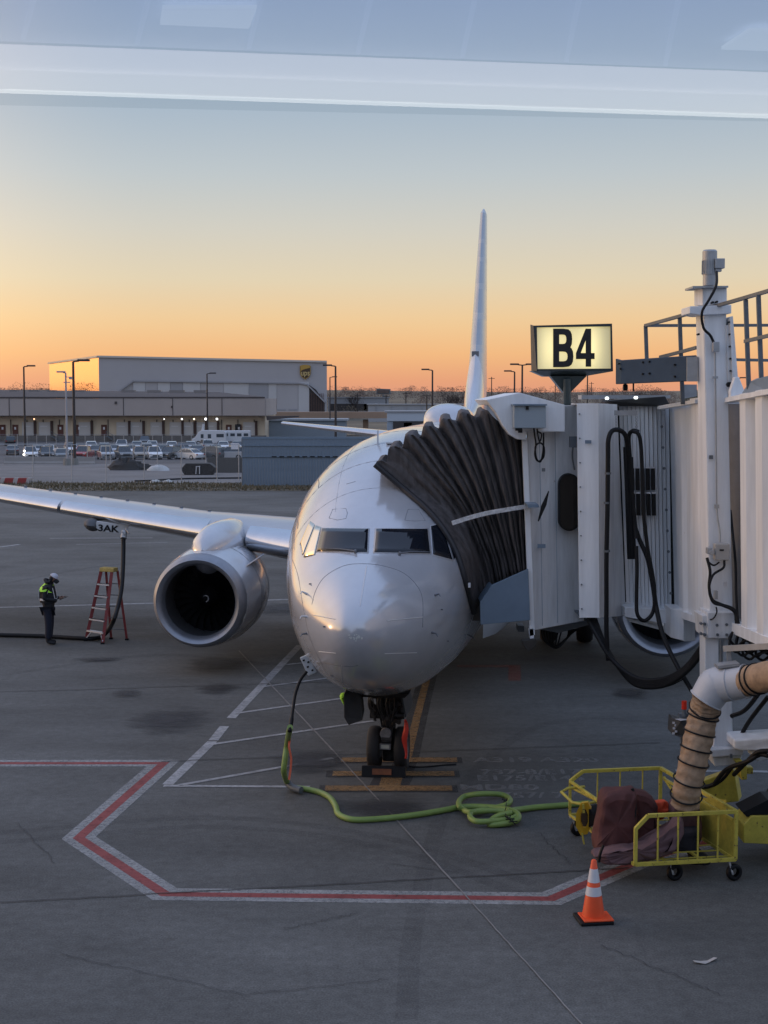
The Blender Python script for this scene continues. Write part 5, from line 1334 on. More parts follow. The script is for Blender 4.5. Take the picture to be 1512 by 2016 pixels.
# ================================================================== YELLOW CART
FL, FR, BRr, BL = Vector((3.02, 17.2, 0)), Vector((4.27, 17.4, 0)), Vector((3.75, 19.5, 0)), Vector((2.5, 19.3, 0))
ZB, ZT = 0.27, 0.86
ct = thing('hose_cart', 'yellow steel tube hose cart on small black casters beside the traffic cone', 'cart', ((FL + BRr) / 2))
def at3(p, z): return Vector((p.x, p.y, z))
b = MB(); T = 0.045
lx = FL.lerp(FR, 0.12)
b.bar(at3(FL, ZB), at3(FR, ZB), T, T); b.bar(at3(lx, ZT), at3(FR, ZT), T, T); b.bar(at3(FL, ZB), at3(FL, ZT - 0.14), T, T); b.bar(at3(FR, ZB), at3(FR, ZT + .01), T, T)
b.bar(at3(FL, ZT - 0.15), at3(lx, ZT), T, T)
bx = BL.lerp(BRr, 0.14)
b.bar(at3(FR, ZT), at3(BRr, ZT), T, T); b.bar(at3(bx, ZT), at3(BRr, ZT), T, T); b.bar(at3(BL, ZT - 0.13), at3(bx, ZT), T, T); b.bar(at3(BL, ZB), at3(BL, ZT - 0.13), T * .8, T * .8); b.bar(at3(BRr, ZB), at3(BRr, ZT), T, T)
b.bar(at3(BL, ZB), at3(BRr, ZB), T, T); b.bar(at3(FL, ZB), at3(FL.lerp(BL, 0.35), ZB), T, T); b.bar(at3(FR, ZB), at3(BRr, ZB), T, T); b.bar(at3(FL.lerp(BL, 0.35), ZB), at3(BL, ZB), T * .7, T * .7)
b.bar(at3(BL, ZT - 0.13), at3(FL.lerp(BL, .55), ZT - .13), T * .8, T * .8)
fr = b.build('cart_frame', M_yellow, ct, world=True, bevel=0.004)
for k in (0.2, 0.4, 0.6, 0.8):
    p = FL.lerp(FR, k + 0.02); b = MB(); b.cyl(at3(p, ZB), at3(p, ZT), 0.012, n=8); b.build('upright_bar', M_yellow, ct, world=True, smooth=True)
for k in (0.3, 0.55, 0.8):
    p = BL.lerp(BRr, k); b = MB(); b.cyl(at3(p, ZB), at3(p, ZT), 0.010, n=8); b.build('upright_bar', M_yellow, ct, world=True, smooth=True)
for k in range(9):
    t_ = 0.06 + k * 0.105; a = FL.lerp(BL, t_); c = FR.lerp(BRr, t_); b = MB(); b.bar(at3(a, ZB + .004), at3(c, ZB + .004), 0.014); b.build('floor_bar', M_yellow, ct, world=True)
for k in (0.35, 0.7):
    b = MB(); b.bar(at3(FL.lerp(FR, k), ZB - .02), at3(BL.lerp(BRr, k), ZB - .02), 0.04, 0.02); b.build('floor_bar', M_yellow, ct, world=True)
b = MB(); sidev = (BRr - FR)
b.prism([at3(FR + sidev * 0.015, ZB + .02), at3(FR + sidev * 0.62, ZB + .02), at3(FR + sidev * 0.62, ZT - .16), at3(FR + sidev * .5, ZT - .1), at3(FR + sidev * .015, ZT - .13)], (-0.012, -0.004, 0)); b.build('side_plate', mat('chipped_yellow', (0.42, 0.36, 0.06), 0.55, noise=0.25, nscale=10), ct, world=True)
b = MB(); b.prism([P(1376, 1570, 19.35), P(1430, 1575, 18.9), P(1430, 1650, 18.9), P(1376, 1640, 19.35)], (0, .02, 0)); b.build('rear_plate', M_yellow, ct, world=True)
b = MB(); b.bar(at3(FR.lerp(BRr, 0.03), ZT - .12), at3(FR.lerp(BRr, 0.95), ZT - .12), 0.03); b.bar(at3(FR.lerp(BRr, .95), ZT - .1), at3(FR.lerp(BRr, .5), ZB + .1), 0.03); b.build('side_brace', M_yellow, ct, world=True)
# casters
for (u, v, g) in ((1328, 1735, .05), (1445, 1731, .05), (1180, 1650, 1.8), (1330, 1640, 1.8)):
    yy = 17.42 if v > 1700 else 19.0
    c = P(u, v, yy); c.z = 0.105
    if v < 1700: c = Vector(((BL if u < 1300 else BRr).x + .1, 19.25, 0.105))
    b = MB(); wheel(b, (0, 0, 0), 0.105, 0.07); b.v = [Matrix.Translation(c) @ Matrix.Rotation(R(20), 4, 'Z') @ Matrix.Rotation(0, 4, 'X') @ v_ for v_ in b.v]
    cw = b.build('caster', M_black, ct, world=True, smooth=True, angle=50)
    b = MB(); b.bar(c + Vector((-.03, -.055, 0)), c + Vector((-.07, -.02, .15)), 0.03, 0.008); b.cyl(c + Vector((-.03, -.065, 0)), c + Vector((-.03, -.05, 0)), 0.014, n=8); b.box(c + Vector((-.07, 0, .15)), (.09, .09, .012)); b.build('caster_fork', M_galv, cw, world=True)
# tow handle loop on the far left
b = MB(); b.tube([P(1150, 1549, 19.2), P(1118, 1552, 19.0), P(1105, 1559, 18.9), P(1127, 1580, 18.7), P(1150, 1584, 18.6), P(1178, 1577, 18.7)], 0.02, 8); b.tube([P(1128, 1552, 19.2), P(1178, 1578, 18.7)], 0.018, 8); b.build('handle_loop', M_yellow, ct, world=True)
# hose coupling ring clipped to the side
cr = thing('hose_coupling', 'octagonal yellow hose coupling ring hooked on the left side of the hose cart', 'coupling', (P(1150, 1615, 18.4).x, 18.4, 0.5))
c = P(1150, 1612, 18.35); b = MB(); ro, ri = [], []
for k in range(8):
    a = math.pi / 8 + k * math.pi / 4
    ro.append(c + Vector((0.12 * math.cos(a), 0.05 * math.cos(a), 0.225 * math.sin(a)))); 
for k in range(8):
    a = math.pi / 8 + k * math.pi / 4; ri.append(c + Vector((0.055 * math.cos(a), 0.022 * math.cos(a), 0.13 * math.sin(a))))
dv = Vector((0.02, 0.07, 0))
for k in range(8):
    k2 = (k + 1) % 8
    b.quad(ro[k], ro[k2], ri[k2], ri[k]); b.quad(ro[k] + dv, ro[k2] + dv, ri[k2] + dv, ri[k] + dv); b.quad(ro[k], ro[k2], ro[k2] + dv, ro[k] + dv); b.quad(ri[k], ri[k2], ri[k2] + dv, ri[k] + dv)
b.build('ring', mat('coupling_yellow', (0.7, 0.42, 0.03), 0.45, noise=0.12), cr, world=True)
b = MB(); b.cyl(c + Vector((.03, .06, 0)), c + Vector((.2, .22, 0)), 0.13, n=20); b.build('hose_end', M_black, cr, world=True, smooth=True, angle=40)
b = MB(); b.bar(P(1148, 1583, 18.33), P(1149, 1600, 18.33), 0.03); b.build('hook', M_yellow, cr, world=True)
b = MB(); b.bar(P(1146, 1640, 18.33), P(1150, 1662, 18.33), 0.02); b.build('lower_tab', M_yellow, cr, world=True)
b = MB(); b.box(P(1168, 1636, 18.33), (.04, .03, .1)); b.build('side_lug', M_yellow, cr, world=True)

# soft fabric lumps: outline extruded and puffed
def cushion(name, outline, Y, th, m, seed=0, parent=None, tiltY=0.0, **kw):
    """soft bag: outline in picture coordinates, front bulges towards -Y"""
    rr = random.Random(seed)
    pts = [P(u, v, Y) for u, v in outline]
    c = sum(pts, Vector()) / len(pts); rings = []
    N_ = 7
    dense = smoothpath(pts, 4, closed=True)
    wob_ = [rr.uniform(-1, 1) for _ in dense]
    for k in range(N_ + 1):
        a = math.pi * k / N_; off = -math.cos(a) * th / 2; sc2 = 0.72 + 0.28 * math.sin(a) ** 0.45
        rings.append([c + (p - c) * sc2 + Vector((0, off + 0.02 * wob_[(i * 3) % len(dense)] * (k < 4), 0.012 * wob_[(i * 5 + k) % len(dense)])) for i, p in enumerate(dense)])
    b = MB(); b.grid(rings, closed=True)
    for ring, s_ in ((rings[0], -1), (rings[-1], 1)):
        cc = sum(ring, Vector()) / len(ring) + Vector((0, s_ * th * 0.08, 0)); n = len(ring)
        b.add(list(ring) + [cc], [(i, (i + 1) % n, n) for i in range(n)])
    o = b.build(name, m, parent, world=True, smooth=True, **kw)
    ss_ = o.modifiers.new('sub', 'SUBSURF'); ss_.levels = 1; ss_.render_levels = 1
    tx = bpy.data.textures.new('crease', 'CLOUDS'); tx.noise_scale = 0.22
    dm = o.modifiers.new('crease', 'DISPLACE'); dm.texture = tx; dm.strength = 0.09; dm.mid_level = 0.5
    return o
mMar = mat('maroon_canvas', (0.09, 0.030, 0.028), 0.8, noise=0.25, nscale=5, bump=0.4)
mMauve = mat('faded_maroon_canvas', (0.13, 0.075, 0.08), 0.85, noise=0.25, nscale=5, bump=0.5)
bag = thing('duct_sleeve', 'upright maroon canvas duct sleeve folded over the left side of the hose cart', 'canvas sleeve', (P(1210, 1680, 18).x, 18.0, 0.27))
cushion('sleeve_fold', [(1188, 1555), (1240, 1549), (1250, 1560), (1250, 1620), (1240, 1660), (1205, 1668), (1170, 1672), (1168, 1650), (1176, 1595)], 17.8, 0.4, mMar, 1, bag)
cushion('sleeve_back', [(1242, 1552), (1290, 1575), (1290, 1650), (1250, 1668), (1236, 1660), (1246, 1600)], 18.2, 0.3, mMar, 2, bag)
b = MB(); b.tube(smoothpath([P(1245, 1552, 17.7), P(1250, 1590, 17.66), P(1244, 1630, 17.63), P(1236, 1664, 17.66)], 5), 0.022, 6); b.build('black_piping', M_black, bag, world=True, smooth=True)
b2 = cushion('canvas_tarp', [(1166, 1678), (1200, 1668), (1250, 1664), (1300, 1650), (1340, 1608), (1345, 1640), (1322, 1670), (1270, 1688), (1215, 1700), (1182, 1697), (1170, 1690)], 17.45, 0.35, mMauve, 3, None, label='faded mauve canvas trailing over the front left edge of the hose cart', cat='canvas')
b = MB(); b.tube(smoothpath([P(1188, 1664, 17.25), P(1182, 1680, 17.24), P(1179, 1697, 17.26)], 5), 0.018, 6); b.build('dark_strap', M_black, b2, world=True)
cushion('dark_hose_bundle', [(1352, 1630), (1375, 1632), (1372, 1660), (1395, 1690), (1380, 1698), (1358, 1696), (1348, 1670), (1300, 1668), (1310, 1645)], 17.9, 0.3, mat('dark_cloth', (0.015, 0.015, 0.022), 0.8, noise=0.2, bump=0.3), 4, None, label='crumpled dark cloth lying on the hose cart floor under the duct', cat='cloth')
cushion('orange_cloth', [(1281, 1580), (1290, 1574), (1312, 1575), (1318, 1590), (1310, 1604), (1296, 1612), (1286, 1600)], 18.3, 0.15, mat('orange_cloth', (0.75, 0.09, 0.03), 0.7, noise=0.2, nscale=15), 5, None, label='bright orange cloth stuffed among the maroon canvas in the hose cart', cat='cloth')
dc = cushion('duct_cuff', [(1322, 1578), (1372, 1582), (1376, 1620), (1374, 1655), (1335, 1648), (1320, 1612)], 18.15, 0.4, mat('cuff_brown', (0.12, 0.06, 0.06), 0.8, noise=0.4, nscale=6, bump=0.4), 6, None, label='stained cloth cuff tied round the lower end of the tan air duct', cat='duct cuff')

# ================================================================== CONE
cx = G(1168, 1812); cn = thing('traffic_cone', 'orange traffic cone with two reflective white bands on a black base', 'cone', (cx.x, cx.y, 0), R(8))
b = MB(); b.box((0, 0, .02), (.38, .36, .04)); b.build('base', M_black, cn, bevel=0.012)
b = MB(); b.box((.02, -.03, .052), (.34, .30, .02)); b.build('collar', M_orange, cn, bevel=0.008)
def cr_(z): return 0.128 - (z - 0.06) * 0.158
M90 = Matrix.Rotation(-math.pi / 2, 4, 'Y')
def cone_band(z0, z1, m, e, nm):
    b = MB()
    for k in range(2): pass
    b.lathe([(z0, cr_(z0) + e), (z1, cr_(z1) + e)], M90, 32); return b.build(nm, m, cn, smooth=True)
b = MB(); b.lathe([(.06, cr_(.06)), (.69, cr_(.69)), (.70, .018), (.70, .001)], M90, 32); b.build('cone_body', M_orange, cn, smooth=True, angle=50)
cone_band(.30, .40, M_refl, .0025, 'reflective_band'); cone_band(.45, .60, M_refl, .0025, 'reflective_band')

# ================================================================== GROUND POWER CABLE
mGreen = mat('green_cable_jacket', (0.20, 0.30, 0.075), 0.5, noise=0.1, nscale=6)
gp = thing('power_cable', 'thick green ground power cable with a black end, snaking and coiled on the tarmac', 'cable', (G(640, 1600).x, G(640, 1600).y, 0))
rcb = 0.055
top = hit(607, 1322, 0.02)
def gz(u, v, z): return G(u, v, z)
air = smoothpath([P(604, 1322, top.y - .05), P(592, 1338, top.y - .1), P(582, 1365, top.y - .2), P(577, 1395, top.y - .4), P(573, 1425, top.y - .6), P(570, 1440, top.y - .7)], 6)
b = MB(); b.tube(air, [0.022] * (len(air) - 9) + [0.03] * 9, 10); b.build('cable_head', M_black, gp, world=True, smooth=True)
fall = [P(571, 1432, top.y - .68), P(566, 1460, 20.9), P(561, 1495, 20.9), P(559, 1520, 20.95), gz(566, 1541, .12), gz(578, 1551, .06)]
b = MB(); b.tube(smoothpath(fall, 6), 0.042, 12); b.build('hanging_run', mGreen, gp, world=True, smooth=True)
b = MB(); b.tube(smoothpath([gz(566, 1541, .12), gz(577, 1551, .07), gz(593, 1556, .06)], 5), 0.055, 10); b.build('tape_wrap', M_steel, gp, world=True, smooth=True)
run = [(585, 1553), (605, 1556), (630, 1562), (650, 1573), (661, 1590), (665, 1603), (680, 1612), (705, 1616), (760, 1613), (820, 1606), (880, 1596), (905, 1591),
       (940, 1590), (985, 1593), (1012, 1600), (1021, 1609), (1015, 1618), (990, 1624), (965, 1625), (970, 1615), (985, 1607), (1003, 1603), (1000, 1600), (1012, 1597), (1035, 1594), (1060, 1591), (1100, 1588), (1160, 1583)]
b = MB(); zz = [.045] * 12 + [.06, .09, .11, .10, .08, .05, .045, .06, .1, .12, .10, .07, .05, .045, .045, .045]
b.tube(smoothpath([gz(u, v - 2, z) for (u, v), z in zip(run, zz)], 7), 0.042, 12); b.build('ground_run', mGreen, gp, world=True, smooth=True)
loop = [(905, 1588), (904, 1578), (915, 1568), (945, 1563), (985, 1564), (1003, 1572), (1001, 1582), (980, 1589), (950, 1595), (925, 1599), (912, 1594)]
b = MB(); b.tube(smoothpath([gz(u, v, .06 + .05 * (i % 3 == 0)) for i, (u, v) in enumerate(loop)], 6, closed=True), 0.040, 12, closed=True); b.build('coil', mGreen, gp, world=True, smooth=True)
loop = [(930, 1600), (960, 1596), (1000, 1598), (1018, 1606), (1000, 1613), (965, 1617), (938, 1617), (926, 1609)]
b = MB(); b.tube(smoothpath([gz(u, v, .09) for u, v in loop], 6, closed=True), 0.040, 12, closed=True); b.build('coil', mGreen, gp, world=True, smooth=True)
b = MB()
for (u, v) in ((997, 1578), (1003, 1612), (1009, 1617)):
    c = gz(u, v, .12)
    for k in range(5): a = k * 1.3; b.bar(c, c + Vector((.07 * math.cos(a), .07 * math.sin(a), .03 * math.sin(k))), 0.012)
b.tube(smoothpath([gz(997, 1580, .14), gz(996, 1590, .16), gz(994, 1600, .13), gz(1003, 1612, .14)], 5), .006, 5)
b.build('cable_tie', M_black, gp, world=True)
ost = smoothpath([P(571, 1452, 20.78), P(569, 1470, 20.7), P(573, 1492, 20.7), P(572, 1515, 20.7), P(569, 1535, 20.7)], 5)
b = MB()
for a, c in zip(ost[:-1], ost[1:]): b.bar(a, c, 0.03, 0.012)
b.build('orange_strap', mat('orange_webbing', (0.8, 0.16, 0.08), 0.6), gp, world=True)
# thin cord lying right of the wheels
b = MB(); b.tube(smoothpath([gz(u, v, .012) for u, v in ((805, 1509), (830, 1510), (856, 1508), (875, 1506), (898, 1505))], 5), 0.012, 6); b.build('chock_rope', M_black, world=True, label='thin dark rope trailing from the chock beside the nose wheels', cat='rope')

# ================================================================== FUEL HOSE
fh = thing('fuel_hose', 'black fuelling hose dropping from under the wing past the step ladder and along the tarmac', 'hose', (G(170, 1258).x, G(170, 1258).y, 0))
hy = G(205, 1262).y
pts = [P(243, 1056, 34.9), P(243, 1080, 34.8), P(242, 1120, 34.4), P(239, 1160, 34.0), P(232, 1195, 33.6), P(222, 1225, 33.4), gz(208, 1247, .12), gz(190, 1256, .06), gz(165, 1257, .06), gz(100, 1253, .06), gz(40, 1251, .06), gz(-60, 1249, .06)]
b = MB(); b.tube(smoothpath(pts, 7), 0.052, 12); b.build('hose', M_black, fh, world=True, smooth=True)
b = MB(); b.cyl(P(245, 1046, 34.95), P(243, 1060, 34.85), 0.075, n=14); b.bar(P(247, 1040, 34.9), P(254, 1050, 34.8), 0.03); b.bar(P(247, 1052, 34.8), P(240, 1047, 34.8), 0.03); b.build('nozzle', M_galv, fh, world=True)

# ================================================================== STEP LADDER
a0, a1 = G(169, 1262), G(202, 1268)      # front feet
c0, c1 = G(219, 1258), G(250, 1260)      # rear feet
lc = (a0 + a1 + c0 + c1) / 4
ld = thing('step_ladder', 'red fibreglass step ladder with pale treads and a yellow top cap', 'ladder', (lc.x, lc.y, 0))
mFib = mat('red_fibreglass', (0.22, 0.035, 0.035), 0.5, noise=0.12)
mTread = mat('aluminium_tread', (0.6, 0.61, 0.64), 0.4, 0.3)
ht = 1.72; tcx = P(214, 1130, lc.y).x
tl0 = Vector((tcx - .13, lc.y + .0, ht)); tl1 = Vector((tcx + .16, lc.y - .12, ht)); 
fl = (a0, tl0 + Vector((-.04, -.05, 0))); fr_l = (a1, tl1 + Vector((-.05, -.05, 0))); rl_ = (c0, tl0 + Vector((.05, .08, 0))); rr_l = (c1, tl1 + Vector((.06, .08, 0)))
for (p, q), nm in ((fl, 'front_rail'), (fr_l, 'front_rail'), (rl_, 'rear_rail'), (rr_l, 'rear_rail')):
    b = MB(); b.bar(p, q, 0.075 if nm[0] == 'f' else .055, 0.03, up=(0, 1, 0)); rlb = b.build(nm, mFib, ld, world=True)
    b = MB(); b.box(Vector(p) + Vector((0, 0, .02)), (.09, .08, .04)); b.build('foot', M_black, rlb, world=True)
for k in range(5):
    t_ = 0.15 + 0.165 * k; p, q = Vector(fl[0]).lerp(fl[1], t_), Vector(fr_l[0]).lerp(fr_l[1], t_)
    b = MB(); b.bar(p, q, 0.035, 0.1, up=(0, 1, 0)); b.bar(p + Vector((0, 0, 0)), q, 0.09, 0.035); b.build('tread', mTread, ld, world=True)
    p, q = Vector(rl_[0]).lerp(rl_[1], t_), Vector(rr_l[0]).lerp(rr_l[1], t_); b = MB(); b.bar(p, q, 0.025); b.build('rear_brace', M_steel, ld, world=True)
for r_, tw in ((fl, 1), (fr_l, -1)):
    p = Vector(r_[0]).lerp(r_[1], .02); q = Vector(fl[0] if tw > 0 else fr_l[0]).lerp(fl[1] if tw > 0 else fr_l[1], .15) + (Vector(fr_l[0]) - Vector(fl[0])) * 0.22 * tw
    b = MB(); b.bar(p + Vector((0, -.02, .03)), q, 0.02); b.build('knee_brace', mTread, ld, world=True)
b = MB(); b.box((tl0 + tl1) / 2 + Vector((0, 0, .03)), (.40, .2, .1), -0.38); b.build('top_cap', mat('cap_yellow', (0.42, 0.32, 0.1), 0.5, noise=0.3, nscale=20), ld, world=True, bevel=.015)
b = MB(); b.tube([Vector(fl[0]).lerp(fl[1], .62), (Vector(fl[0]).lerp(fl[1], .62) + Vector(rl_[0]).lerp(rl_[1], .62)) / 2 + Vector((0, 0, -.03)), Vector(rl_[0]).lerp(rl_[1], .62)], .012, 6); b.build('spreader', M_steel, ld, world=True)

# ================================================================== PERSON
def skin_body(name, joints, edges, m, parent, sub=2):
    me = bpy.data.meshes.new(name); me.from_pydata([tuple(j[0]) for j in joints], edges, [])
    o = bpy.data.objects.new(name, me); COL.objects.link(o); o.parent = parent; WM[o.name] = WM[parent.name]
    sk = o.modifiers.new('skin', 'SKIN'); 
    if not me.skin_vertices: 
        bpy.context.view_layer.objects.active = o
    lay = me.skin_vertices[0] if me.skin_vertices else None
    for i, j in enumerate(joints):
        r_ = j[1]; lay.data[i].radius = (r_, r_) if not isinstance(r_, tuple) else r_
    lay.data[0].use_root = True
    sb = o.modifiers.new('sub', 'SUBSURF'); sb.levels = sub; sb.render_levels = sub
    me.materials.append(m); return o
pf = G(97, 1268)
pe = thing('person', 'ground worker in dark clothes and hi-vis vest looking down at a device by the ladder', 'person', (pf.x, pf.y, 0), 0)
mNavy = mat('navy_trousers', (0.010, 0.013, 0.028), 0.85, noise=0.2, nscale=10)
mJack = mat('black_jacket', (0.009, 0.010, 0.014), 0.8, noise=0.2, nscale=10)
mVis = mat('hi_vis_yellow', (0.42, 0.85, 0.05), 0.6, emit=None, noise=0.06)
def body_mesh():
    # rows of ellipses joined: x forward (right of picture), y lateral
    J = [((0, 0, .86), (.15, .17)), ((0.0, 0, 1.02), (.155, .175)), ((-.01, 0, 1.18), (.15, .19)), ((-.015, 0, 1.32), (.13, .2)), ((.02, 0, 1.40), (.07, .09)), ((.06, 0, 1.45), (.055, .055)), ((.095, 0, 1.53), (.09, .075)), ((.10, 0, 1.60), (.075, .065)),
         ((0, .09, .80), (.09, .09)), ((.01, .10, .46), (.07, .07)), ((-.02, .10, .12), (.055, .055)), ((-.02, .10, .06), (.05, .05)), ((.13, .11, .04), (.04, .045)),
         ((0, -.09, .80), (.09, .09)), ((.02, -.10, .46), (.07, .07)), ((0.0, -.10, .12), (.055, .055)), ((0.0, -.10, .06), (.05, .05)), ((.17, -.11, .04), (.04, .045)),
         ((-.01, .19, 1.33), (.065, .065)), ((-.03, .24, 1.09), (.055, .055)), ((.17, .16, 1.06), (.04, .04)), ((.21, .14, 1.07), (.03, .03)),
         ((-.01, -.19, 1.33), (.065, .065)), ((-.04, -.24, 1.09), (.055, .055)), ((.17, -.12, 1.04), (.04, .04)), ((.21, -.09, 1.06), (.03, .03))]
    E = [(0, 1), (1, 2), (2, 3), (3, 4), (4, 5), (5, 6), (6, 7), (0, 8), (8, 9), (9, 10), (10, 11), (11, 12), (0, 13), (13, 14), (14, 15), (15, 16), (16, 17), (3, 18), (18, 19), (19, 20), (20, 21), (3, 22), (22, 23), (23, 24), (24, 25)]
    return J, E
J, E = body_mesh()
bd = skin_body('body', J, E, mJack, pe)
# trousers
J2 = [((0, 0, .9), (.145, .17)), ((0, .095, .80), (.10, .10)), ((.01, .10, .46), (.082, .082)), ((-.02, .10, .12), (.07, .07)), ((0, -.095, .80), (.10, .10)), ((.02, -.10, .46), (.082, .082)), ((0.0, -.10, .12), (.07, .07))]
pe.scale = (1.12, 1.15, 1.03)
skin_body('trousers', J2, [(0, 1), (1, 2), (2, 3), (0, 4), (4, 5), (5, 6)], mNavy, pe)
mFace_ = mat('skin_tone', (0.18, 0.09, 0.06), 0.6)
# hands with fingers round the device
for sy in (1, -1):
    base = Vector((.23, sy * .10 + .02, 1.075)); Jh = [(base, .024), (base + Vector((.05, -sy * .01, .012)), .026)]; Eh = [(0, 1)]
    for f in range(4):
        a = base + Vector((.07, sy * (.02 - .014 * f) , .016)); i0 = len(Jh)
        ln_ = (.03, .034, .032, .025)[f]
        Jh += [(a, .009), (a + Vector((ln_, -sy * .004, .008)), .008), (a + Vector((ln_ + .01, -sy * .018, .022)), .007)]
        Eh += [(1, i0), (i0, i0 + 1), (i0 + 1, i0 + 2)]
    i0 = len(Jh); Jh += [(base + Vector((.02, -sy * .02, .025)), .010), (base + Vector((.045, -sy * .035, .045)), .008)]; Eh += [(0, i0), (i0, i0 + 1)]
    skin_body('hand', [(j, r_) for j, r_ in Jh], Eh, mFace_, bd, 1)
# vest: shell round the torso with straps
b = MB(); rws = []
for z, rx, ry, cx_ in ((.98, .175, .20, 0), (1.1, .178, .205, -.005), (1.2, .172, .212, -.012), (1.3, .155, .215, -.015), (1.37, .12, .19, 0.0), (1.41, .09, .12, .02)):
    rws.append([Vector((cx_ + rx * math.cos(a), ry * math.sin(a), z)) for a in [k * 6.2832 / 28 for k in range(28)]])
b.grid(rws, closed=True); vt = b.build('vest', mJack, pe, smooth=True)
b = MB(); rws = []
for z, rx, ry, cx_ in ((1.27, .172, .226, -.022), (1.34, .148, .216, -.015), (1.40, .115, .16, .005), (1.44, .095, .115, .025)):
    rws.append([Vector((cx_ + rx * math.cos(a), ry * math.sin(a), z + 0.10 * (-.5 + .5 * math.cos(a)) * 0.6 - (0.05 * math.cos(a)))) for a in [k * 6.2832 / 28 for k in range(28)]])
b.grid(rws, closed=True); b.build('hi_vis_yoke', mVis, vt, smooth=True)
b = MB()
rws = [[Vector((rx * math.cos(a) - .003, ry * math.sin(a), z)) for a in [k * 6.2832 / 28 for k in range(28)]] for z, rx, ry in ((1.04, .182, .208), (1.085, .183, .211))]
b.grid(rws, closed=True); b.build('reflective_band', M_refl, vt, smooth=True)
for sy in (-1, 1):
    b = MB(); b.bar((.165, sy * .10, 1.06), (.12, sy * .13, 1.33), .035, .008, up=(1, 0, 0)); b.bar((-.175, sy * .10, 1.06), (-.16, sy * .13, 1.3), .035, .008, up=(1, 0, 0)); b.build('reflective_strap', M_refl, vt)
    b = MB(); b.bar((-.05, sy * .205, 1.05), (.03, sy * .222, 1.26), .04, .008, up=(0, 1, 0)); b.build('reflective_strap', M_refl, vt)
# head: face, cap and ear muffs
b = MB(); M = Matrix.Translation((.115, 0, 1.535)) @ Matrix.Rotation(R(35), 4, 'Y')
rws = []
for k in range(9):
    a = -math.pi / 2 + math.pi * k / 8
    rws.append([M @ Vector((.085 * math.cos(a) * math.cos(t_) * (1.05 if math.cos(t_) > 0 else 1), .073 * math.cos(a) * math.sin(t_), .105 * math.sin(a))) for t_ in [j * 6.2832 / 18 for j in range(18)]])
b.grid(rws, closed=True)
b.add([M @ Vector(v) for v in ((.08, -.012, .0), (.08, .012, .0), (.105, 0, -.025), (.082, 0, .03))], [(0, 1, 2), (0, 3, 1), (0, 2, 3), (1, 3, 2)])
hd = b.build('face', mFace_, bd, smooth=True)
b = MB()
for sy in (-1, 1): b.box(M @ Vector((.078, sy * .028, .012)), (.012, .018, .01)); b.box(M @ Vector((-.01, sy * .074, -.005)), (.03, .012, .045))
b.box(M @ Vector((.075, 0, -.05)), (.012, .035, .007)); b.build('eyes_and_mouth', M_black, hd)
b = MB(); rws = []
for k in range(6):
    a = R(5) + R(85) * k / 5
    rws.append([M @ Vector((-.008 + .10 * math.cos(a) * math.cos(t_), .088 * math.cos(a) * math.sin(t_), .03 + .092 * math.sin(a))) for t_ in [j * 6.2832 / 18 for j in range(18)]])
b.grid(rws, closed=True); b.build('grey_cap', mat('cap_grey', (0.45, 0.46, 0.52), 0.8, noise=0.1), pe, smooth=True)
b = MB(); b.tube(smoothpath([(.06, .09, 1.47), (-.0, .10, 1.46), (-.05, .05, 1.5), (-.06, 0, 1.51), (-.05, -.05, 1.5), (0, -.1, 1.46), (.06, -.09, 1.47)], 4), .035, 8); b.build('dark_hood', mJack, pe, smooth=True)
b = MB(); b.box((.17, 0, 1.47), (.11, .13, .08), 0, 0, R(40)); b.build('face_scarf', mJack, pe, bevel=.02)
b = MB(); b.box((.36, 0, 1.105), (.2, .12, .012), 0, 0, R(-22)); dv_ = b.build('handheld_device', M_black, label='slim dark handheld device held by the ground worker', cat='tablet', bevel=.003)
dv_.location = pe.location
cushion('hi_vis_cloth', [(673, 1369), (680, 1366), (690, 1371), (690, 1392), (683, 1398), (676, 1388)], 21.9, 0.12, mVis, 9, None, label='bright yellow green hi-vis cloth hanging beside the dark nose gear door', cat='hi-vis cloth')

# ================================================================== STATUS LIGHT BOX (behind the duct)
sb = thing('control_pedestal', 'small dark control box with a red beacon half hidden behind the tan duct', 'control box', (P(1338, 1440, 18.9).x, 18.9, 0.0))
b = MB(); slab(b, [(1325, 1414, 18.9), (1340, 1420, 18.7), (1356, 1420, 18.75), (1356, 1450, 18.75), (1340, 1452, 18.7), (1323, 1446, 18.9)], (0, .3, 0)); bx_ = b.build('box', mat('pedestal_dark', (0.05, 0.055, 0.06), 0.5), sb, world=True, bevel=.008)
b = MB(); slab(b, [(1323, 1414, 18.95), (1336, 1413.2, 18.95), (1352, 1417, 18.7), (1340, 1419, 18.66)], (0, .02, 0)); b.build('white_lid', M_refl, bx_, world=True)
b = MB()
for k, (u, v) in enumerate(((1326, 1423), (1330, 1428), (1327, 1434), (1331, 1440), (1326, 1444), (1334, 1432))): c = P(u, v, 18.82); b.box(c, (.03, .01, .025))
b.build('sticker', M_refl, bx_, world=True)
b = MB(); b.cyl(P(1347, 1396, 18.8), P(1347, 1380, 18.8), .034, n=14); b.build('red_beacon', mat('red_lens', (0.5, 0.02, 0.01), 0.25, emit=(0.6, .05, .02), es=.06), bx_, world=True, smooth=True, angle=40)
b = MB(); b.cyl(P(1347, 1397, 18.8), P(1347, 1410, 18.8), .028, n=12); b.box(P(1345, 1408, 18.85), (.12, .1, .05)); b.build('beacon_stem', M_steel, bx_, world=True)
b = MB(); b.bar(P(1345, 1450, 18.95), Vector((P(1345, 1450, 18.95).x + .02, 18.95, .02)), .06); b.build('post', M_steel, sb, world=True)
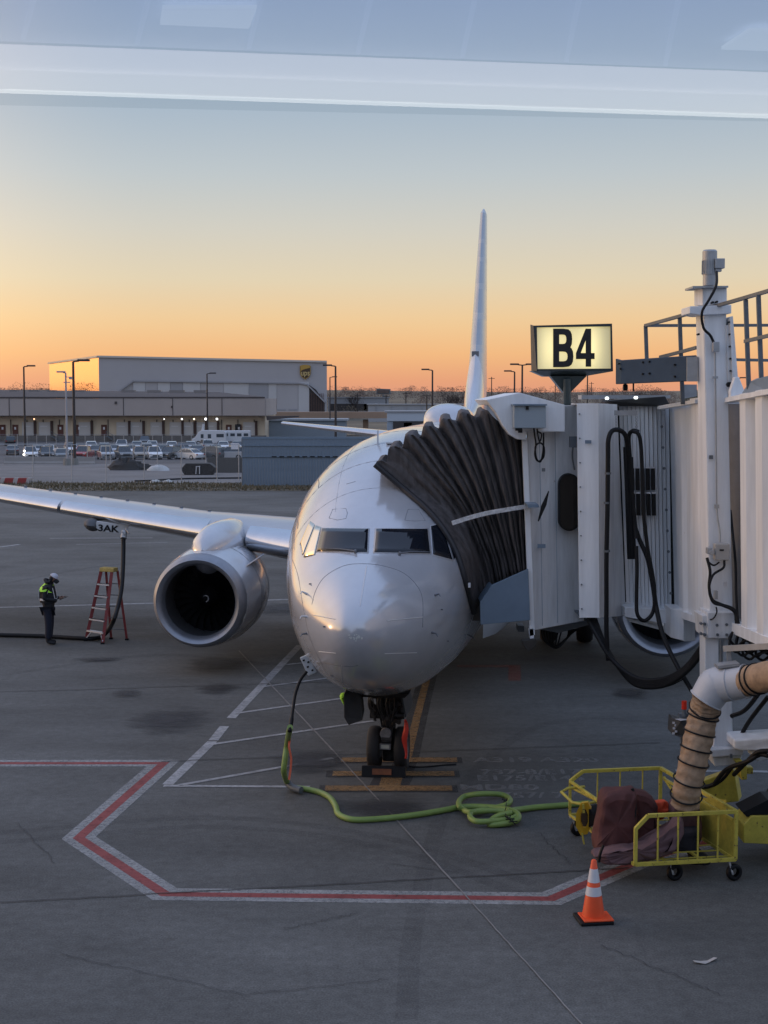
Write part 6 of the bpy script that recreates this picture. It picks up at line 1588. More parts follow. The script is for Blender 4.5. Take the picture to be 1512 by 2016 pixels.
# ================================================================== BACKGROUND
def boxbld(b, u0, u1, Y, dep, ztop, z0=0.0):
    x0 = (u0 - 756) / FPX * Y; x1 = (u1 - 756) / FPX * Y
    b.box(((x0 + x1) / 2, Y + dep / 2, (ztop + z0) / 2), (x1 - x0, dep, ztop - z0)); return x0, x1
def X_(u, Y): return (u - 756) / FPX * Y * 1.0
def Z_(v, Y): return P(756, v, Y).z
# ---- big cargo hangar
HY = 550.0
hx0, hx1 = X_(197, HY), X_(644, HY)
hg = thing('hangar', 'huge grey hangar with a brown shield logo, its left side glowing orange in the sunset', 'hangar', ((hx0 + hx1) / 2, HY, -2.4))
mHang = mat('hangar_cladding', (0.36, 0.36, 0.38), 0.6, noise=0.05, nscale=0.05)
mHangL = mat('hangar_door_panel', (0.44, 0.45, 0.47), 0.55, noise=0.04, nscale=0.1)
mHangD = mat('hangar_door_grey', (0.28, 0.29, 0.32), 0.55)
zl, zr = Z_(703, HY), Z_(713, HY)
bx = X_(100, HY * 1.32)
b = MB()
A0, A1 = Vector((hx0, HY, -2.4)), Vector((hx1, HY, -2.4)); B0 = Vector((X_(100, 645), 645, -2.4)); B1 = Vector((hx1 - 8, 645, -2.4))
zB = P(100, 716, 645).z
pts = [A0, A1, B1, B0]; zt_ = [zl, zr, zB, zB]
top_ = [Vector((p.x, p.y, z)) for p, z in zip(pts, zt_)]
for k in range(3):
    k2 = (k + 1) % 4; b.quad(pts[k], pts[k2], top_[k2], top_[k])
b.poly(top_); b.build('walls', mHang, hg, world=True)
b = MB(); b.quad(pts[3], pts[0], top_[0], top_[3]); b.build('sunlit_wall', mat('sunset_orange_cladding', (0.95, 0.55, 0.24), 0.15, 0.95), hg, world=True)  # sunset glow put into the wall's orange base colour
b = MB(); b.bar(top_[0] + Vector((0, -.3, 0.2)), top_[1] + Vector((0, -.3, .2)), .8, .7); b.bar(top_[3] + Vector((-.3, 0, .2)), top_[0] + Vector((-.3, 0, .2)), .8, .7); b.build('roof_trim', mat('trim_metal', (0.5, 0.48, 0.45), 0.4), hg, world=True)
def hq(u0, v0, u1, v1, m, name, off=.4, parent=hg):
    b = MB(); b.prism([P(u0, v0, HY - off), P(u1, v0, HY - off), P(u1, v1, HY - off), P(u0, v1, HY - off)], (0, off - .05, 0)); return b.build(name, m, parent, world=True)
us = [262, 286, 310, 335, 360, 395, 440, 490, 528, 545, 587, 609]
for k in range(len(us) - 1):
    hq(us[k] + .3, 752.5, us[k + 1] - .3, 812, (mHangL, mHangD, mHangL, mHang)[(k * 7) % 4], 'door_leaf', .5)
b = MB(); b.prism([P(609, 758, HY - .3), P(622, 767, HY - .3), P(639, 792, HY - .3), P(639, 812, HY - .3), P(609, 812, HY - .3)], (0, .25, 0)); b.build('door_opening', mat('opening_dark', (0.05, 0.045, 0.045), 0.8), hg, world=True)  # shade inside the opening put in as a dark slab
b = MB(); fr_pts = [P(232, 772, HY - .8), P(262, 750, HY - .8), P(590, 754.5, HY - .8), P(605, 757, HY - .8), P(640, 792, HY - .8)]
for a, c in zip(fr_pts[:-1], fr_pts[1:]): b.bar(a, c, .8, .5)
b.build('door_header', mHangD, hg, world=True)
b = MB()
for k in range(9): b.box(P(610 + k * 3.3, 790, HY - .5) + Vector((0, 0, -1)), (.15, .3, 8))
b.build('opening_ribs', mat('rib_orange_grey', (0.12, 0.07, 0.06), 0.7), hg, world=True)
hq(545, 805, 563, 808.5, mHangD, 'door_sill', .6); hq(568, 805, 585, 808.5, mHangD, 'door_sill', .6)
# shield logo
def shield(b, cu, cv, s, Y, th):
    o_ = [(-1, -1.15), (-.6, -1.28), (0, -1.36), (.6, -1.28), (1, -1.15), (1, .1), (.9, .55), (.6, .95), (0, 1.36), (-.6, .95), (-.9, .55), (-1, .1)]
    b.prism([P(cu + x * s, cv + y * s, Y) for x, y in o_], (0, th, 0))
lg = MB(); shield(lg, 601, 732.5, 10.7, HY - .7, .3); logo = lg.build('shield_logo', mat('logo_gold', (0.42, 0.26, 0.05), 0.5), hg, world=True)
b = MB(); shield(b, 601, 732.5, 9.5, HY - .85, .2); b.build('shield_field', mat('logo_brown', (0.055, 0.032, 0.015), 0.5), logo, world=True)
b = MB(); arc = []
for k in range(9): t_ = k / 8; arc.append((592 + 18 * t_, 731.5 - 7.2 * t_ ** .5))
b.prism([P(u, v, HY - .95) for u, v in arc] + [P(610, 720.3, HY - .95), P(601, 719.3, HY - .95), P(592, 721.3, HY - .95)], (0, .08, 0)); b.build('shield_swoosh', mat('logo_gold', (0.42, 0.26, 0.05), 0.5), logo, world=True)
text_mesh('shield_lettering', 'ups', mat('logo_pale_gold', (0.55, 0.42, 0.18), 0.5), facing(P(601, 734.5, HY - 1.05)), 2.9, .02, parent=logo, sx=.86, bold=.04)
# lean-to and pole on the sunlit side
b = MB(); b.bar(P(190, 705, 560), P(190, 770, 560), .6); b.bar(P(190, 705, 560), P(196, 705, 560), .5); b.build('downpipe', mat('pipe_rust', (0.2, 0.09, 0.06), 0.6), hg, world=True)

# ---- freight warehouse with loading docks
WY = 285.0
WZ = gz_(WY)
x0, x1 = X_(-260, WY), X_(524, WY)
wh_ = thing('warehouse', 'long low freight warehouse with a pale fascia over a row of loading dock doors', 'warehouse', ((x0 + x1) / 2, WY, WZ))
mFas = mat('fascia_concrete', (0.36, 0.32, 0.30), 0.7, noise=0.06, nscale=0.15)
mDock = mat('dock_wall_cream', (0.58, 0.49, 0.37), 0.75, noise=0.08, nscale=0.3)
mDockD = mat('dock_door_white', (0.5, 0.49, 0.48), 0.55)
mRoofD = mat('roof_dark', (0.07, 0.06, 0.06), 0.8, noise=0.2, nscale=0.2)
zf1, zf0 = Z_(784.5, WY), Z_(818, WY)
b = MB(); b.box(((x0 + x1) / 2, WY - 2.0, (zf0 + zf1) / 2), (x1 - x0, .4, zf1 - zf0)); b.box((x1, WY + 12, (zf0 + zf1) / 2), (.4, 28, zf1 - zf0)); b.build('fascia', mFas, wh_, world=True)
b = MB(); b.box(((x0 + x1) / 2, WY - .9, zf0 - .02), (x1 - x0 - .2, 1.8, .12)); b.build('canopy_soffit', mRoofD, wh_, world=True)
b = MB(); b.prism([Vector((x1 + 1.5, WY - 1.8, zf0 - .1)), Vector((x1 + 6.5, WY - 1.8, zf0 - .05)), Vector((x1 + 6.3, WY - 1.8, zf0 - .3)), Vector((x1 + .3, WY - 1.8, zf0 - .9)), Vector((x1 + .2, WY - 1.8, zf0 - .1))], (0, 3, 0)); b.build('canopy_tail', mRoofD, wh_, world=True)
b = MB(); b.box(((x0 + x1) / 2, WY + 15, (zf0 + WZ) / 2 + .5), (x1 - x0 - .6, 28, zf0 - WZ + 1)); b.build('wall', mDock, wh_, world=True)
rz_ = Z_(769, WY + 25)
b = MB(); b.prism([Vector((x0, WY - 2.3, zf1 + .02)), Vector((x1, WY - 2.3, zf1 + .02)), Vector((x1 - 12, WY + 25, rz_ - .6)), Vector((x0, WY + 25, rz_))], (0, 0, .3)); b.build('roof', mRoofD, wh_, world=True)
b = MB()
for u in (18, 243, 340, 437): b.box(P(u, 801, WY - 2.25), (.12, .06, zf1 - zf0))
b.build('fascia_joint', mRoofD, wh_, world=True)
b = MB(); b.box(P(228, 793, WY - 2.3), (.45, .1, .5)); b.box(P(338, 801, WY - 2.3), (.25, .1, .4)); b.build('fascia_vent', mRoofD, wh_, world=True)
for (u, w_) in ((255, 2.6), (305, 2.6), (350, 3.0), (395, 2.4), (105, 1.6), (30, 1.5), (70, 2.0), (160, 2.0), (-30, 2)):
    b = MB(); b.box((X_(u, WY + 18), WY + 18, rz_ - .25), (w_, 2, .6)); b.build('roof_unit', mat('roof_unit_grey', (0.2, 0.19, 0.19), 0.6), wh_, world=True)
DW = WY + .8
b = MB(); b.box(((x0 + x1) / 2, WY - .2, WZ + .55), (x1 - x0, 2.2, 1.1)); b.build('dock_plinth', mat('plinth_concrete', (0.12, 0.115, 0.11), 0.8, noise=0.2, nscale=.6), wh_, world=True)
for u in (54, 87, 166, 240, 268, 307, 345, 370, 392, 400 + 15, 428 + 62):
    b = MB(); xx = X_(u, WY); b.box((xx, WY + .9, WZ + 1.1 + 1.3), (2.3, .25, 2.6)); dr = b.build('dock_door', mDockD, wh_, world=True)
    b = MB(); b.box((xx + 1.4, WY + .75, WZ + 2.5), (.45, .5, 2.9)); b.build('dock_bumper', mat('bumper_brown', (0.06, 0.035, 0.03), 0.7), dr, world=True)
    b = MB(); b.box((xx - .15, WY + .76, WZ + 2.9), (1.3, .04, .15)); b.build('door_sign', M_refl, dr, world=True)
for u in (4, 29, 118, 155, 204, 450, 480 - 10):
    b = MB(); xx = X_(u, WY); b.box((xx, WY + .88, WZ + 1.1 + 1.05), (1.1, .2, 2.1)); dr = b.build('staff_door', mat('door_red_brown', (0.10, 0.035, 0.025), 0.6), wh_, world=True)
    b = MB(); b.box((xx, WY + .76, WZ + 2.5), (.35, .04, .5)); b.build('door_window', M_refl, dr, world=True)
b = MB(); b.box((X_(468, WY), WY + .86, WZ + 2.6), (1.1, .2, 1.4)); b.build('window', M_glass, wh_, world=True)
b = MB()
for k in range(16):
    u = 20 + k * 32; b.box((X_(u, WY), WY + .9, WZ + 2.6), (.14, .16, 3.2))
b.build('downpipe', mRoofD, wh_, world=True)
for (u, s_, c_) in ((67, .10, (1, .45, .2)), (323, .07, (1, 1, 1)), (358, .12, (1, 1, 1)), (382, .12, (1, .75, .45)), (405, .17, (1, 1, 1)), (427, .15, (1, 1, 1))):
    b = MB(); c = P(u, 825, WY - 1.9); b.cyl(c, c + Vector((0, .15, 0)), s_ * 1.35, n=12)
    b.build('dock_lamp', mat('lamp_' + ('amber' if c_[1] < .6 else 'warm' if c_[1] < .9 else 'white'), (1, 1, 1), .5, emit=c_, es=3.0), wh_, world=True)
for u in (108, 216):   # dock stairs with rails
    b = MB()
    for k in range(4): b.box((X_(u, WY) + k * .35, WY - 1.6, WZ + .98 - k * .25), (.4, 1.1, .22))
    b.bar((X_(u, WY) - .2, WY - 2.2, WZ + 2.0), (X_(u, WY) + 1.5, WY - 2.2, WZ + 1.0), .07); b.bar((X_(u, WY) - .2, WY - 2.2, WZ + 1.1), (X_(u, WY) - .2, WY - 2.2, WZ + 2.0), .06); b.bar((X_(u, WY) + 1.5, WY - 2.2, WZ), (X_(u, WY) + 1.5, WY - 2.2, WZ + 1.0), .06)
    b.build('dock_stairs', M_steel, wh_, world=True)

# ---- mid-distance sheds
def shed(name, label, u0, u1, vt, vb, Y, col, dep=30, band=None, roofc=None, openv=None):
    zt2 = P(756, vt, Y).z; xx0, xx1 = X_(u0, Y), X_(u1, Y)
    t_ = thing(name, label, 'building', ((xx0 + xx1) / 2, Y, gz_(Y)))
    b = MB(); b.box(((xx0 + xx1) / 2, Y + dep / 2, (zt2 - 2.4) / 2), (xx1 - xx0, dep, zt2 + 2.4)); b.build('walls', mat('wall_' + str(int(u0)) + name, col, .65, noise=.06, nscale=.1), t_, world=True)
    b = MB(); b.box(((xx0 + xx1) / 2, Y + dep / 2, zt2 + .15), (xx1 - xx0 + 1, dep + 1, .35)); b.build('roof', mat('shed_roof' + str(int(u0)), roofc or (0.3, 0.31, 0.33), .5), t_, world=True)
    if band:
        for (a, c, v0, v1, m) in band:
            b = MB(); b.prism([P(a, v0, Y - .3), P(c, v0, Y - .3), P(c, v1, Y - .3), P(a, v1, Y - .3)], (0, .25, 0)); b.build('opening', m, t_, world=True)
    return t_
mOp = mat('opening_dark', (0.05, 0.045, 0.045), 0.8)
shed('cargo_shed', 'grey shed with a dark open front just right of the big hangar', 646, 765, 783, 812, 640, (0.28, 0.29, 0.31), 40, [(650, 758, 795, 808, mOp), (716, 722, 794, 808, mHangL), (738, 744, 794, 808, mHangL)])
shed('flat_depot', 'low pale flat roofed depot in front of the wooded ridge', 725, 1100, 797, 812, 520, (0.3, 0.32, 0.35), 20, [(740 + 30 * k, 741 + 30 * k, 797, 812, mHangD) for k in range(8)])
shed('white_terminal_annex', 'small white and blue box building with a dark ground floor beyond the fuselage', 762, 850, 812, 852, 300, (0.30, 0.36, 0.43), 14, [(774, 850, 830, 846, mOp), (795, 811, 832, 846, mDockD), (762, 850, 813, 829, mat('annex_white', (0.42, 0.47, 0.53), .5))])
shed('long_shed', 'long grey metal shed behind the blue fence beside the freight warehouse', 526, 680, 828, 870, 296, (0.2, 0.24, 0.28), 12, None, (0.3, .33, .36))
# elevated approach road
b = MB(); Y = 330; b.box((X_(700, Y), Y, P(0, 817, Y).z), (X_(900, Y) - X_(510, Y), 8, 1.4)); ev = thing('overpass', 'tan concrete road deck crossing behind the warehouse and the fuselage', 'overpass', (X_(700, Y), Y, 0)); b.build('deck', mat('deck_tan', (0.30, 0.21, 0.15), .8, noise=.1, nscale=.2), ev, world=True)
for u in (560, 640, 720, 800): b = MB(); b.box((X_(u, Y), Y, (P(0, 826, Y).z - 2.4) / 2), (1.2, 3, P(0, 826, Y).z + 2.4)); b.build('pier', mat('deck_tan', (0.30, 0.21, 0.15), .8), ev, world=True)
b = MB(); c = P(754, 786, 700); b.cyl((c.x, 700, -2), (c.x, 700, P(0, 777, 700).z), .6, n=10)
bb = thing('billboard', 'dark billboard on a single post above the far trees', 'billboard', (c.x, 700, 0)); b.build('post', M_steel, bb, world=True)
b = MB(); b.prism([P(741, 765, 700), P(769, 766, 700), P(769, 776, 700), P(741, 776, 700)], (0, 1.0, 0)); pn = b.build('panel', M_steel, bb, world=True)
b = MB(); b.prism([P(743, 767, 699.6), P(766, 768, 699.6), P(766, 774, 699.6), P(743, 774, 699.6)], (0, .3, 0)); b.build('poster', mat('poster_dull', (0.1, 0.07, 0.06), .6, noise=.4, nscale=.6), pn, world=True)

# ---- lamp posts
mPole = mat('lamp_pole_brown', (0.035, 0.03, 0.03), 0.6)
mPoleG = mat('lamp_pole_silver', (0.33, 0.33, 0.35), 0.5)
def lamp(u, vt, Y, label, sides=(1,), vb=None, m=mPole, r_=.13, pedestal=False):
    zt2 = P(u, vt, Y).z; x = X_(u, Y) 
    t_ = thing('lamp_post', label, 'lamp post', (x, Y, gz_(Y)), 0, 'tall lamp posts across the airfield'); zt2 -= gz_(Y)
    b = MB(); b.cyl((0, 0, 0), (0, 0, zt2), r_, r_ * .7, n=10); pole = b.build('pole', m, t_)
    for s_ in sides:
        b = MB(); L_ = r_ * 7; b.bar((0, 0, zt2), (s_ * L_ * .5, 0, zt2 + .05 * s_ * s_ * r_ * 8), r_ * .9); b.box((s_ * L_ * .9, 0, zt2 + r_ * .8), (L_, r_ * 3.0, r_ * 1.3)); b.build('lamp_head', m, t_, bevel=r_ * .2)
    if pedestal: b = MB(); b.tube([(0, 0, 0), (0, 0, .75)], [.45, .35], 12); b.build('concrete_footing', mat('footing', (0.2, 0.2, 0.19), .8, noise=.2), t_)
    return t_
lamp(50, 722, 252, 'dark lamp post nearest the left edge of the photo', (1,), r_=.2)
lamp(147, 712, 158, 'dark lamp post with a concrete footing in front of the orange hangar side', (1,), r_=.18, pedestal=True)
lamp(409, 736, 270, 'slim dark lamp post standing in front of the white camper van', (1,), r_=.17)
lamp(661, 721, 275, 'taller dark lamp post just right of the big hangar', (-1,), r_=.24)
lamp(650, 743, 300, 'shorter dark lamp post just right of the big hangar', (1,), r_=.15)
lamp(851, 729, 260, 'dark lamp post left of the tail fin', (-1,), r_=.2)
lamp(1012, 732, 300, 'dark lamp post with one arm between the tail fin and the gate sign', (-1,), r_=.22)
lamp(1027, 719, 260, 'dark lamp post with a double head between the tail fin and the gate sign', (-1, 1), r_=.22)
lamp(1155, 735, 300, 'lamp post hidden below the gate sign', (1,), r_=.17)
lamp(1449, 745, 260, 'small lamp post with double head seen through the roof railing', (-1, 1), r_=.16)
t_ = lamp(132, 734, 156, 'pale silver mast with small crossbars in front of the orange hangar side', (-.6,), m=mPoleG, r_=.13, pedestal=True)
b = MB(); zt2 = P(132, 734, 156).z - gz_(156)
b.bar((-.25, 0, zt2 - 1.0), (.5, 0, zt2 - 1.0), .1); b.bar((-.1, 0, zt2 - .4), (.6, 0, zt2 - .5), .08); b.box((.5, 0, zt2 - .55), (.3, .2, .3)); b.build('crossbar', mPoleG, t_)
for (u, vt, Y, lb) in ((967, 742, 700, 'thin distant pole just right of the tail fin'), (1092, 745, 800, 'thin distant pole behind the gate sign funnel'), (1163, 752, 900, 'thin distant pole with crossbar right of the gate sign'), (704, 775, 600, 'thin pole before the cargo shed'), (799, 772, 600, 'thin distant pole before the wood right of the billboard'), (840, 776, 500, 'thin pole over the white annex beside the tall lamp post'), (760, 778, 600, 'thin distant pole just below the billboard')):
    t_ = thing('utility_pole', lb, 'pole', (X_(u, Y), Y, 0), 0, 'thin distant poles on the horizon'); b = MB(); b.cyl((0, 0, -2.4), (0, 0, P(u, vt, Y).z), .28, .2, n=6); b.bar((-1.5, 0, P(u, vt + 3, Y).z), (1.5, 0, P(u, vt + 3, Y).z), .25); b.build('pole', mPole, t_)

# ---- blast fence
FY = 98.5
bf = thing('blast_fence', 'tall blue grey sheet metal screen fence standing behind the nose of the airliner', 'fence', (X_(620, FY), FY, 0))
mBF = mat('screen_blue_grey', (0.15, 0.20, 0.26), 0.5, noise=0.1, nscale=.5, streak=(.3, 1, 2.5))
xa, xb = X_(477, FY), X_(900, FY); zt3 = P(600, 862, FY).z
b = MB(); n_ = 150; rt = []; rb = []
for k in range(n_ + 1): x = xa + (xb - xa) * k / n_; rt.append(Vector((x, FY + (.012 if k % 2 else 0), zt3))); rb.append(Vector((x, FY + (.05 if k % 2 else 0), 0)))
b.grid([rt, rb]); o = b.build('screen_sheet', mBF, bf, world=True); so = o.modifiers.new('t', 'SOLIDIFY'); so.thickness = .03
b = MB(); b.bar((xa, FY, zt3), (xb, FY, zt3), .1, .14); 
for v in (877, 899): z = P(600, v, FY).z; b.bar((xa, FY - .06, z), (xb, FY - .06, z), .06, .06)
b.build('rail', M_bgrey, bf, world=True)
b = MB()
for k in range(16): u = 540 + k * 15 ; z = P(600, 899, FY).z; b.box((X_(u, FY), FY - .1, z), (.33, .04, .07))
b.build('slots', M_black, bf, world=True)
for k in range(9):
    x = xa + k * 1.9; b = MB(); b.box((x, FY + .15, zt3 / 2), (.1, .16, zt3)); b.build('post', M_steel, bf, world=True)

# ---- chain link fences
mLink = bpy.data.materials.new('chain_link'); mLink.use_nodes = True
t = mLink.node_tree; bs = t.nodes['Principled BSDF']; bs.inputs['Base Color'].default_value = (0.25, 0.26, 0.27, 1); bs.inputs['Metallic'].default_value = .4
tcn = t.nodes.new('ShaderNodeTexCoord')
sepx = t.nodes.new('ShaderNodeSeparateXYZ'); t.links.new(tcn.outputs['Object'], sepx.inputs[0])
outs = []
for sgn in (1, -1):
    k1 = t.nodes.new('ShaderNodeMath'); k1.operation = 'MULTIPLY'; k1.inputs[1].default_value = sgn; t.links.new(sepx.outputs['Z'], k1.inputs[0])
    k2 = t.nodes.new('ShaderNodeMath'); k2.operation = 'ADD'; t.links.new(sepx.outputs['X'], k2.inputs[0]); t.links.new(k1.outputs[0], k2.inputs[1])
    k3 = t.nodes.new('ShaderNodeMath'); k3.operation = 'MULTIPLY'; k3.inputs[1].default_value = 11.0; t.links.new(k2.outputs[0], k3.inputs[0])
    k4 = t.nodes.new('ShaderNodeMath'); k4.operation = 'FRACT'; t.links.new(k3.outputs[0], k4.inputs[0])
    k5 = t.nodes.new('ShaderNodeMath'); k5.operation = 'LESS_THAN'; k5.inputs[1].default_value = .028; t.links.new(k4.outputs[0], k5.inputs[0]); outs.append(k5)
mx_ = t.nodes.new('ShaderNodeMath'); mx_.operation = 'MAXIMUM'; t.links.new(outs[0].outputs[0], mx_.inputs[0]); t.links.new(outs[1].outputs[0], mx_.inputs[1]); t.links.new(mx_.outputs[0], bs.inputs['Alpha'])
def link_fence(label, Y, us_, h_, rail=True, r_=.035):
    xs = [X_(u, Y) for u in us_]; f = thing('chain_link_fence', label, 'fence', ((xs[0] + xs[-1]) / 2, Y, gz_(Y))); z0 = gz_(Y); h_ += z0
    for x in xs: b = MB(); b.cyl((x, Y, z0), (x, Y, h_), r_, n=8); b.build('post', M_galv, f, world=True, smooth=True, angle=50)
    b = MB(); b.quad(Vector((xs[0], Y + .04, z0 + .05)), Vector((xs[-1], Y + .04, z0 + .05)), Vector((xs[-1], Y + .04, h_)), Vector((xs[0], Y + .04, h_))); b.build('wire_mesh', mLink, f, world=True)
    b = MB(); b.cyl((xs[0], Y, h_), (xs[-1], Y, h_), .022, n=6); b.build('top_rail', M_galv, f, world=True)
    return f
f1 = link_fence('near chain link fence of thin galvanised posts on the grass verge', 104.0, [-80, -8, 65, 141, 209, 284, 357, 427, 470], 2.6)
f2 = link_fence('farther chain link fence of pale posts in front of the parked cars', 166.0, [-60, -20, 30, 98, 172, 217, 262, 310, 357, 405, 470], 2.3, r_=.045)
f3 = link_fence('distant fence of yellowish posts along the warehouse edge of the lot', 266.0, [-60 + 19 * k for k in range(30)], 1.8, r_=.05)
b = MB(); b.box((X_(463, 166), 165.9, gz_(166) + 2.0), (.9, .03, .7)); b.build('notice_board', M_refl, f2, world=True)

# ---- concrete barriers, barricade, debris
def barrier(x, y, label):
    t_ = thing('concrete_barrier', label, 'barrier', (x, y, gz_(y)), 0, 'concrete barriers beside the parked cars'); b = MB()
    b.prism([(-1.7, -.3, 0), (-1.7, .3, 0), (-1.7, .3, .12), (-1.7, .12, .35), (-1.7, .08, .82), (-1.7, -.08, .82), (-1.7, -.12, .35), (-1.7, -.3, .12)], (3.4, 0, 0)); b.build('block', mat('barrier_concrete', (0.26, 0.255, 0.25), .8, noise=.12, nscale=1), t_, bevel=.03); return t_
b1_ = barrier(X_(38, 164), 164, 'pale concrete barrier leftmost of the row below the parked cars')
copy_thing(b1_, (X_(98, 164), 164, gz_(164)), .02, 'pale concrete barrier in the middle of the row below the parked cars')
copy_thing(b1_, (X_(157, 163.5), 163.5, gz_(163.5)), -.02, 'pale concrete barrier by the footing of the dark lamp post')
t_ = thing('water_barricade', 'red and white striped low airfield barricade at the left edge', 'barricade', (X_(20, 100.5), 100.5, 0)); 
for k in range(12):
    b = MB(); x = -1.9 + k * .3 - .35; b.prism([(x, -.2, 0), (x + .3, -.2, 0), (x + .42, -.2, .42), (x + .12, -.2, .42)], (0, .4, 0)); b.build('striped_segment', mat('barricade_white', (0.4, .38, .38), .5) if k % 3 == 2 else mat('barricade_red', (0.28, .04, .04), .5), t_)
def lump(name, label, u, v, w_, h_, m, seed, cat):
    c = GT(u, v); rr = random.Random(seed); b = MB(); rws = []
    for i in range(7):
        a = math.pi / 2 * i / 6
        rws.append([Vector((c.x + w_ * math.cos(a) * math.cos(t_) * (1 + .22 * rr.uniform(-1, 1)), c.y + w_ * .45 * math.cos(a) * math.sin(t_) * (1 + .2 * rr.uniform(-1, 1)), c.z + h_ * math.sin(a) * (1 + .25 * rr.uniform(-1, 1)))) for t_ in [j * 6.2832 / 20 for j in range(20)]])
    b.grid(rws, closed=True); b.poly(rws[-1]); return b.build(name, m, smooth=True, angle=30, label=label, cat=cat)
mTarp = mat('black_tarp', (0.02, 0.019, 0.02), .6, noise=.3, nscale=1.5, bump=.6)
lump('tarp_heap', 'black tarpaulin heap left of the white one on the service road', 250, 926, 1.6, 1.0, mTarp, 1, 'tarp heap')
lump('rubber_heap', 'low black heap between the tarpaulin heap and the white bundle', 282, 926, 1.0, .55, mTarp, 2, 'heap')
lump('white_bundle', 'white plastic wrapped bundle lying beside the black tarpaulin heap', 312, 927, .95, .5, mat('white_plastic', (0.5, .52, .53), .4, noise=.1), 3, 'bundle')
sk = thing('skip_container', 'low black open skip right of the white bundle near the screen fence', 'skip', (X_(392, 117), 117, gz_(117)))
b = MB(); b.prism([(-1.1, -.6, 0), (1.1, -.6, 0), (1.35, -.6, .6), (.9, -.6, .95), (-1.0, -.6, .95), (-1.4, -.6, .5)], (0, 1.4, 0)); b.build('skip_body', mTarp, sk, bevel=.05)
b = MB(); b.bar((-.2, -.62, .1), (-.15, -.62, .7), .05); b.bar((.1, -.62, .1), (.1, -.62, .7), .05); b.bar((-.2, -.62, .7), (.15, -.62, .72), .05); b.build('skip_label_frame', M_refl, sk)
lump('scrap_heap', 'small dark scrap heap between the skip and the screen fence', 440, 928, 1.6, .5, mTarp, 6, 'scrap')
b = MB(); b.box((X_(445, 124), 124, gz_(124) + .6), (3.2, .12, 1.4)); b.build('dark_hoarding', mat('hoarding', (0.08, .08, .08), .7), label='low dark hoarding panel behind the scrap heap', cat='panel')
b = MB(); b.tube(smoothpath([GT(u, v, .06) for u, v in ((265, 947), (300, 946), (330, 944), (380, 942), (475, 941))], 4), .07, 6); b.build('drain_pipe', M_black, label='long black pipe lying along the edge of the verge', cat='pipe')
for i, (u, v) in enumerate(((306, 951), (331, 951))):
    lump('sandbag', ('left white sandbag on the verge by the near fence', 'right white sandbag on the verge by the near fence')[i], u, v, .38, .22, mat('white_plastic', (0.5, .52, .53), .4), 8 + i, 'sandbag')

# ---- parked cars
mCarGlass = mat('car_glass', (0.07, 0.085, 0.10), 0.12, 0.3)
mHead = mat('head_light_glass', (0.6, 0.6, 0.62), 0.2)
PAINT = {'white': (0.78, .80, .82), 'silver': (0.45, .47, .50), 'grey': (0.11, .12, .13), 'black': (0.015, .016, .018), 'red': (0.40, .03, .025), 'blue': (0.04, .07, .12), 'tan': (0.34, .30, .25)}
def paint(c): return mat('car_paint_' + c, PAINT[c], .25, .25, coat=.8)
def car_mesh(kind):
    # profiles along x (length), half widths per level
    if kind == 'sedan': body = [(-2.3, .35), (-2.32, .75), (-2.1, .92), (-1.5, .97), (1.0, .95), (1.9, .85), (2.28, .68), (2.32, .35)]; roof = [(-1.75, .95), (-1.05, 1.38), (-.2, 1.46), (.45, 1.40), (1.2, .94)]
    elif kind == 'suv': body = [(-2.25, .4), (-2.3, .9), (-2.2, 1.08), (-1.8, 1.1), (1.0, 1.08), (2.0, 1.0), (2.3, .8), (2.32, .4)]; roof = [(-2.2, 1.08), (-1.95, 1.66), (-1.2, 1.74), (.2, 1.72), (1.1, 1.07)]
    else: body = [(-2.75, .5), (-2.78, 1.05), (-2.7, 1.1), (-.9, 1.1), (1.2, 1.1), (2.4, 1.02), (2.7, .85), (2.72, .45)]; roof = [(-.95, 1.1), (-.8, 1.75), (-.2, 1.84), (.6, 1.8), (1.35, 1.08)]
    return body, roof
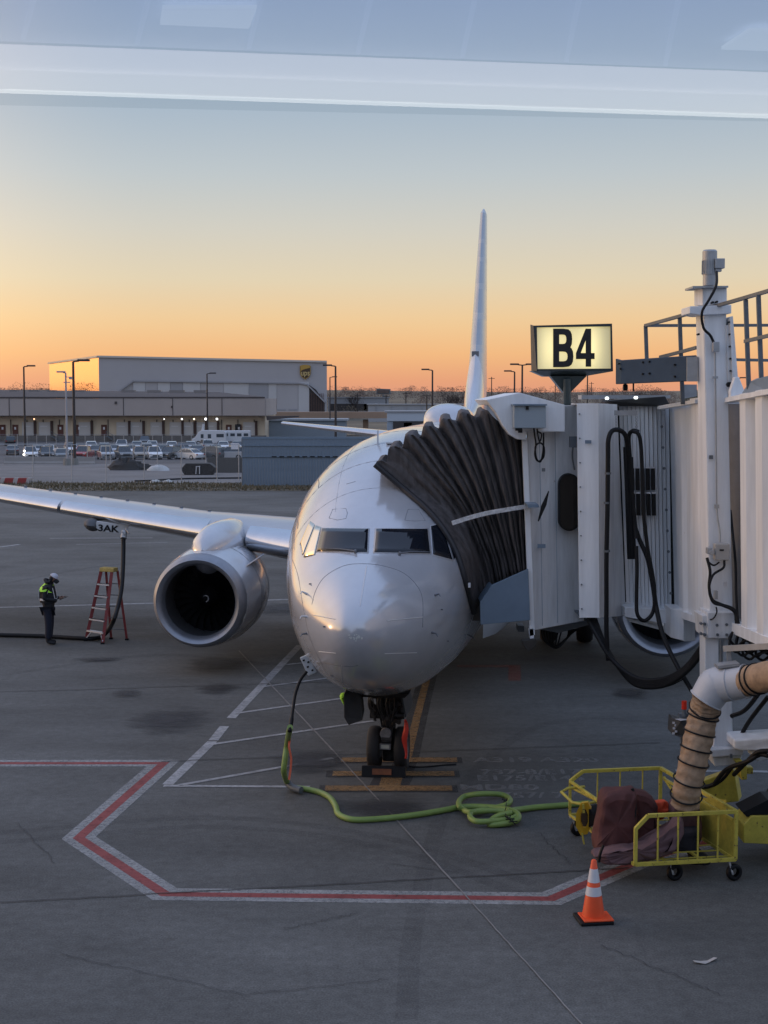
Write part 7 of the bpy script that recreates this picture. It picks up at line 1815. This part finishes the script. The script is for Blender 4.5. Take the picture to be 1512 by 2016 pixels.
def make_car(kind, name):
    t_ = thing(name, 'x', 'car', (0, 0, 0))
    body, roof = car_mesh(kind); W = .9
    b = MB(); rws = []
    for y, ins in ((-W, .10), (-W - .0, 0), (W, 0), (W, .10)): pass
    n = len(body); low = [(x, .28 if abs(x) < 2.2 else .35) for x, z in ((body[0][0], 0), (body[-1][0], 0))]
    prof = body + [(body[-1][0] - .1, .25), (body[0][0] + .1, .25)]
    cz = .7
    for y, k_ in ((-W, .93), (-W * .97, 1), (-W * .4, 1.01), (W * .4, 1.01), (W * .97, 1), (W, .93)):
        rws.append([Vector((x * (k_ if abs(y) > .89 * W else 1) * (1 if abs(y) < .5 else .985), y, cz + (z - cz) * k_)) for x, z in prof])
    b.grid(rws, closed=True); b.poly(rws[0]); b.poly(rws[-1]); body_o = b.build('body', paint('white'), t_, smooth=True, angle=35)
    b = MB(); rws = []
    for y, k_ in ((-.80, 0), (-.66, 1), (.66, 1), (.80, 0)):
        pass
    g0 = [Vector((x, s_ * (.84 - .2 * (z - roof[0][1]) / (roof[2][1] - roof[0][1])), z)) for s_ in (1,) for x, z in roof]
    g1 = [Vector((v.x, -v.y, v.z)) for v in g0]
    b.grid([g0, g1]); b.poly(g0); b.poly(g1); b.build('windows', mCarGlass, t_)
    b = MB(); rr = [v + Vector((0, 0, .012)) for v in g0[1:4]]; rl2 = [v + Vector((0, 0, .012)) for v in g1[1:4]]
    b.grid([rr, rl2])
    for s_ in (g0, g1):
        for p, q in ((s_[0], s_[1]), (s_[3], s_[4]), (s_[2], Vector((s_[2].x, s_[2].y * 1.22, s_[0].z)))): b.bar(p, q, .06, .05)
        b.bar(s_[1], s_[2], .06, .05); b.bar(s_[2], s_[3], .06, .05)
    b.build('roof', paint('white'), t_)
    wx = 1.4 if kind != 'pickup' else 1.75
    for sx in (-1, 1):
        for sy in (-1, 1):
            b = MB(); wheel(b, (sx * wx, sy * .80, .34), .34 if kind == 'sedan' else .38, .24); wo = b.build('wheel', M_tyre, t_, smooth=True)
            b = MB(); rim(b, (sx * wx, sy * .82, .34), .34, .24); b.build('rim', M_galv, wo)
    xe = body[-2][0]; ze = body[-2][1]
    for sy in (-1, 1): b = MB(); b.box((xe - .02, sy * .66, ze - .02), (.14, .32, .14)); b.build('headlight', mHead, t_); b = MB(); b.box((body[1][0] + .02, sy * .72, body[1][1] - .02), (.1, .2, .18)); b.build('tail_light', mat('tail_red', (.3, .02, .02), .3), t_)
    b = MB(); b.box((xe + .0, 0, ze - .2), (.12, .9, .16)); b.build('grille', M_black, t_)
    b = MB(); b.box((xe + .05, 0, .42), (.1, 1.5, .2)); b.build('bumper', M_steel, t_)
    return t_
protos = {'sedan': make_car('sedan', 'parked_car'), 'suv': make_car('suv', 'parked_suv'), 'pickup': make_car('pickup', 'parked_pickup')}
used = {k: False for k in protos}
FRm = {148: 'front row', 158: 'second row', 170: 'third row', 184: 'back row'}
lot = [  # u, Y, kind, colour, heading deg (0 = nose to the right), label
 (60, 198.6, 'suv', 'white', -74, 'white SUV at the left end of the front row behind the barriers'),
 (92, 197.8, 'suv', 'black', -75, 'black SUV in the front row above the leftmost barriers'),
 (122, 199.4, 'sedan', 'grey', -80, 'dark grey car left of the silver mast'),
 (165, 200.2, 'pickup', 'red', -95, 'red pickup between the two tall masts at left'),
 (208, 197.0, 'pickup', 'silver', -74, 'silver pickup at the left end of the middle group in the front row'),
 (243, 197.0, 'pickup', 'grey', -74, 'dark grey pickup next to the silver pickup in the front row'),
 (276, 198.6, 'suv', 'tan', -74, 'tan SUV in the front row right of the dark grey pickup'),
 (303, 197.0, 'suv', 'white', -74, 'white SUV in the middle of the front row'),
 (334, 197.8, 'suv', 'black', -110, 'black hatchback just left of the white saloon'),
 (370, 197.0, 'sedan', 'white', 144, 'white saloon turned three quarters to the left in the front row'),
 (412, 197.8, 'suv', 'grey', 147, 'grey SUV turned three quarters to the left right of the white saloon'),
 (452, 197.8, 'suv', 'silver', 176, 'dull silver SUV next to the screen fence in the front row'),
 (25, 216.0, 'sedan', 'grey', 104, 'grey car low behind the white SUV at far left'),
 (98, 216.0, 'sedan', 'white', -86, 'white car peeping over the black SUV at left'),
 (190, 215.2, 'sedan', 'black', -82, 'black car half hidden behind the silver pickup'),
 (224, 217.6, 'sedan', 'silver', 98, 'silver car roof showing over the two pickups'),
 (258, 216.0, 'sedan', 'white', -76, 'white car in the second row above the tan SUV'),
 (288, 217.6, 'suv', 'silver', 104, 'pale silver van shaped car in the second row'),
 (322, 216.0, 'sedan', 'grey', -86, 'dark saloon in the second row above the black hatchback'),
 (352, 217.6, 'sedan', 'tan', -82, 'tan car in the second row above the white saloon'),
 (388, 216.0, 'sedan', 'blue', 98, 'dark blue car in the second row in front of the camper'),
 (425, 216.0, 'sedan', 'silver', -76, 'silver saloon in the second row below the camper'),
 (462, 216.0, 'sedan', 'white', 104, 'white saloon in the second row by the screen fence'),
 (240, 235.0, 'sedan', 'tan', -86, 'tan car in the third row near the dock stairs'),
 (300, 236.6, 'sedan', 'white', -82, 'white car in the third row left of the dark hatchback'),
 (376, 235.0, 'sedan', 'silver', 98, 'silver car in the third row under the dock lamps'),
 (285, 258.0, 'suv', 'black', -76, 'black SUV parked close to the warehouse dock'),
 (20, 258.0, 'suv', 'black', 104, 'black SUV parked by the dock at the left edge'),
 (500, 258.0, 'sedan', 'grey', -86, 'grey car showing above the left end of the screen fence'),
 (560, 235.0, 'sedan', 'white', -82, 'white van roof above the screen fence'),
 (76, 216.8, 'sedan', 'silver', 98, 'silver car roof behind the white SUV at far left'),
 (140, 218.4, 'suv', 'white', -76, 'white SUV behind the dark grey car near the silver mast'),
 (205, 217.6, 'suv', 'blue', 104, 'dark blue SUV behind the silver pickup'),
 (240, 233.4, 'suv', 'white', -86, 'white SUV in the third row above the dark grey pickup'),
 (270, 235.0, 'sedan', 'silver', -82, 'silver saloon in the third row above the tan SUV'),
 (338, 234.2, 'sedan', 'white', 98, 'white saloon in the third row above the tan car'),
 (360, 218.4, 'suv', 'grey', -76, 'grey SUV in the second row behind the white saloon'),
 (405, 234.2, 'suv', 'silver', 104, 'silver SUV in the third row in front of the camper van'),
 (440, 234.2, 'sedan', 'white', -86, 'white saloon in the third row in front of the white trailer'),
 (466, 235.0, 'sedan', 'grey', -82, 'grey saloon in the third row by the screen fence'),
 (180, 235.0, 'sedan', 'white', 98, 'white car in the third row behind the tall dark mast')]
rcar = random.Random(5)
for u, Y, kind, colr, hd_, lab in lot:
    pr_ = protos[kind]; loc = (X_(u, Y), Y, gz_(Y) + .016); rz = R(hd_ + rcar.uniform(-4, 4))
    if not used[kind]:
        c = pr_; used[kind] = True; c.location = loc; c.rotation_euler = (0, 0, rz)
    else: c = copy_thing(pr_, loc, rz, lab)
    c['label'] = lab; c['category'] = {'sedan': 'car', 'suv': 'car', 'pickup': 'pickup'}[kind]; c['group'] = 'vehicles parked in the lot before the warehouse'
    for ch in c.children:
        nm_ = ch.name.split('.')[0]
        if nm_ in ('body', 'roof'):
            ch.material_slots[0].link = 'OBJECT'; ch.material_slots[0].material = paint(colr)
# lit headlights on the white SUV at left
# camper van
cv = thing('camper_van', 'white camper van with a raised roof pod parked behind the rows of cars', 'camper van', (X_(414, 262), 262, gz_(262)), R(180))
b = MB(); pf_ = [(-2.9, .35), (-2.9, 2.3), (-2.6, 2.6), (1.4, 2.65), (2.1, 2.2), (2.6, 1.35), (3.1, 1.15), (3.2, .5), (3.1, .35)]
b.prism([(x, -1.0, z) for x, z in pf_], (0, 2.0, 0)); b.build('body', mat('camper_white', (0.55, .57, .6), .35, coat=.3), cv, bevel=.1)
b = MB(); b.prism([(-1.0 + 2.1, -.7, 2.6), (1.5, -.7, 2.65), (1.3, -.7, 3.7), (1.05, -.7, 3.8)], (0, 1.2, 0)); b.build('roof_pod', mat('camper_white', (0.55, .57, .6), .35), cv, bevel=.05)
for (x, z, w_, h_) in ((1.3, 1.6, .5, .7), (0, 1.6, .6, .7), (-1.9, 1.7, 1.3, .6)):
    for sy in (-1.01, 1.01): b = MB(); b.box((x, sy, z), (w_, .03, h_)); b.build('window', mCarGlass, cv)
b = MB(); b.prism([(2.12, -.9, 2.15), (2.62, -.9, 1.4), (2.66, -.9, 1.42), (2.16, -.9, 2.2)], (0, 1.8, 0)); b.build('windscreen', mCarGlass, cv)
for x in (-1.8, 2.0):
    for sy in (-.9, .9): b = MB(); wheel(b, (x, sy, .4), .4, .26); b.build('wheel', M_tyre, cv, smooth=True)
tr = thing('white_trailer', 'long white trailer with small windows right of the camper van', 'trailer', (X_(466, 264), 264, gz_(264)))
b = MB(); b.box((0, 0, 1.55), (5.0, 2.2, 2.0)); b.build('body', mat('camper_white', (0.55, .57, .6), .35), tr, bevel=.12)
for k in range(4): b = MB(); b.box((-1.8 + 1.2 * k, -1.12, 1.8), (.8, .04, .5)); b.build('window', mCarGlass, tr)
for x in (-.5, .6): b = MB(); wheel(b, (x, -1.0, .38), .38, .24); b.build('wheel', M_tyre, tr, smooth=True)
# headlights glowing at left
b = MB()
for (u, v) in ((48, 888), (47, 895)): c = P(u, v, 195); b.cyl(c, c + Vector((0, .06, 0)), .15, n=10)
b.build('running_lights', mat('head_lit', (1, 1, 1), .4, emit=(1, .95, .85), es=4), label='pair of lit headlights shining beside the white SUV at far left', cat='headlights')

# ---- woodland ridge: bare winter crowns
mTwig = mat('bare_twigs', (0.14, 0.11, 0.10), .95, noise=.3, nscale=.05)
mTwig2 = mat('pale_twigs', (0.2, 0.165, 0.12), .95)
rt_ = random.Random(21)
def crown_faces(b, x, y, z, w_, h_, n, s_):
    for k in range(n):
        a = rt_.uniform(0, 6.283); rr = math.sqrt(rt_.random()); zz = rt_.random()
        px = x + w_ * rr * math.cos(a) * (1 - .5 * abs(zz - .4)); py = y + w_ * rr * math.sin(a); pz = z + h_ * zz
        l = s_ * rt_.uniform(.5, 1.3); t2 = rt_.uniform(-1.1, 1.1); wd = l * rt_.uniform(.12, .4)
        dx, dz = math.sin(t2) * l, math.cos(t2) * l
        b.add([(px, py, pz), (px + wd, py + rt_.uniform(-wd, wd), pz + wd * .3), (px + dx, py, pz + dz)], [(0, 1, 2)])
b = MB()
for k in range(900):
    y = rt_.uniform(640, 1250); x = rt_.uniform(-.34, .34) * y
    zb2 = -1.5 if y < 700 else (y - 700) / 450 * 8; hgt = rt_.uniform(4, 8.5)
    s2 = hgt; crown_faces(b, x, y, zb2, rt_.uniform(3, 6), hgt * .9, 130, .8)
o = b.build('woodland', mTwig, recalc=False, kind='stuff', label='bare brown winter woodland along the horizon', cat='woodland')
b = MB()
for k in range(220):
    y = rt_.uniform(560, 640); x = rt_.uniform(-.34, .34) * y
    crown_faces(b, x, y, -2.4, rt_.uniform(2, 5), rt_.uniform(3, 5.5), 70, .7)
b.build('scrub', mTwig2, recalc=False, kind='stuff', label='tangled pale brown scrub in front of the far woodland', cat='scrub')
mBark = mat('dark_bark', (0.06, 0.045, 0.04), .95)
def bare_tree(x, y, h_, label, seed, z0=0):
    rr = random.Random(seed); t_ = thing('bare_tree', label, 'tree', (x, y, z0), 0, 'bare winter trees standing above the horizon')
    b = MB(); br_ = []
    def grow_(p, d, l, r_, dep):
        q = p + d * l; (b if dep < 2 else br_b).tube([p, p + d * l * .5 + Vector((rr.uniform(-.06, .06) * l, 0, 0)), q], [r_, r_ * .8, r_ * .6], 5 if dep < 2 else 3, caps=False)
        if dep >= 5: return
        for k in range(3 if dep > 0 else 5):
            nd = (d + Vector((rr.uniform(-.8, .8), rr.uniform(-.8, .8), rr.uniform(-.15, .5)))).normalized(); grow_(q if k else p.lerp(q, .75), nd, l * rr.uniform(.62, .82), r_ * .55, dep + 1)
    br_b = MB(); grow_(Vector((0, 0, 0)), Vector((0, 0, 1)), h_ * .27, h_ * .03, 0)
    b.build('trunk', mBark, t_, recalc=False); crown_faces(br_b, 0, 0, h_ * .35, h_ * .38, h_ * .62, 420, .55); br_b.build('crown', mBark, t_, recalc=False)
for i, (u, y, hv, lab) in enumerate(((48, 640, 751, 'bare tree crown left of the orange hangar side, the smaller of two'), (82, 620, 754, 'bare low tree just left of the hangar'), (168, 400, 752, 'bare tree against the orange hangar side'),
    (880, 600, 762, 'bare tree left of the tail fin near the ridge'), (905, 620, 759, 'bare tree touching the left edge of the tail fin'), (985, 700, 764, 'bare tree right of the tail fin'), (1060, 640, 764, 'bare tree left of the funnel post of the gate sign'),
    (1195, 640, 765, 'bare tree right of the gate sign'), (1268, 600, 757, 'broad bare tree under the grey cross arm'), (1240, 660, 765, 'smaller bare tree left of the broad one under the cross arm'), (700, 640, 764, 'bare tree behind the cargo shed'))):
    x = X_(u, y); h_ = P(u, hv, y).z + 2.4
    bare_tree(x, y, h_ * 1.0, lab, 40 + i, -2.4)
b = MB(); 
for k in range(3): crown_faces(b, X_(1355, 500) + k * 3, 500, 2, 3, 6, 300, .8)
gt = thing('evergreen_tree', 'small dark green evergreen on the horizon seen through the roof railing', 'tree', (X_(1358, 500), 500, 0)); b.build('crown', mat('evergreen', (.03, .06, .025), .9), gt, world=True, recalc=False)
b = MB(); b.cyl((X_(1358, 500), 500, -2.4), (X_(1358, 500), 500, 4), .3, n=6); b.build('trunk', mTwig, gt, world=True)

# ================================================================== TERMINAL BEHIND THE CAMERA AND ITS WINDOW
tb = thing('terminal_building', 'dark terminal building whose hall window the ramp is seen through', 'building', (0, -14, 0))
b = MB(); b.box((0, -16, 6), (160, 4, 12)); b.build('rear_wall', mat('terminal_dark', (0.05, 0.055, 0.06), .6), tb, world=True)
b = MB(); b.box((0, -6.5, 3.9), (160, 15, .5)); b.build('floor_slab', mat('terminal_dark', (0.05, 0.055, 0.06), .6), tb, world=True)
b = MB(); b.box((0, .8, 2.2), (160, .4, 4.4)); b.build('lower_facade', mat('terminal_facade', (0.12, 0.12, 0.12), .6), tb, world=True)
# the upper pane mirrors the lit ceiling cove of the hall the picture was taken from
hall = thing('terminal_hall', 'lit ceiling cove of the terminal hall mirrored in the window pane', 'ceiling', (0, -6, 5.0))
WYp = 1.6
def refl(u, v, D):
    """point behind the camera seen mirrored in the window plane y = WYp at picture (u, v), distance D from the pane"""
    d = ray(u, v); p = CAM + d * ((WYp + D) / d.y); return Vector((p.x, 2 * WYp - p.y, p.z))
mCove = mat('cove_glow_plaster', (0.7, 0.7, 0.72), .7, emit=(1.0, .90, .86), es=2.4)  # cove light put into the plaster as emission, no lamp behind it
mCeil = mat('ceiling_glow', (0.5, 0.52, 0.58), .7, emit=(0.30, .42, .80), es=.5)  # room light on the ceiling put in as bluish emission
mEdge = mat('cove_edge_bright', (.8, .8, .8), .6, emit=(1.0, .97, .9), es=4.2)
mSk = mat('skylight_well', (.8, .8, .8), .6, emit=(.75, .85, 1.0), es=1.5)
mSk2 = mat('ceiling_joint_glow', (.7, .75, .85), .6, emit=(.4, .5, .85), es=.75)  # joints glow by emission as well, in place of room light
mCove2 = mat('cove_lower_glow', (0.7, 0.7, 0.7), .7, emit=(1.0, .90, .82), es=2.8)  # stronger emission paints the brighter lower part of the cove
D = 9.0
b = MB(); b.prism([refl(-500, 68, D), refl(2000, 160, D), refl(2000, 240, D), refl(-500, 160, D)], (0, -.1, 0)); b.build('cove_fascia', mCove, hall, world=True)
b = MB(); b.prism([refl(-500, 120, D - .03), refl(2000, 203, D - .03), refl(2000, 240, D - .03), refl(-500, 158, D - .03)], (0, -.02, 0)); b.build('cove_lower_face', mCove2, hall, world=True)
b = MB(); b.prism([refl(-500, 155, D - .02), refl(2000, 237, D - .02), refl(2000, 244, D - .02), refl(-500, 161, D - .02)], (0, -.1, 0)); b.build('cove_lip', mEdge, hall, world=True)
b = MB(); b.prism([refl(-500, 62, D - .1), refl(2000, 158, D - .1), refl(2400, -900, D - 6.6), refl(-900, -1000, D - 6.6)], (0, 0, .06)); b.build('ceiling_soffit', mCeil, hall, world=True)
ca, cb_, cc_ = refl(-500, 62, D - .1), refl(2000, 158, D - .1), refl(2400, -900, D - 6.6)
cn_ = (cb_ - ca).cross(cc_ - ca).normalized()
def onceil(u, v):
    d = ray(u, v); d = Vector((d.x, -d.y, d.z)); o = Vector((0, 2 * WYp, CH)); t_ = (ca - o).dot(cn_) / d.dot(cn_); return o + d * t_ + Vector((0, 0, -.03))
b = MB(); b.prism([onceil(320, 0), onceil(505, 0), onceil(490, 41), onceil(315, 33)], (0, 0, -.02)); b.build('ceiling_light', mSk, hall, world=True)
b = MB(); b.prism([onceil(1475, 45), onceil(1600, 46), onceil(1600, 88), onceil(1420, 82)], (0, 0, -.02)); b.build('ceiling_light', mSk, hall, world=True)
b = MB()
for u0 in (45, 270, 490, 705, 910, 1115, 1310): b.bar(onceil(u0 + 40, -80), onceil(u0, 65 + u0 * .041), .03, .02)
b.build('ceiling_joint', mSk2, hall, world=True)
mPane = bpy.data.materials.new('window_glass'); mPane.use_nodes = True
t = mPane.node_tree
for n in list(t.nodes): t.nodes.remove(n)
o_ = t.nodes.new('ShaderNodeOutputMaterial'); tr_ = t.nodes.new('ShaderNodeBsdfTransparent'); gl = t.nodes.new('ShaderNodeBsdfGlossy'); mxs = t.nodes.new('ShaderNodeMixShader'); fz = t.nodes.new('ShaderNodeFresnel'); fz.inputs['IOR'].default_value = 1.5
gl.inputs['Roughness'].default_value = 0.0; tr_.inputs['Color'].default_value = (.94, .96, .97, 1)
f2_ = t.nodes.new('ShaderNodeMath'); f2_.operation = 'MULTIPLY'; f2_.inputs[1].default_value = 1.9; t.links.new(fz.outputs[0], f2_.inputs[0])
t.links.new(f2_.outputs[0], mxs.inputs[0]); t.links.new(tr_.outputs[0], mxs.inputs[1]); t.links.new(gl.outputs[0], mxs.inputs[2]); t.links.new(mxs.outputs[0], o_.inputs[0])
wn = thing('window_pane', 'upper glass pane of the terminal window with the pale ceiling cove mirrored in it', 'window', (0, WYp, 5.0))
b = MB(); b.quad(P(-900, 188, WYp), P(2400, 258, WYp), P(2400, -1300, WYp), P(-900, -1300, WYp)); b.build('glass', mPane, wn, world=True, recalc=False)
